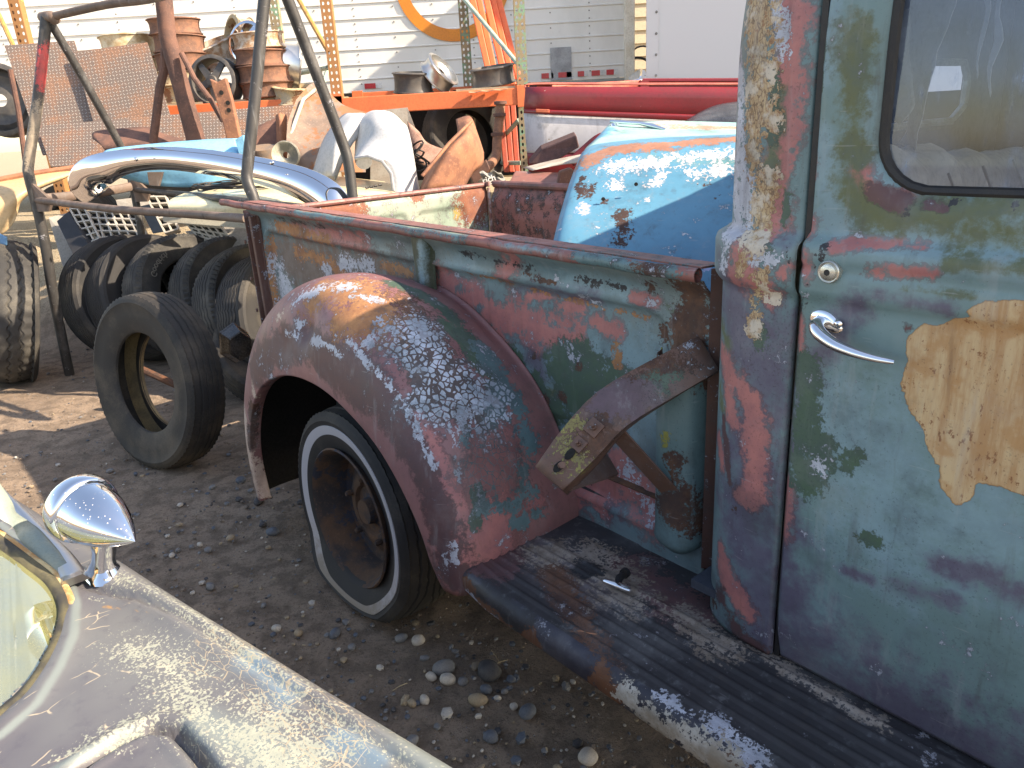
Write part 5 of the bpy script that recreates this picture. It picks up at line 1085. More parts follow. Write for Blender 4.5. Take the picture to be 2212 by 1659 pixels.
bl = strip3('blade', [(212, 425, 4.75, .085), (190, 400, 4.72, .10), (205, 375, 4.66, .095), (260, 352, 4.6, .07), (340, 342, 4.5, .065), (430, 348, 4.35, .068), (520, 362, 4.2, .072), (600, 380, 4.05, .078), (660, 400, 3.95, .085), (705, 425, 3.88, .085), (735, 455, 3.85, .075)], 0, .045, M_CHROME)
kids(bm_, [bl]+[MB().lathe([(.012, 0), (.011, -.006), (.006, -.010), (0, -.011)], 12, Matrix.Translation(A3(u, v, Y))).build('bumper_bolt', M_CHROME) for u, v, Y in ((294, 344, 4.48), (588, 352, 4.02))]+[MB().slab([A3(318, 372, 4.72), A3(350, 372, 4.72), A3(342, 402, 4.72), A3(322, 400, 4.72)], (0, .03, 0)).build('mount_bracket', M_TUBEB, smooth=False)])

# ---------------------------------------------------------------- body panels and scrap between truck and shelf
RUST = rusty('orange_rust', (.30, .135, .075), (.19, .085, .055), None, .5, 9); RUSTD = rusty('dark_rust', (.15, .075, .055), (.09, .05, .042), None, .5, 9); RUSTG = rusty('grey_rust_sheet', (.24, .17, .13), (.16, .12, .10), (.27, .12, .06), .4, 6)  # orange, dark brown and grey-brown rust tones of the scrap
CREAM = plain('cream_car_paint', (.74, .66, .42), (.68, .60, .38), 3, .35, coat=.3); WPRI = plain('white_primer', (.46, .47, .48), (.38, .40, .42), 6, .75, bs=.15)
cr = thing('cream_hood', 'cream coloured car hood lying flat with a coil of wire on it', 'car hood', at(620, 470, 4.3))
vs, fs = loft([[A3(395, 418, 4.55), A3(480, 396, 4.75), A3(600, 372, 5.0), A3(720, 380, 5.05), A3(830, 392, 5.0)], [A3(370, 430, 4.35), A3(480, 412, 4.4), A3(620, 392, 4.5), A3(740, 398, 4.6), A3(850, 402, 4.65)], [A3(365, 440, 4.2), A3(500, 436, 4.1), A3(640, 428, 4.1), A3(760, 425, 4.2), A3(858, 416, 4.4)], [A3(368, 470, 4.2), A3(500, 470, 4.08), A3(640, 470, 4.08), A3(760, 460, 4.18), A3(860, 450, 4.4)]])
kids(cr, [mesh('hood_skin', vs, fs, CREAM)]+[MB().tube([A3(u, v, 4.22), A3(u+6, v-1, 4.23)], .006, 6).build('vent_slot', M_RUBB) for u, v in ((790, 406), (799, 404), (808, 402), (818, 400))])
b = MB()
for k in range(9):
    r = .16+.015*(k % 4); c = Vector(at(520+3*k, 402+k*.8, 4.42)); b.tube([c+Vector((cos(a)*r*1.5+.05*sin(k), sin(a)*r*.8+.02*k*.3, .012*k*.4+.01*sin(a*3+k))) for a in np.linspace(0, 2*pi, 40)[:-1]], .004, 6, closed=True)
solo(b.build('wire_coil', M_RUBB), 'black coil of wire on the cream hood', 'wire')
o = shell('blue_plastic_sheet', [[A3(228, 345, 4.9), A3(232, 325, 4.92), A3(330, 312, 4.95), A3(440, 303, 5.0), A3(515, 300, 5.0)], [A3(228, 372, 4.8), A3(235, 350, 4.78), A3(330, 350, 4.78), A3(440, 345, 4.8), A3(520, 340, 4.85)], [A3(300, 392, 4.9), A3(330, 400, 4.8), A3(400, 404, 4.8), A3(460, 400, 4.8), A3(525, 392, 4.9)]], plain('sky_blue_plastic', (.20, .52, .75), (.17, .45, .68), 4, .5), None, .01)
tag(o, 'sky blue curved plastic panel behind the chrome bumper', 'panel'); solo(o, o['label'], 'panel')
o = MB().slab([A3(508, 302, 4.84), A3(524, 292, 4.84), A3(534, 345, 4.84), A3(520, 345, 4.84)], (0, .05, 0)).build('blue_flange', plain('sky_blue_edge', (.16, .42, .62)), smooth=False); solo(o, 'narrow sky blue flange at the right end of the blue panel', 'panel')
o = shell('tan_fender', [[A3(-60, 400, 4.9), A3(0, 388, 5.0), A3(90, 372, 5.1), A3(180, 360, 5.2)], [A3(-60, 430, 4.7), A3(0, 425, 4.75), A3(80, 398, 4.9), A3(150, 380, 5.1)], [A3(-60, 480, 4.7), A3(10, 470, 4.72), A3(40, 440, 4.8), A3(60, 420, 4.9)], [A3(-60, 520, 4.7), A3(0, 508, 4.72), A3(30, 480, 4.75), A3(38, 450, 4.8)]], plain('sandy_tan_paint', (.50, .36, .20), (.45, .32, .18), 4, .5), None, .006); solo(o, 'tan painted fender lying at the left picture edge', 'fender')
o = MB().tube([A3(-20, 392, 4.95), A3(50, 378, 5.02), A3(185, 359, 5.18)], .018, 8).build('rusty_rod', RUST); solo(o, 'rusty rod along the top of the tan fender', 'rod')
o = shell('blue_scrap', [[A3(-20, 495, 4.6), A3(15, 512, 4.6)], [A3(-20, 520, 4.6), A3(15, 530, 4.6)]], plain('blue_scrap_paint', (.10, .25, .45)), None, .01); solo(o, 'small bright blue scrap under the tan fender', 'scrap')
# diamond plates
def _dp():
    N = NT('diamond_plate'); x, y, z = N.xyz(); k = 1/.024
    U = N.mul(x, k); V_ = N.mul(z, k); iu = N.math('FLOOR', U); iv = N.math('FLOOR', V_); fu = N.sub(N.math('FRACT', U), .5); fv = N.sub(N.math('FRACT', V_), .5)
    par = N.math('PINGPONG', N.add(iu, iv), 1); sg = N.sub(N.mul(par, 2), 1)
    a = N.mul(N.add(fu, N.mul(fv, sg)), .7071); b_ = N.mul(N.sub(fv, N.mul(fu, sg)), .7071)
    d = N.math('SQRT', N.add(N.math('POWER', N.mul(a, 1/.40), 2), N.math('POWER', N.mul(b_, 1/.13), 2))); m = N.ss(d, .75, 1.05, 1, 0)
    n_ = N.noise(5, 6, .65); f = N.noise(60, 4, .7); base = N.mix(N.ss(n_, .42, .62), (.17, .13, .11), (.27, .145, .09)); base = N.mix(N.ss(f, .4, .6, .5, 0), base, (.12, .095, .085))
    top = N.mix(N.ss(n_, .5, .68), (.36, .33, .30), (.36, .21, .14)); return N.out(N.mix(m, base, top), .55, .15, m, .8, .004)
M_DP = _dp()
def plate(pts, th, label, nm='diamond_plate'):
    P = [Vector(A3(*p)) for p in pts]; o0 = P[3]; ex = (P[2]-P[3]).normalized(); nn = ex.cross(P[0]-P[3]).normalized(); ez = nn.cross(ex) if nn.cross(ex).z > 0 else ex.cross(nn)
    M = Matrix((ex, ez.cross(ex), ez)).transposed().to_4x4(); M.translation = o0; Mi = M.inverted(); Q = [Mi @ p for p in P]; Q = [Vector((q.x, 0, q.z)) for q in Q]
    o = MB().slab(Q, (0, th, 0)).build(nm, M_DP, smooth=False); o.matrix_world = M; return tag(o, label, 'steel plate', 'diamond plate sheets')
plate([(9, 98, 6.1), (160, 88, 6.15), (235, 320, 5.9), (92, 335, 5.85)], .01, 'rusty diamond plate sheet at the far left, leaning against the shelf')
plate([(158, 112, 6.05), (318, 92, 6.1), (368, 250, 5.95), (205, 275, 5.9)], .01, 'upper diamond plate sheet with the post shadow on it')
plate([(80, 272, 5.85), (640, 228, 6.0), (655, 330, 5.8), (110, 360, 5.7)], .01, 'long low diamond plate sheet lying along the shelf foot')
o = MB().tube([A3(350, -40, 5.3), A3(362, 80, 5.3), A3(395, 200, 5.3), A3(420, 290, 5.3), A3(432, 345, 5.3)], [.052, .052, .055, .06, .062], 16).build('thick_pipe', RUSTD); solo(o, 'thick brown pipe standing aslant in front of the wheels', 'pipe')
o = MB().tube([A3(356, 105, 5.35), A3(356, 145, 5.35), A3(345, 190, 5.35), A3(338, 250, 5.35), A3(330, 310, 5.35)], .028, 10).build('thin_pipe', RUSTD); solo(o, 'thinner brown pipe left of the thick one', 'pipe')
o = MB().tube([A3(392, 115, 5.25), A3(420, 170, 5.22), A3(455, 215, 5.2), A3(482, 262, 5.2)], .018, 10).build('thin_rod', RUSTD); solo(o, 'thin brown rod running down right from the thick pipe', 'rod')
o = MB().tube([A3(22, 150, 5.7), A3(40, 240, 5.7), A3(55, 350, 5.7)], .018, 8).build('thin_rod', RUSTD); solo(o, 'thin brown rod standing at the left edge by the red beam', 'rod')
o = MB().slab([A3(452, 170, 5.1), A3(468, 178, 5.1), A3(486, 168, 5.1), A3(500, 215, 5.1), A3(510, 262, 5.1), A3(530, 350, 5.1), A3(500, 350, 5.1), A3(480, 262, 5.1)], (0, .05, 0)).build('beam_web', RUST, smooth=False, bevel=.006)
b = [o]+[MB().lathe([(0, 0), (.014, 0), (.014, .002), (0, .002)], 12, Matrix.Translation(A3(u, v, 5.095))).build('bolt_hole', M_DARK) for u, v in ((478, 200), (492, 222), (494, 238))]
r = thing('rusty_beam', 'orange rusted steel beam with bolt holes leaning beside the tube rack', 'beam', A3(515, 352, 5.12)); kids(r, b)
o = shell('dented_sheet_metal', [[A3(200, 300, 5.4), A3(205, 285, 5.45), A3(260, 278, 5.5), A3(320, 275, 5.55), A3(355, 290, 5.5), A3(395, 300, 5.5)], [A3(225, 320, 5.3), A3(228, 318, 5.3), A3(280, 315, 5.3), A3(320, 315, 5.3), A3(350, 318, 5.35), A3(370, 320, 5.4)], [A3(235, 345, 5.4), A3(240, 345, 5.4), A3(290, 340, 5.4), A3(330, 338, 5.4), A3(350, 336, 5.4), A3(365, 334, 5.4)]], RUSTD, None, .006); solo(o, 'dark red brown dented panel above the blue plastic', 'panel')
o = shell('brown_sheet', [[A3(530, 285, 5.6), A3(580, 262, 5.7), A3(620, 245, 5.8)], [A3(545, 345, 5.5), A3(590, 345, 5.5), A3(620, 350, 5.5)]], RUSTD, None, .006); solo(o, 'curved brown sheet behind the upright black tubes', 'sheet')
o = shell('brown_sheet', [[A3(596, 250, 5.5), A3(604, 245, 5.45), A3(618, 248, 5.5)], [A3(600, 345, 5.4), A3(608, 345, 5.35), A3(620, 345, 5.4)]], RUST, None, .006); solo(o, 'narrow folded rusty sheet left of the grey floor panel', 'sheet')
b = MB(); b.lathe([(.012, .13), (.05, .12), (.085, .08), (.10, .02), (.10, -.06), (0, -.06)], 24, Matrix.Translation(A3(570, 338, 5.3)) @ Matrix.Rotation(-pi/2+.2, 4, 'X') @ Matrix.Scale(1, 4)); solo(b.build('gas_tank', rusty('brown_grey_tank', (.22, .15, .10), (.15, .12, .10))), 'small rounded rusty tank under the black tube', 'tank')
# grey rusty floor pan with a light edge
fp = thing('floor_pan', 'grey rusted floor panel with a pale rolled edge behind the black tube', 'body panel', A3(700, 372, 5.2))
vs, fs = loft([[A3(640, 215, 5.5), A3(682, 178, 5.7), A3(740, 225, 5.6), A3(800, 245, 5.5)], [A3(622, 265, 5.35), A3(680, 255, 5.45), A3(740, 262, 5.4), A3(800, 275, 5.4)], [A3(620, 320, 5.2), A3(680, 325, 5.2), A3(740, 325, 5.2), A3(790, 325, 5.3)], [A3(635, 365, 5.2), A3(680, 372, 5.1), A3(740, 372, 5.1), A3(790, 372, 5.2)]])
kids(fp, [mesh('panel_skin', vs, fs, RUSTG), MB().tube([A3(690, 186, 5.62), A3(655, 215, 5.5), A3(640, 255, 5.38), A3(622, 310, 5.25), A3(628, 350, 5.15)], .012, 8).build('rolled_edge', plain('pale_flange', (.55, .52, .44), (.35, .28, .2), 20)), MB().lathe([(0, 0), (.055, 0), (.055, .004), (0, .004)], 24, Matrix.Translation(A3(785-0, 347-0, 5.05)) @ Matrix.Scale(1, 4)).build('patch_disc', WPRI), MB().lathe([(.02, 0), (.085, -.03), (.09, 0)], 24, Matrix.Translation(A3(618, 335, 5.05))).build('filler_cup', plain('pale_cup', (.5, .47, .38), (.1, .1, .09), 10))])
o = MB().slab([A3(800, 240, 5.8), A3(880, 232, 5.8), A3(905, 300, 5.7), A3(890, 400, 5.6), A3(800, 400, 5.6)], (0, .01, 0)).build('back_sheet', plain('weathered_grey_sheet', (.30, .28, .24), (.24, .20, .16), 6), smooth=False); solo(o, 'flat grey sheet standing behind the white fenders', 'sheet')
o = shell('white_fender', [[A3(672, 385, 4.9), A3(700, 300, 5.0), A3(740, 250, 5.1), A3(765, 245, 5.15)], [A3(715, 380, 4.7), A3(725, 310, 4.75), A3(760, 262, 4.85), A3(790, 248, 5.0)], [A3(725, 388, 4.75), A3(745, 340, 4.8), A3(770, 300, 4.85), A3(800, 280, 4.95)]], WPRI, None, .006); solo(o, 'white primed fender half hidden by the black tube', 'fender', 'white fenders')
vs, fs = loft([[A3(765, 345, 4.85), A3(768, 300, 4.9), A3(772, 262, 4.95), A3(800, 240, 5.05), A3(830, 238, 5.1)], [A3(770, 338, 4.5), A3(800, 300, 4.6), A3(808, 260, 4.7), A3(820, 240, 4.85), A3(848, 244, 5.0)], [A3(800, 338, 4.45), A3(838, 330, 4.5), A3(850, 280, 4.6), A3(858, 255, 4.8), A3(868, 262, 4.95)], [A3(835, 352, 4.45), A3(860, 360, 4.45), A3(880, 320, 4.6), A3(880, 300, 4.7), A3(885, 290, 4.9)], [A3(848, 410, 4.4), A3(870, 425, 4.4), A3(895, 420, 4.5), A3(906, 420, 4.6), A3(908, 420, 4.8)]])
wf = thing('white_fender', 'large white primed fender with an open wheel arch standing on end', 'fender', A3(860, 430, 4.6), 'white fenders'); kids(wf, [mesh('fender_skin', vs, fs, WPRI), MB().tube([A3(768, 342, 4.48), A3(795, 338, 4.42), A3(825, 348, 4.40), A3(845, 375, 4.38), A3(850, 412, 4.38)], .010, 8).build('arch_lip', plain('arch_lip_grey', (.35, .36, .38)))])
o = shell('rusty_fender', [[A3(985, 258, 4.9), A3(1015, 252, 4.9), A3(1030, 285, 4.95), A3(1045, 330, 5.0)], [A3(985, 300, 4.7), A3(1010, 285, 4.65), A3(1030, 310, 4.7), A3(1042, 355, 4.8)], [A3(930, 360, 4.6), A3(975, 320, 4.5), A3(1000, 345, 4.55), A3(1020, 375, 4.7)], [A3(905, 415, 4.6), A3(915, 412, 4.4), A3(960, 405, 4.45), A3(1000, 412, 4.6)]], RUST, None, .006); solo(o, 'orange rusted long fender leaning right of the white ones', 'fender')
o = MB().tube([A3(1018, 262, 4.75), A3(970, 310, 4.5), A3(912, 380, 4.4)], .010, 6).build('edge_bead', RUST); solo(o, 'rusty bead strip along the long rusted fender', 'strip')
o = shell('scrap_frame', [[A3(880, 262, 5.3), A3(905, 285, 5.25), A3(925, 310, 5.2), A3(980, 330, 5.2)], [A3(890, 330, 5.2), A3(905, 350, 5.1), A3(925, 360, 5.1), A3(970, 370, 5.1)]], rusty('pinkish_rust', (.30, .18, .14), (.2, .11, .08)), None, .01); solo(o, 'pinkish rusted bracket panel between white and rusty fenders', 'panel')
b = MB(); 
for k in range(7): a = k*.9; b.tube([Vector(A3(905+8*sin(a), 355-6*k, 5.0))+Vector((.05*sin(a+t), -.01*t, .04*cos(a*2+t))) for t in np.linspace(0, 4, 9)], .006, 6)
solo(b.build('tangled_chain', M_RUBB), 'tangled dark wire on the pinkish panel', 'wire')
o = MB().tube([tuple(p) for p in cat([np.array(A3(*p)) for p in ((1081, 218, 5.6), (1080, 245, 5.6), (1074, 300, 5.58), (1072, 335, 5.55), (1062, 352, 5.5), (1045, 368, 5.45), (1022, 385, 5.4))], 4)], .033, 14).build('pipe_run', rusty('exhaust_rust', (.30, .15, .09), (.18, .09, .06)))
r = thing('exhaust_pipe', 'rusty elbow exhaust pipe hanging under the orange shelf beam', 'pipe', A3(1060, 365, 5.5)); kids(r, [o]+[MB().lathe([(.033, -.012), (.045, -.01), (.045, .01), (.033, .012)], 16, Matrix.Translation(A3(u, v, 5.59)) @ Matrix.Rotation(pi/2, 4, 'X')).build('flange', RUSTD) for u, v in ((1081, 222), (1079, 248), (1074, 290))])
o = MB().slab([A3(1012, 372, 5.2), A3(1050, 345, 5.2), A3(1058, 365, 5.2), A3(1025, 400, 5.2)], (0, .06, 0)).build('steel_bracket', RUSTD, smooth=False, bevel=.004); solo(o, 'dark rusty bracket at the foot of the elbow pipe', 'bracket')
rows = [[A3(1035+8*j+5*i, 372+9*i-3*sin(j*2), 4.9+.04*sin(3*i+j)) for j in range(7)] for i in range(4)]
o = shell('grey_rag', rows, plain('faded_rag', (.36, .36, .33), (.22, .22, .2), 20, .9), None, .004); solo(o, 'crumpled grey rag beside the tailgate corner', 'rag')
me = textmesh('rich', .055, .001, .001); me.materials.append(plain('white_print', (.7, .7, .66))); t_ = bpy.data.objects.new('printed_lettering', me); COL.objects.link(t_); c_ = at(1058, 393, 4.84)-o.location; t_.matrix_world = Matrix.Translation(c_) @ Matrix.Rotation(radians(80), 4, 'X') @ Matrix.Rotation(radians(14), 4, 'Z'); t_.parent = o
o = shell('white_strip', [[A3(1130, 362, 4.6), A3(1200, 345, 4.6), A3(1275, 330, 4.5)], [A3(1150, 368, 4.4), A3(1210, 356, 4.4), A3(1280, 348, 4.3)]], plain('dirty_white_paint', (.5, .48, .42), (.35, .3, .25), 10), None, .004); solo(o, 'narrow dirty white panel edge behind the red brown box', 'panel')
o = MB().slab([A3(1142, 355, 4.8), A3(1170, 322, 4.8), A3(1245, 292, 4.7), A3(1252, 318, 4.7), A3(1195, 352, 4.75)], (0, .12, .02)).build('channel_scrap', rusty('purple_rust', (.11, .06, .055), (.07, .04, .04)), smooth=False, bevel=.008); solo(o, 'dark brown channel section pointing up in front of the red pickup', 'scrap')
bx = thing('red_brown_box', 'worn red brown steel box with a pale paint swirl behind the bed wall', 'box', A3(1150, 420, 4.3))
M_BX = patina('worn_box_paint', (.24, .095, .075), (.18, .08, .07), [amb('white', .02), LP['tan'], amb('rust', .15)], .5)
o = MB().slab([A3(1095, 400, 4.2), A3(1112, 368, 4.5), A3(1225, 372, 4.4), A3(1240, 404, 4.1)], (0, 0, -.25)).build('box_shell', M_BX, smooth=False, bevel=.01)
kids(bx, [o, MB().slab([A3(1202, 408, 3.95), A3(1208, 370, 3.95), A3(1232, 362, 3.95), A3(1246, 372, 3.95), A3(1240, 410, 3.95)], (0, .06, 0)).build('latch_bracket', RUSTD, smooth=False, bevel=.01)])
b = MB(); b.tube([A3(u, v, 4.22) for u, v in ((1118, 392), (1150, 388), (1160, 380), (1150, 374), (1170, 378), (1200, 392))], .006, 6)
# ---------------------------------------------------------------- slatted grey plastic grilles
M_GRL = plain('sun_bleached_plastic', (.50, .47, .42), (.40, .38, .34), 10, .7); M_GRD = plain('black_plastic', (.02, .021, .024), (.03, .03, .033), 10, .5); M_GSH = plain('grey_board', (.33, .31, .28), (.26, .245, .22), 6, .9)
def grille(P, nu, nv, label, dep=.05):
    Q = [np.array(A3(*p)) for p in P]; g = thing('plastic_grille', label, 'grille', tuple(Q[3]), 'slatted plastic grilles'); parts = []
    n_ = np.cross(Q[1]-Q[0], Q[3]-Q[0]); n_ /= np.linalg.norm(n_)
    if n_ @ (np.array(CAM)-Q[0]) < 0: n_ = -n_
    f = lambda s, t: (Q[0]*(1-s)+Q[1]*s)*(1-t)+(Q[3]*(1-s)+Q[2]*s)*t
    def bar(a, b_, w_=.0055):
        a = np.array(a); b_ = np.array(b_); d = (b_-a)/np.linalg.norm(b_-a); s_ = np.cross(d, n_)*w_
        return MB().slab([a-s_, b_-s_, b_+s_, a+s_], tuple(-n_*dep)).build('slat', M_GRL, smooth=False)
    for i in range(nu+1): parts.append(bar(f(i/nu, 0), f(i/nu, 1)))
    for j in range(nv+1): parts.append(bar(f(0, j/nv), f(1, j/nv)))
    parts.append(MB().slab([f(0, 0)-n_*dep*1.02, f(1, 0)-n_*dep*1.02, f(1, 1)-n_*dep*1.02, f(0, 1)-n_*dep*1.02], tuple(-n_*.02)).build('tray', M_GRD, smooth=False))
    kids(g, parts); return g
grille([(150, 450, 5.67), (182, 450, 5.67), (214, 514, 5.52), (190, 524, 5.52)], 2, 5, 'left end grille with black cells beside the black side tray', .04)
grille([(191, 456, 5.70), (292, 460, 5.62), (318, 512, 5.52), (203, 512, 5.56)], 6, 4, 'wide low grille over the grey board, left of the rack leg', .03)
grille([(316, 424, 5.57), (357, 424, 5.57), (384, 494, 5.42), (356, 502, 5.42)], 2, 5, 'narrow steep grille in the middle with black cells', .04)
grille([(396, 476, 5.27), (467, 478, 5.22), (512, 534, 5.12), (424, 508, 5.22)], 5, 4, 'right hand grille next to the bed corner post', .03)
def slabthing(nm, P, th, m, label, catg, bev=0, mv=None):
    o = MB().slab([A3(*p) for p in P], th).build(nm, m, smooth=False, bevel=bev); return solo(o, label, catg)
slabthing('black_tray', [(122, 478, 5.62), (148, 456, 5.67), (190, 528, 5.47), (168, 572, 5.37)], (.02, .06, 0), M_GRD, 'black plastic tray leaning against the left grille', 'tray', .004)
slabthing('grey_board', [(105, 470, 5.82), (165, 455, 5.92), (200, 580, 5.6), (140, 590, 5.6)], (0, .02, 0), M_GSH, 'grey weathered board behind the black tray', 'board')
slabthing('black_side_panel', [(300, 446, 5.67), (326, 440, 5.62), (358, 500, 5.47), (330, 505, 5.52)], (.02, .05, 0), M_GRD, 'black plastic side panel left of the middle grille', 'tray', .004)
slabthing('black_side_panel', [(470, 480, 5.34), (520, 482, 5.22), (536, 545, 5.12), (505, 545, 5.17)], (.02, .05, 0), M_GRD, 'black plastic side panel right of the right hand grille', 'tray', .004)
slabthing('grey_board', [(190, 470, 5.74), (300, 475, 5.68), (322, 520, 5.58), (200, 522, 5.60)], (0, .02, 0), M_GSH, 'grey weathered board seen through the wide low grille', 'board')
slabthing('grey_board', [(250, 432, 5.77), (330, 422, 5.82), (350, 462, 5.72), (260, 462, 5.72)], (0, .02, 0), M_GSH, 'grey weathered board behind the middle grille', 'board')
slabthing('cream_door_sill', [(350, 455, 5.32), (600, 462, 5.02), (605, 500, 4.92), (352, 480, 5.27)], (0, .03, 0), plain('dusty_cream', (.48, .45, .36), (.40, .37, .30), 8), 'dusty cream sill panel under the cream hood', 'panel', .006)
slabthing('white_panel_scrap', [(400, 500, 5.32), (540, 480, 5.22), (545, 560, 4.92), (450, 560, 5.12)], (0, .02, 0), M_GSH, 'grey white sheet under the right hand grille', 'sheet')

# ---------------------------------------------------------------- pallet shelf
YF, YB = 6.5, 7.5
def upmat(nm, c, c2, rust):
    N = NT(nm); x, y, z = N.xyz(); a = N.noise(8, 6, .65); f = N.noise(60, 4, .7)
    col = N.mix(N.ss(N.add(a, N.mul(N.sub(f, .5), .5)), .5-.2*rust, .56-.2*rust), c, c2)
    w_ = N.sub(N.math('FRACT', N.mul(z, 1/.05)), .5); hx = N.math('ABSOLUTE', N.sub(N.math('ABSOLUTE', x), .020)); m = N.ss(N.add(N.math('POWER', N.mul(hx, 1/.009), 2), N.math('POWER', N.mul(w_, 1/.26), 2)), .9, 1.1, 0, 1)
    geo = N.n('ShaderNodeNewGeometry'); nn = N.math('ABSOLUTE', N.xyz(geo.outputs['Normal'])[1]); al = N.math('MAXIMUM', m, N.ss(nn, .5, .6, 1, 0)); return N.out(col, .7, 0, a, .3, .002, alpha=al)
UY = upmat('yellow_rusty_upright', (.60, .40, .12), (.34, .16, .06), 1.0); UG = upmat('green_upright', (.17, .30, .20), (.26, .20, .12), .35)
def upright(u0, v0, u1, v1, Y, m, label, zt=3.4):
    a = at(u0, v0, Y); b_ = at(u1, v1, Y); x = (a.x+b_.x)/2; zb = gh(x, Y)-.05
    o = MB(); o.box((0, 0, (zt-zb)/2), (.042, .0015, (zt-zb)/2)); o.box((-.042, .035, (zt-zb)/2), (.0015, .035, (zt-zb)/2)); o.box((.042, .035, (zt-zb)/2), (.0015, .035, (zt-zb)/2))
    o = o.build('shelf_upright', m, smooth=False); o.location = (x, Y, zb); return tag(o, label, 'shelf post', 'pallet shelf posts'), x
_, xa = upright(702, 0, 728, 205, YF, UY, 'yellow rusty perforated post of the shelf, near the centre')
_, xb = upright(30, 0, 50, 100, YF, UY, 'orange yellow perforated post at the top left')
_, xc = upright(1122, 0, 1135, 350, YF, UG, 'green perforated post at the right end of the shelf')
upright(590, 0, 600, 100, YB, UG, 'rear green post behind the bent black tubes')
upright(1000, 0, 1012, 200, YB, UG, 'rear green post beside the orange arc on the trailer')
b = MB()
def beam(xl, xr, Y, z, label, m, h=.065):
    r = thing('shelf_beam', label, 'shelf beam', ((xl+xr)/2, Y, z-h), 'orange shelf beams'); P = [MB().box(((xl+xr)/2, Y, z), ((xr-xl)/2, .022, h)).build('beam_bar', m, smooth=False, bevel=.006)]
    for x, s_ in ((xl, 1), (xr, -1)): P.append(MB().box((x+s_*.0, Y-.028, z), (.05, .006, h*1.25)).build('end_plate', m, smooth=False, bevel=.003))
    kids(r, P); return r
OR = plain('orange_shelf_paint', (.72, .17, .06), (.66, .15, .055), 6, .5, speck=(.69, (.3, .2, .12))); zf = at(900, 222, YF).z
zL = at(560, 236, YF-.04).z
beam(xa, xc, YF-.03, at(900, 218, YF-.03).z-.01, 'long orange shelf beam right of the yellow post carrying three wheels', OR)
beam(xb, xa, YF-.03, at(560, 236, YF-.03).z, 'orange shelf beam left of the yellow post carrying the wheel stacks', OR)
beam(xb-1.5, xb, YF-.03, at(20, 250, YF-.03).z, 'red orange shelf beam cut off at the left picture edge', plain('red_orange_paint', (.68, .10, .04), (.6, .09, .04), 6, .5))
beam(xa, xc, YB, at(900, 200, YF).z+.0, 'rear shelf beam right half', OR); beam(xb-1.5, xa, YB, at(560, 236, YF).z, 'rear shelf beam left half', OR)
WD = plain('weathered_shelf_board', (.42, .36, .25), (.32, .26, .18), 8, .9, stretch=(1, 6, 1))
zs_ = at(900, 218, YF).z+.055; zs2 = at(560, 236, YF).z+.065
def boards(x0, x1, z, n_, label):
    r = thing('shelf_deck', label, 'shelf boards', ((x0+x1)/2, 7.0, z)); P = []
    for k in range(n_):
        y0 = YF+.02+k*(YB-YF)/n_; P.append(MB().box(((x0+x1)/2, y0+.06, z+.008+.004*(k % 2)), ((x1-x0)/2-.06, (YB-YF)/n_/2-.012, .009)).build('board', WD, smooth=False))
    kids(r, P)
boards(xb-1.4, xa, zs2, 7, 'weathered boards of the left shelf bay under the wheel stacks')
boards(xa+.9, xc, zs_, 7, 'weathered boards of the right shelf bay')
rows = [[A3(1075+12*i if i < 0 else 1075-8*i, 195+1.5*i-2*(j % 2), 6.40+.1*j) for i in range(9)] for j in range(3)]
o = shell('cardboard_sheet', [[A3(1012+14*i, 199-1.2*i+1.5*(i % 2), 6.42-.06*j+.02*(i % 2)) for i in range(7)] for j in range(3)], plain('dry_cardboard', (.55, .46, .32), (.45, .37, .25), 10, .9), None, .006); solo(o, 'curling dry cardboard sheet under the right hand wheel', 'cardboard')
BR = plain('pale_green_brace', (.38, .50, .42), (.28, .36, .30), 10, .5); BRY = plain('ochre_brace', (.52, .30, .08), (.36, .18, .06), 10, .6)
for P, m, lb in (([(1000, -5, 7.4), (1120, 140, 6.6)], BR, 'pale green diagonal brace at the right end of the shelf'), ([(640, -10, 7.0), (708, 110, 6.6)], BRY, 'ochre diagonal brace meeting the yellow post'), ([(-10, 15, 7.2), (34, 110, 6.6)], BRY, 'orange diagonal brace at the top left corner'), ([(648, 158, 7.3), (708, 146, 6.6)], BR, 'thin pale horizontal brace behind the yellow post'), ([(1120, 260, 6.6), (1075, 310, 7.2)], BR, 'green lower brace beside the elbow pipe'), ([(1075, 352, 7.0), (1125, 352, 6.6)], BR, 'green foot brace at the bottom of the right post'), ([(690, 205, 7.0), (722, 110, 7.3)], BR, 'green rear brace crossing behind the yellow post')):
    solo(MB().tube([A3(*P[0]), A3(*P[1])], .019, 8).build('shelf_brace', m), lb, 'brace', 'shelf braces')
# leaning orange beams
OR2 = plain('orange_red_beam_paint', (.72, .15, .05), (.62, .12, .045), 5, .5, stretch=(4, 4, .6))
for k, (u0, u1, w_) in enumerate(((1012, 1028, 13), (1027, 1043, 12), (1042, 1060, 13), (1056, 1078, 12), (1068, 1090, 12))):
    for Y_, s_ in ((6.95+.05*k, 0),):
        P = [A3(u0-w_*.1-6, -40, Y_+.5), A3(u0+w_-6, -40, Y_+.5), A3(u1+w_+26, 172+10*(k % 2), Y_), A3(u1+26-w_*.1, 172+10*(k % 2), Y_)]
        o = MB().slab(P, (0, .05, 0)).build('spare_beam', OR2, smooth=False, bevel=.008); solo(o, 'orange beam leaning in the shelf, %s of the five' % ['leftmost', 'second from left', 'middle', 'fourth from left', 'rightmost'][k], 'beam', 'orange beams leaning in the right shelf bay')
OR3 = plain('deep_red_beam_paint', (.45, .08, .035), (.32, .06, .035), 5, .6, stretch=(4, 4, .6))
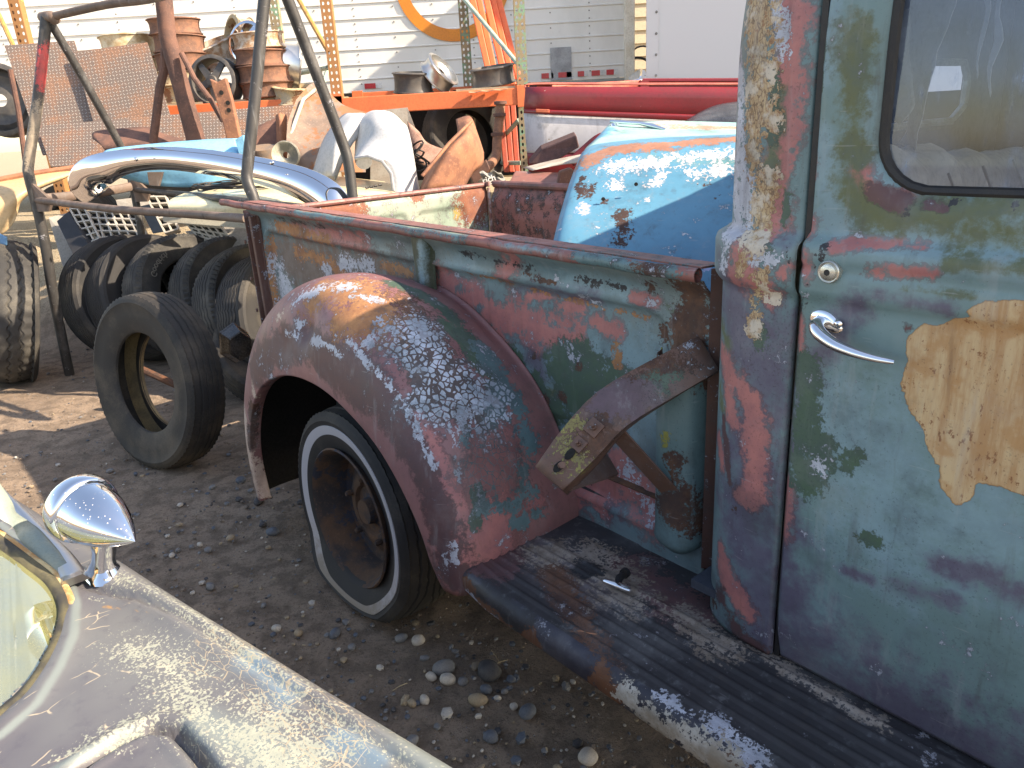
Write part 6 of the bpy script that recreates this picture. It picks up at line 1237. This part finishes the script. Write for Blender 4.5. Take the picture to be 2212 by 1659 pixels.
for k in range(3):
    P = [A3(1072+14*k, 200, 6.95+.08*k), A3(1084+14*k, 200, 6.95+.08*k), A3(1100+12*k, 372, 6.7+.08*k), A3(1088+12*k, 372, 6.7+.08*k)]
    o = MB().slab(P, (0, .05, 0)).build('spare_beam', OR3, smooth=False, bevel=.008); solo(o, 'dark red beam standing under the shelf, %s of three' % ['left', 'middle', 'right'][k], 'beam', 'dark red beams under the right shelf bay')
# things in the dark under the shelf
put_tyre('spare', Vector(at(1010, 300, 6.9)), (.5, -.8, .2), 0, 'dark tyre in the shade under the shelf', M_TYRE, 'tyres under the shelf')
for (u, v) in ((1060, 285), (985, 340)): 
    pass
o = MB().box((0, 0, 0), (1.0, .02, .42)).build('shade_backing', M_DARK, smooth=False); o.location = at(960, 290, 7.75); tag(o, 'dark sheet standing in for the shade under the right shelf bay', 'sheet')  # dark sheet stands in for the deep shade under this bay

# ---------------------------------------------------------------- loose wheels on the shelf
RW = {}
def rimmesh(R=.21, w_=.17, kind=0):
    mb = MB(); h = w_/2
    mb.lathe([(R*.90, -h-.004), (R, -h-.002), (R+.010, -h+.003), (R+.011, -h+.008), (R, -h+.012), (R*.985, -h+.022), (R*.965, -h+.030), (R*.955, -h*.3), (R*.955, h*.15), (R*.965, h-.030), (R*.985, h-.022), (R, h-.012), (R+.011, h-.008), (R+.010, h-.003), (R, h+.002), (R*.90, h+.004), (R*.86, h-.03), (R*.85, 0), (R*.86, -h+.03)], 48, closed=True)
    if kind == 0: mb.lathe([(R*.86, -.01), (R*.7, -.035), (R*.5, -.015), (R*.4, -.02), (R*.2, -.03), (R*.18, -.03)], 40)
    if kind == 1:
        mb.lathe([(R*.24, -h+.005), (R*.2, -h-.01), (0, -h-.012)], 24); mb.lathe([(R*.26, -h+.03), (R*.24, -h+.005)], 24)
        for k in range(5):
            a = 2*pi*k/5+.3; M = Matrix.Rotation(a, 4, 'Y'); b_ = [M @ Vector(p) for p in ((R*.2, -h+.004, -.030), (R*.9, -h+.020, -.022), (R*.9, -h+.020, .022), (R*.2, -h+.004, .030))]; mb.slab(b_, (0, .02, 0))
    return mb
WM = {'rust': rusty('rusty_wheel', (.22, .105, .065), (.13, .07, .05)), 'tanw': rusty('tan_wheel', (.48, .36, .20), (.42, .36, .26), (.26, .12, .06), .3), 'alu': NT('dull_aluminium').out((.60, .60, .58), .32, .9), 'dark': plain('black_steel_wheel', (.05, .05, .052), (.10, .09, .08), 12, .5), 'chrome': M_CHROME, 'cream': plain('cream_wheel', (.66, .60, .44), (.42, .30, .16), 14, .5), 'rc': rusty('rust_streaked_chrome', (.30, .17, .09), (.50, .46, .40))}
def wheelobj(u, v, Y, mat_, nrm, label, R=.21, w_=.17, kind=0, grp='loose wheels on the shelf', z=None):
    k = (round(R, 3), round(w_, 3), kind)
    if k not in RW: RW[k] = rimmesh(R, w_, kind)
    o = RW[k].build('wheel_rim', WM[mat_]); p = at(u, v, Y) if z is None else Vector((at(u, v, Y).x, Y, z)); o.matrix_world = Matrix.Translation(p) @ Vector(nrm).normalized().to_track_quat('-Y', 'Z').to_matrix().to_4x4(); return tag(o, label, 'wheel', grp)
UPN = (.04, -.1, 1)
zb = at(560, 236, YF).z+.075
def stack(u, Y, items, where):
    z = at(u, 215, Y).z*0+zb
    for i, (m, R, w_, du) in enumerate(items):
        z += w_/2+.003; wheelobj(u+du, 100, Y, m, (random.uniform(-.05, .05), random.uniform(-.05, .05), 1), '%s wheel, %s in the %s' % ({'rust': 'rusty', 'tanw': 'tan rusty', 'cream': 'cream painted', 'rc': 'rust streaked'}[m], ('topmost' if i == len(items)-1 else ['lowest', 'second lowest', 'middle', 'second highest'][i]), where), R, w_, z=z); z += w_/2
stack(385, 6.8, [('tanw', .20, .13, 0), ('tanw', .20, .12, -4), ('rust', .205, .13, 2), ('rust', .20, .14, 4), ('rust', .20, .12, 0)], 'tall stack behind the thick pipe')
stack(283, 6.95, [('cream', .2, .14, 4), ('rust', .20, .10, 4), ('cream', .2, .14, 0), ('cream', .22, .17, -4)], 'pale stack behind the diamond plate')
stack(562, 6.68, [('rust', .21, .12, 2), ('rust', .215, .13, 2), ('rust', .205, .12, -2), ('rc', .20, .12, -2)], 'rusty stack between the black tubes')
wheelobj(468, 178, 6.6, 'dark', (-.15, -1, .12), 'spoked dark wheel standing on edge between the stacks', .19, .15, 1)
wheelobj(462, 118, 7.0, 'rc', (-.25, -.3, .9), 'rust streaked chrome wheel lying on top behind the spoked wheel', .205, .18)
wheelobj(520, 92, 6.9, 'tanw', (-.8, -.6, .15), 'tan wheel standing on edge above the rusty stack', .195, .15)
wheelobj(540, 95, 6.7, 'chrome', (-.35, -.9, .3), 'bright chrome five spoke wheel above the rusty stack', .155, .12, 1)
wheelobj(618, 142, 6.8, 'alu', (-.92, -.35, .15), 'tilted polished aluminium wheel right of the black tube', .18, .20)
wheelobj(642, 205, 6.6, 'tanw', (.1, -.15, 1), 'brown streaked wheel lying flat beside the yellow post', .19, .13)
wheelobj(5, 218, 6.35, 'dark', (.15, -1, .1), 'black wheel standing at the left picture edge', .26, .16, 0)
wheelobj(893, 185, 6.85, 'dark', (.05, -.1, 1), 'dark grey wheel lying flat on the right shelf bay', .165, .16, z=zs_+.10)
wheelobj(950, 170, 6.85, 'alu', (.75, -.3, .62), 'tilted aluminium wheel leaning on the dark grey one', .155, .12, z=zs_+.16)
wheelobj(1066, 185, 6.7, 'dark', (-.10, -.12, 1), 'dark wheel with a rusty rim on the cardboard at the right', .18, .14, z=zs_+.11)

# ---------------------------------------------------------------- trailer
YT = 8.6
def _tr():
    N = NT('white_trailer_skin'); x, y, z = N.xyz(); a = N.noise(2.2, 5, .6, N.mapv((1, 1, .4))); f = N.noise(30, 5, .7, N.mapv((1, 1, .3)))
    col = N.mix(N.ss(a, .4, .62), (.77, .76, .72), (.69, .68, .64)); col = N.mix(N.ss(f, .60, .74, 0, .4), col, (.52, .49, .44)); return N.out(col, .45, 0, N.noise(5, 3, .5), .15, .004)
M_TR = _tr(); M_BAND = plain('grey_trailer_rail', (.34, .36, .34), (.28, .30, .28), 8, .6); M_RED = plain('red_reflector', (.60, .03, .04), (.5, .03, .04), 20, .3); M_SIL = plain('silver_reflector', (.75, .75, .73)); M_RIV = plain('dark_rivet', (.25, .24, .22))
xr_ = at(1350, 100, YT).x; xl_ = -9.0; zb_ = at(1250, 172, YT).z; zt_ = 4.2
prof = []; z = zb_; st_ = .145
while z < zt_:
    prof += [(0, z), (0, z+st_*.80), (-.010, z+st_*.84), (-.011, z+st_*.90), (0, z+st_*.94)]; z += st_
vs = []; fs = []
xsn = [xl_, xr_]
for x in xsn: vs += [(x, YT+d, z) for d, z in prof]
K = len(prof); fs = [(k, K+k, K+k+1, k+1) for k in range(K-1)]
tr = thing('semi_trailer', 'long white ribbed trailer wall behind the shelf', 'trailer', ((xl_+xr_)/2, YT, zb_-.9))
P = [mesh('side_skin', vs, fs, M_TR, smooth=False)]
P.append(MB().box(((xl_+xr_)/2, YT+1.25, (zb_+zt_)/2), ((xr_-xl_)/2-.02, 1.2, (zt_-zb_)/2-.02)).build('box_body', M_TR, smooth=False))
P.append(MB().box(((xl_+xr_)/2, YT+.02, zb_-.075), ((xr_-xl_)/2, .035, .072)).build('bottom_rail', M_BAND, smooth=False))
P.append(MB().box((xr_+.045, YT+.0, (zb_+zt_)/2), (.055, .035, (zt_-zb_)/2+.1)).build('corner_post', plain('cream_corner_post', (.78, .75, .66), (.66, .60, .48), 6), smooth=False, bevel=.012))
for u in (805, 876, 1195, 1229, 1277, 1306, 1353-12, 1398-12): 
    pass
for u, v, w_ in ((800, 190, 12), (864, 186, 7), (1113, 174, 9), (1259-81, 169, 8), (1330-115, 163+3, 9), (1255, 166, 7), (1287, 163, 9), (1318, 161, 8), (1347-17+0, 158, 0)):
    if not w_: continue
    p = at(u, v, YT-.016); s_ = mpp(p); P.append(MB().box((p.x, YT-.017, zb_+.055), (w_*s_, .0015, .026)).build('reflector', M_RED, smooth=False)); P.append(MB().box((p.x+w_*1.6*s_, YT-.0165, zb_+.055), (w_*s_*.6, .001, .026)).build('reflector_white', M_SIL, smooth=False))
b = MB(); x = xl_+.3; k = 0
while x < xr_:
    z = zb_+.08
    while z < zt_-.1: b.box((x, YT-.003, z), (.006, .003, .006)); z += st_/2 if k % 3 == 0 else st_
    x += .405; k += 1
P.append(stuff(b.build('rivet_rows', M_RIV, smooth=False)))
p = at(1212, 138, YT); P.append(MB().box((p.x, YT-.0165, p.z-.0), (.11, .001, .16)).build('grey_patch', plain('grey_patch_paint', (.40, .41, .42)), smooth=False))
c = at(976, -48, YT); vs = []; n_ = 70
for i in range(n_+1):
    a = radians(150+240*i/n_); R1 = 126*mpp(c); R2 = R1-.118; vs += [(c.x+R1*cos(a), YT-.0165, c.z+R1*sin(a)), (c.x+R2*cos(a), YT-.0165, c.z+R2*sin(a))]
P.append(mesh('orange_arc', vs, [(2*i, 2*i+1, 2*i+3, 2*i+2) for i in range(n_)], plain('orange_vinyl', (.72, .24, .02), (.66, .21, .02), 5, .4)))
for s_ in (-5, -3.9):
    tm = tyre_mesh(.5, .28, .28, 4, n=64); tm.v = [Matrix.Translation((s_, YT+.5, .55)) @ v for v in tm.v]; P.append(tm.build('tyre', M_TYRE))
kids(tr, P)
# box truck at the right and buildings behind
YX = 7.2; p0 = at(1398, 170, YX); x1 = 6.0
M_BOX = NT('white_van_box').out((.62, .62, .63), .4)
bt = thing('box_truck', 'plain white box truck body seen beyond the red pickup', 'truck', ((p0.x+x1)/2, YX, p0.z-1)); a = radians(-38)
P = [MB().slab([(p0.x, YX, p0.z-.25), (x1, YX-2.0, p0.z-.25), (x1, YX-2.0, 4.2), (p0.x, YX, 4.2)], (1.1, 2.2, 0)).build('box_body', M_BOX, smooth=False)]
P.append(MB().slab([(p0.x-.01, YX-.012, p0.z-.26), (p0.x+.085, YX-.050, p0.z-.26), (p0.x+.085, YX-.050, 4.2), (p0.x-.01, YX-.012, 4.2)], (0, .02, 0)).build('corner_rail', M_BOX, smooth=False))
for k in range(9): P.append(MB().lathe([(0, -.006), (.010, -.005), (.012, 0)], 10, Matrix.Translation((p0.x+.07, YX-.044, p0.z+.02+.17*k))).build('rail_bolt', M_RIV))
b = MB(); 
for k in range(10): b.box((p0.x+.2+random.random()*1.2, YX+.05, p0.z+.1+random.random()*1.1), (.006, .05, .006))
P.append(MB().slab([(p0.x, YX+.05, p0.z-.5), (x1, YX-1.9, p0.z-.5), (x1, YX-1.9, p0.z-.25), (p0.x, YX+.05, p0.z-.25)], (.5, 1.5, 0)).build('chassis', M_DARK, smooth=False)); kids(bt, P)
bd = thing('sided_building', 'beige building with horizontal siding between trailer and white box truck', 'building', (2.5, 13, 0)); P = []
M_SD = plain('beige_siding', (.50, .42, .30), (.45, .38, .27), 3, .8, stretch=(1, 1, 6))
for k in range(22):
    z = .2+.19*k; P.append(MB().slab([(0, 13, z), (6.5, 13, z), (6.5, 13.03, z+.19), (0, 13.03, z+.19)], (0, .05, 0)).build('siding_board', M_SD, smooth=False))
b = MB()
for k in range(60): b.box((.05+.11*k, 12.97, 4.9), (.035, .02, .55))
P.append(stuff(b.build('vertical_siding', M_SD, smooth=False))); P.append(MB().box((3.25, 13.2, 3), (3.25, .1, 3)).build('wall', M_SD, smooth=False)); P.append(MB().box((3.25, 12.98, 4.33), (3.25, .04, .05)).build('trim_board', plain('cream_trim', (.62, .55, .40)), smooth=False)); kids(bd, P)
# bicycle and bits in the gap
M_BK = plain('black_bike_paint', (.04, .035, .035)); bk = thing('bicycle', 'old dark bicycle half hidden in the gap between trailer and box truck', 'bicycle', at(1382, 175, 8.9)); c1 = at(1376, 150, 8.9); c2 = at(1388, 132, 8.8)
P = [MB().tube([Vector(c2)+Vector((.15*cos(a), .02, .15*sin(a))) for a in np.linspace(-.3, 2.6, 14)], .009, 6).build('handlebar', M_BK), MB().tube([Vector(c1)+Vector((.22*cos(a), .06*cos(a), .22*sin(a)-.1)) for a in np.linspace(0, 2*pi, 33)[:-1]], .014, 6, closed=True).build('wheel', M_TYRE), MB().tube([A3(1362, 100, 8.8), A3(1364, 180, 8.8)], .012, 6).build('frame_tube', M_BK)]; kids(bk, P)
o = shell('chrome_headlamp_cover', [[A3(1358, 168, 6.9), A3(1382, 150, 7.0), A3(1392, 152, 7.0)], [A3(1360, 178, 6.7), A3(1385, 172, 6.7), A3(1398, 168, 6.8)], [A3(1362, 186, 6.8), A3(1385, 186, 6.8), A3(1398, 182, 6.8)]], M_CHROME, None, .01); solo(o, 'small chrome cover in front of the gap, left of the white box truck', 'trim')
o = slabthing('orange_scrap', [(1378, 158, 8.2), (1402, 155, 8.2), (1402, 172, 8.2), (1376, 175, 8.2)], (0, .05, 0), RUST, 'rusty orange sheet end in the gap beside the white box truck', 'scrap')

# ---------------------------------------------------------------- red and white pickup bed
MRED = plain('faded_red_paint', (.21, .016, .022), (.17, .018, .022), 4, .35, speck=(.70, (.5, .4, .36)), coat=.2); MREDL = plain('chalky_red_paint', (.50, .15, .10), (.38, .07, .06), 5, .7); MWH = patina('dirty_white_paint', (.52, .53, .56), (.46, .47, .50), [amb('rust', .08), LP['grime'], ('tan', (.40, .30, .2), (.3, .2, .12), .1, .8, .5, .8, 0, .12)], .5, 1.2, .15); MWHP = MWH
RY = 5.3
rp = thing('red_pickup', 'red and white pickup bed parked behind the blue hood', 'pickup truck', A3(1350, 400, 5.6))
def rows_(vals): return [[A3(*p) for p in r] for r in vals]
P = []
def band_(nm, tl, tr_, br_, bl_, m, bul=.03, Y0=RY, Y1=RY-.15):
    rows = []
    for i in range(7):
        t = i/6; top = (tl[0]+(tr_[0]-tl[0])*t, tl[1]+(tr_[1]-tl[1])*t); bot = (bl_[0]+(br_[0]-bl_[0])*t, bl_[1]+(br_[1]-bl_[1])*t); Y = Y0+(Y1-Y0)*t
        rows.append([A3(top[0], top[1], Y+bul), A3(top[0]*.8+bot[0]*.2, top[1]*.8+bot[1]*.2, Y+bul*.1), A3((top[0]+bot[0])/2, (top[1]+bot[1])/2, Y), A3(top[0]*.2+bot[0]*.8, top[1]*.2+bot[1]*.8, Y+bul*.1), A3(bot[0], bot[1], Y+bul*.5)])
    return shell(nm, rows, m, None, .004, 3, 2)
P.append(band_('side_upper', (1135, 188), (1700, 188), (1700, 262), (1131, 238), MRED)); P.append(band_('side_moulding', (1132, 236), (1700, 254), (1700, 270), (1131, 244), MRED, .01, RY-.01, RY-.16))
P.append(band_('side_white', (1131, 243), (1700, 268), (1700, 330), (1138, 330), MWHP, .015, RY+.005, RY-.145)); P.append(band_('side_lower', (1138, 328), (1700, 328), (1700, 400), (1142, 372), MRED, .02, RY+.01, RY-.14))
P.append(shell('bed_rim', rows_([[(1133, 190, RY+.02), (1160, 182, RY+.05), (1400, 183, RY-.02), (1700, 182, RY-.12)], [(1140, 185, RY+.2), (1165, 180, RY+.22), (1400, 180, RY+.15), (1700, 180, RY+.05)]]), MREDL, None, .01))
P.append(shell('tailgate_top', rows_([[(1172, 188, RY+.1), (1260, 180, RY+.6), (1388, 173, RY+1.3)], [(1160, 184, RY+.1), (1260, 190, RY+.6), (1390, 187, RY+1.3)]]), MREDL, None, .02))
P.append(shell('far_side', rows_([[(1388, 174, RY+1.3), (1500, 174, RY+1.2), (1700, 174, RY+1.1)], [(1390, 200, RY+1.3), (1500, 200, RY+1.2), (1700, 200, RY+1.1)]]), plain('dark_red_paint', (.16, .02, .025), (.12, .02, .02), 5, .5), None, .02))
P.append(MB().tube([A3(1388, 175, RY+1.25), A3(1700, 174, RY+1.05)], .02, 8).build('far_rail', MRED)); P.append(MB().slab([A3(1384, 173, RY+1.2), A3(1402, 173, RY+1.2), A3(1402, 200, RY+1.2), A3(1384, 200, RY+1.2)], (0, .1, 0)).build('stake_post', MRED, smooth=False))
P.append(MB().slab([A3(1157, 235, RY-.04), A3(1187, 236, RY-.04), A3(1187, 244, RY-.04), A3(1157, 243, RY-.04)], (0, .02, 0)).build('side_marker_lamp', plain('amber_marker', (.50, .12, .06)), smooth=False, bevel=.004))
P.append(shell('red_fender_arch', rows_([[(1225, 345, RY-.1), (1255, 318, RY-.1), (1290, 290, RY-.12), (1330, 280, RY-.12)], [(1240, 360, RY-.12), (1275, 335, RY-.12), (1310, 315, RY-.14), (1340, 300, RY-.14)]]), MRED, None, .01))
kids(rp, P)
o = shell('black_fender', rows_([[(1478, 265, 4.6), (1520, 240, 4.7), (1560, 226, 4.8), (1640, 215, 4.9)], [(1480, 272, 4.4), (1525, 262, 4.4), (1575, 255, 4.4), (1640, 250, 4.4)], [(1482, 290, 4.4), (1530, 290, 4.4), (1580, 290, 4.4), (1640, 290, 4.4)]]), plain('sun_bleached_black', (.02, .022, .028), (.06, .065, .075), 9, .3), None, .01); solo(o, 'glossy black rounded fender in front of the red pickup', 'fender')
# teal hood with ornament
M_TH = patina('faded_teal_hood', (.22, .42, .42), (.30, .48, .45), [LP['blue'], ('orust', (.48, .26, .17), (.40, .22, .15), .2, .8, .4, .7, 0, .10), ('sky', (.09, .30, .44), (.08, .26, .40), .2, .4, .2, .5, 0, 0)], .45, 1, .1)
th = thing('teal_hood', 'faded teal and rust car hood with a chrome hood ornament', 'car hood', A3(1420, 380, 3.7))
hs = shell('hood_skin', rows_([[(1252, 345, 3.5), (1268, 320, 3.5), (1300, 312, 3.5), (1400, 304, 3.5), (1640, 296, 3.4)], [(1268, 318, 3.65), (1300, 294, 3.7), (1340, 290, 3.75), (1450, 290, 3.75), (1640, 285, 3.7)], [(1300, 290, 3.85), (1320, 270, 4.0), (1380, 266, 4.1), (1470, 264, 4.1), (1640, 268, 4.1)], [(1315, 272, 4.3), (1330, 266, 4.4), (1400, 264, 4.5), (1480, 264, 4.5), (1640, 268, 4.5)]]), M_TH, None, .004)
paint(hs, [('orust', [(1420, 272), (1600, 278)], 14, 10), ('sky', [(1290, 300), (1310, 280)], 14, 8)], tr=False)
orn = [(1318, 262, 3.95, .012), (1345, 264, 3.93, .016), (1380, 266, 3.92, .014), (1410, 272, 3.90, .020), (1438, 280, 3.86, .010)]
kids(th, [hs, MB().tube([A3(*q[:3]) for q in orn], [q[3] for q in orn], 12, flat=.6).build('ornament', M_CHROME), MB().tube([A3(1325, 268, 3.95), A3(1328, 278, 3.94), A3(1340, 286, 3.9)], [.016, .02, .012], 12).build('ornament_foot', M_CHROME)])
# the blue hood standing in the bed
M_BH = patina('sky_blue_hood_paint', (.085, .27, .40), (.075, .25, .38), [('tealh', (.10, .28, .30), (.09, .24, .26), .3, .5, .3, .5, 0, 0), LP['white'][:1]+((.58, .58, .60), (.55, .55, .60))+LP['white'][3:8]+(.03,), LP['orust'][:1]+((.36, .165, .10), (.28, .13, .085), .06, .5, .25, .7, -.1, 0), LP['rust'][:1]+((.07, .03, .02), (.04, .02, .018))+LP['rust'][3:], ('lil', (.40, .42, .62), (.38, .40, .60), .05, .6, .4, .5, 0, 0)], .42, 1, .03)
bh = thing('blue_hood', 'bright blue dented car hood with rust and white chips standing in the truck bed', 'car hood', A3(1380, 620, 2.4))
hk = shell('hood_skin', rows_([[(1175, 640, 2.22), (1220, 660, 2.16), (1400, 680, 2.1), (1640, 700, 2.0)], [(1196, 520, 2.36), (1230, 520, 2.31), (1400, 540, 2.24), (1640, 560, 2.15)], [(1226, 410, 2.56), (1256, 410, 2.51), (1420, 410, 2.44), (1640, 410, 2.36)], [(1250, 346, 2.72), (1274, 340, 2.66), (1430, 330, 2.58), (1640, 322, 2.5)], [(1262, 326, 2.82), (1290, 314, 2.8), (1430, 302, 2.72), (1640, 294, 2.64)], [(1285, 318, 3.0), (1310, 309, 3.0), (1430, 298, 2.95), (1640, 289, 2.9)]]), M_BH, None, .003, 10, 10)
paint(hk, [('orust', [(1268, 350), (1320, 325), (1430, 314), (1600, 300)], 22, 8), ('orust', [(1270, 350), (1300, 340)], 12, 6), ('white', [(1258, 352), (1280, 345), (1300, 342)], 5, 5), ('white', [(1320, 356), (1420, 348), (1500, 342), (1600, 328)], 14, 9), ('white', [(1480, 375), (1540, 372), (1600, 375)], 10, 8), ('white', [(1432, 375), (1460, 362)], 5, 5), ('white', [(1415, 398), (1425, 385)], 8, 5), ('white', [(1318, 400), (1326, 410)], 8, 5), ('white', [(1390, 432)], 4, 4),
 ('tealh', [(1400, 345), (1500, 345), (1600, 350)], 16, 14), ('rust', [(1347, 465), (1350, 500), (1345, 520)], 12, 8), ('rust', [(1260, 408), (1258, 425)], 8, 6), ('rust', [(1280, 400), (1276, 440)], 4, 4), ('rust', [(1300, 430), (1303, 440)], 4, 3), ('rust', [(1302, 410)], 3, 3), ('rust', [(1374, 398)], 4, 3), ('rust', [(1490, 430)], 5, 3), ('rust', [(1540, 428)], 7, 3), ('rust', [(1510, 395)], 3, 3), ('rust', [(1527, 397)], 3, 3), ('rust', [(1476, 397)], 3, 3), ('lil', [(1258, 440), (1250, 465)], 7, 4), ('lil', [(1272, 445), (1264, 465)], 5, 4), ('lil', [(1300, 432)], 4, 4), ('lil', [(1480, 570), (1530, 580)], 8, 10), ('rust', [(1250, 400), (1256, 385)], 3, 3)], tr=False)
kids(bh, [hk]+[MB().lathe([(0, -.002), (.006, -.002), (.006, .002), (0, .002)], 10, Matrix.Translation(A3(u, v, 2.42))).build('screw_hole', M_DARK) for u, v in ((1303, 430), (1374, 398), (1540, 428), (1490, 431))])
b = [A3(1352, 450, 2.47), A3(1356, 470, 2.46), A3(1356, 500, 2.44), A3(1350, 525, 2.45)]
o = MB().tube(b, [.004, .009, .010, .004], 8).build('torn_flange', plain('dark_torn_steel', (.05, .03, .025))); o.data.transform(Matrix.Translation(-bh.location)); o.parent = bh
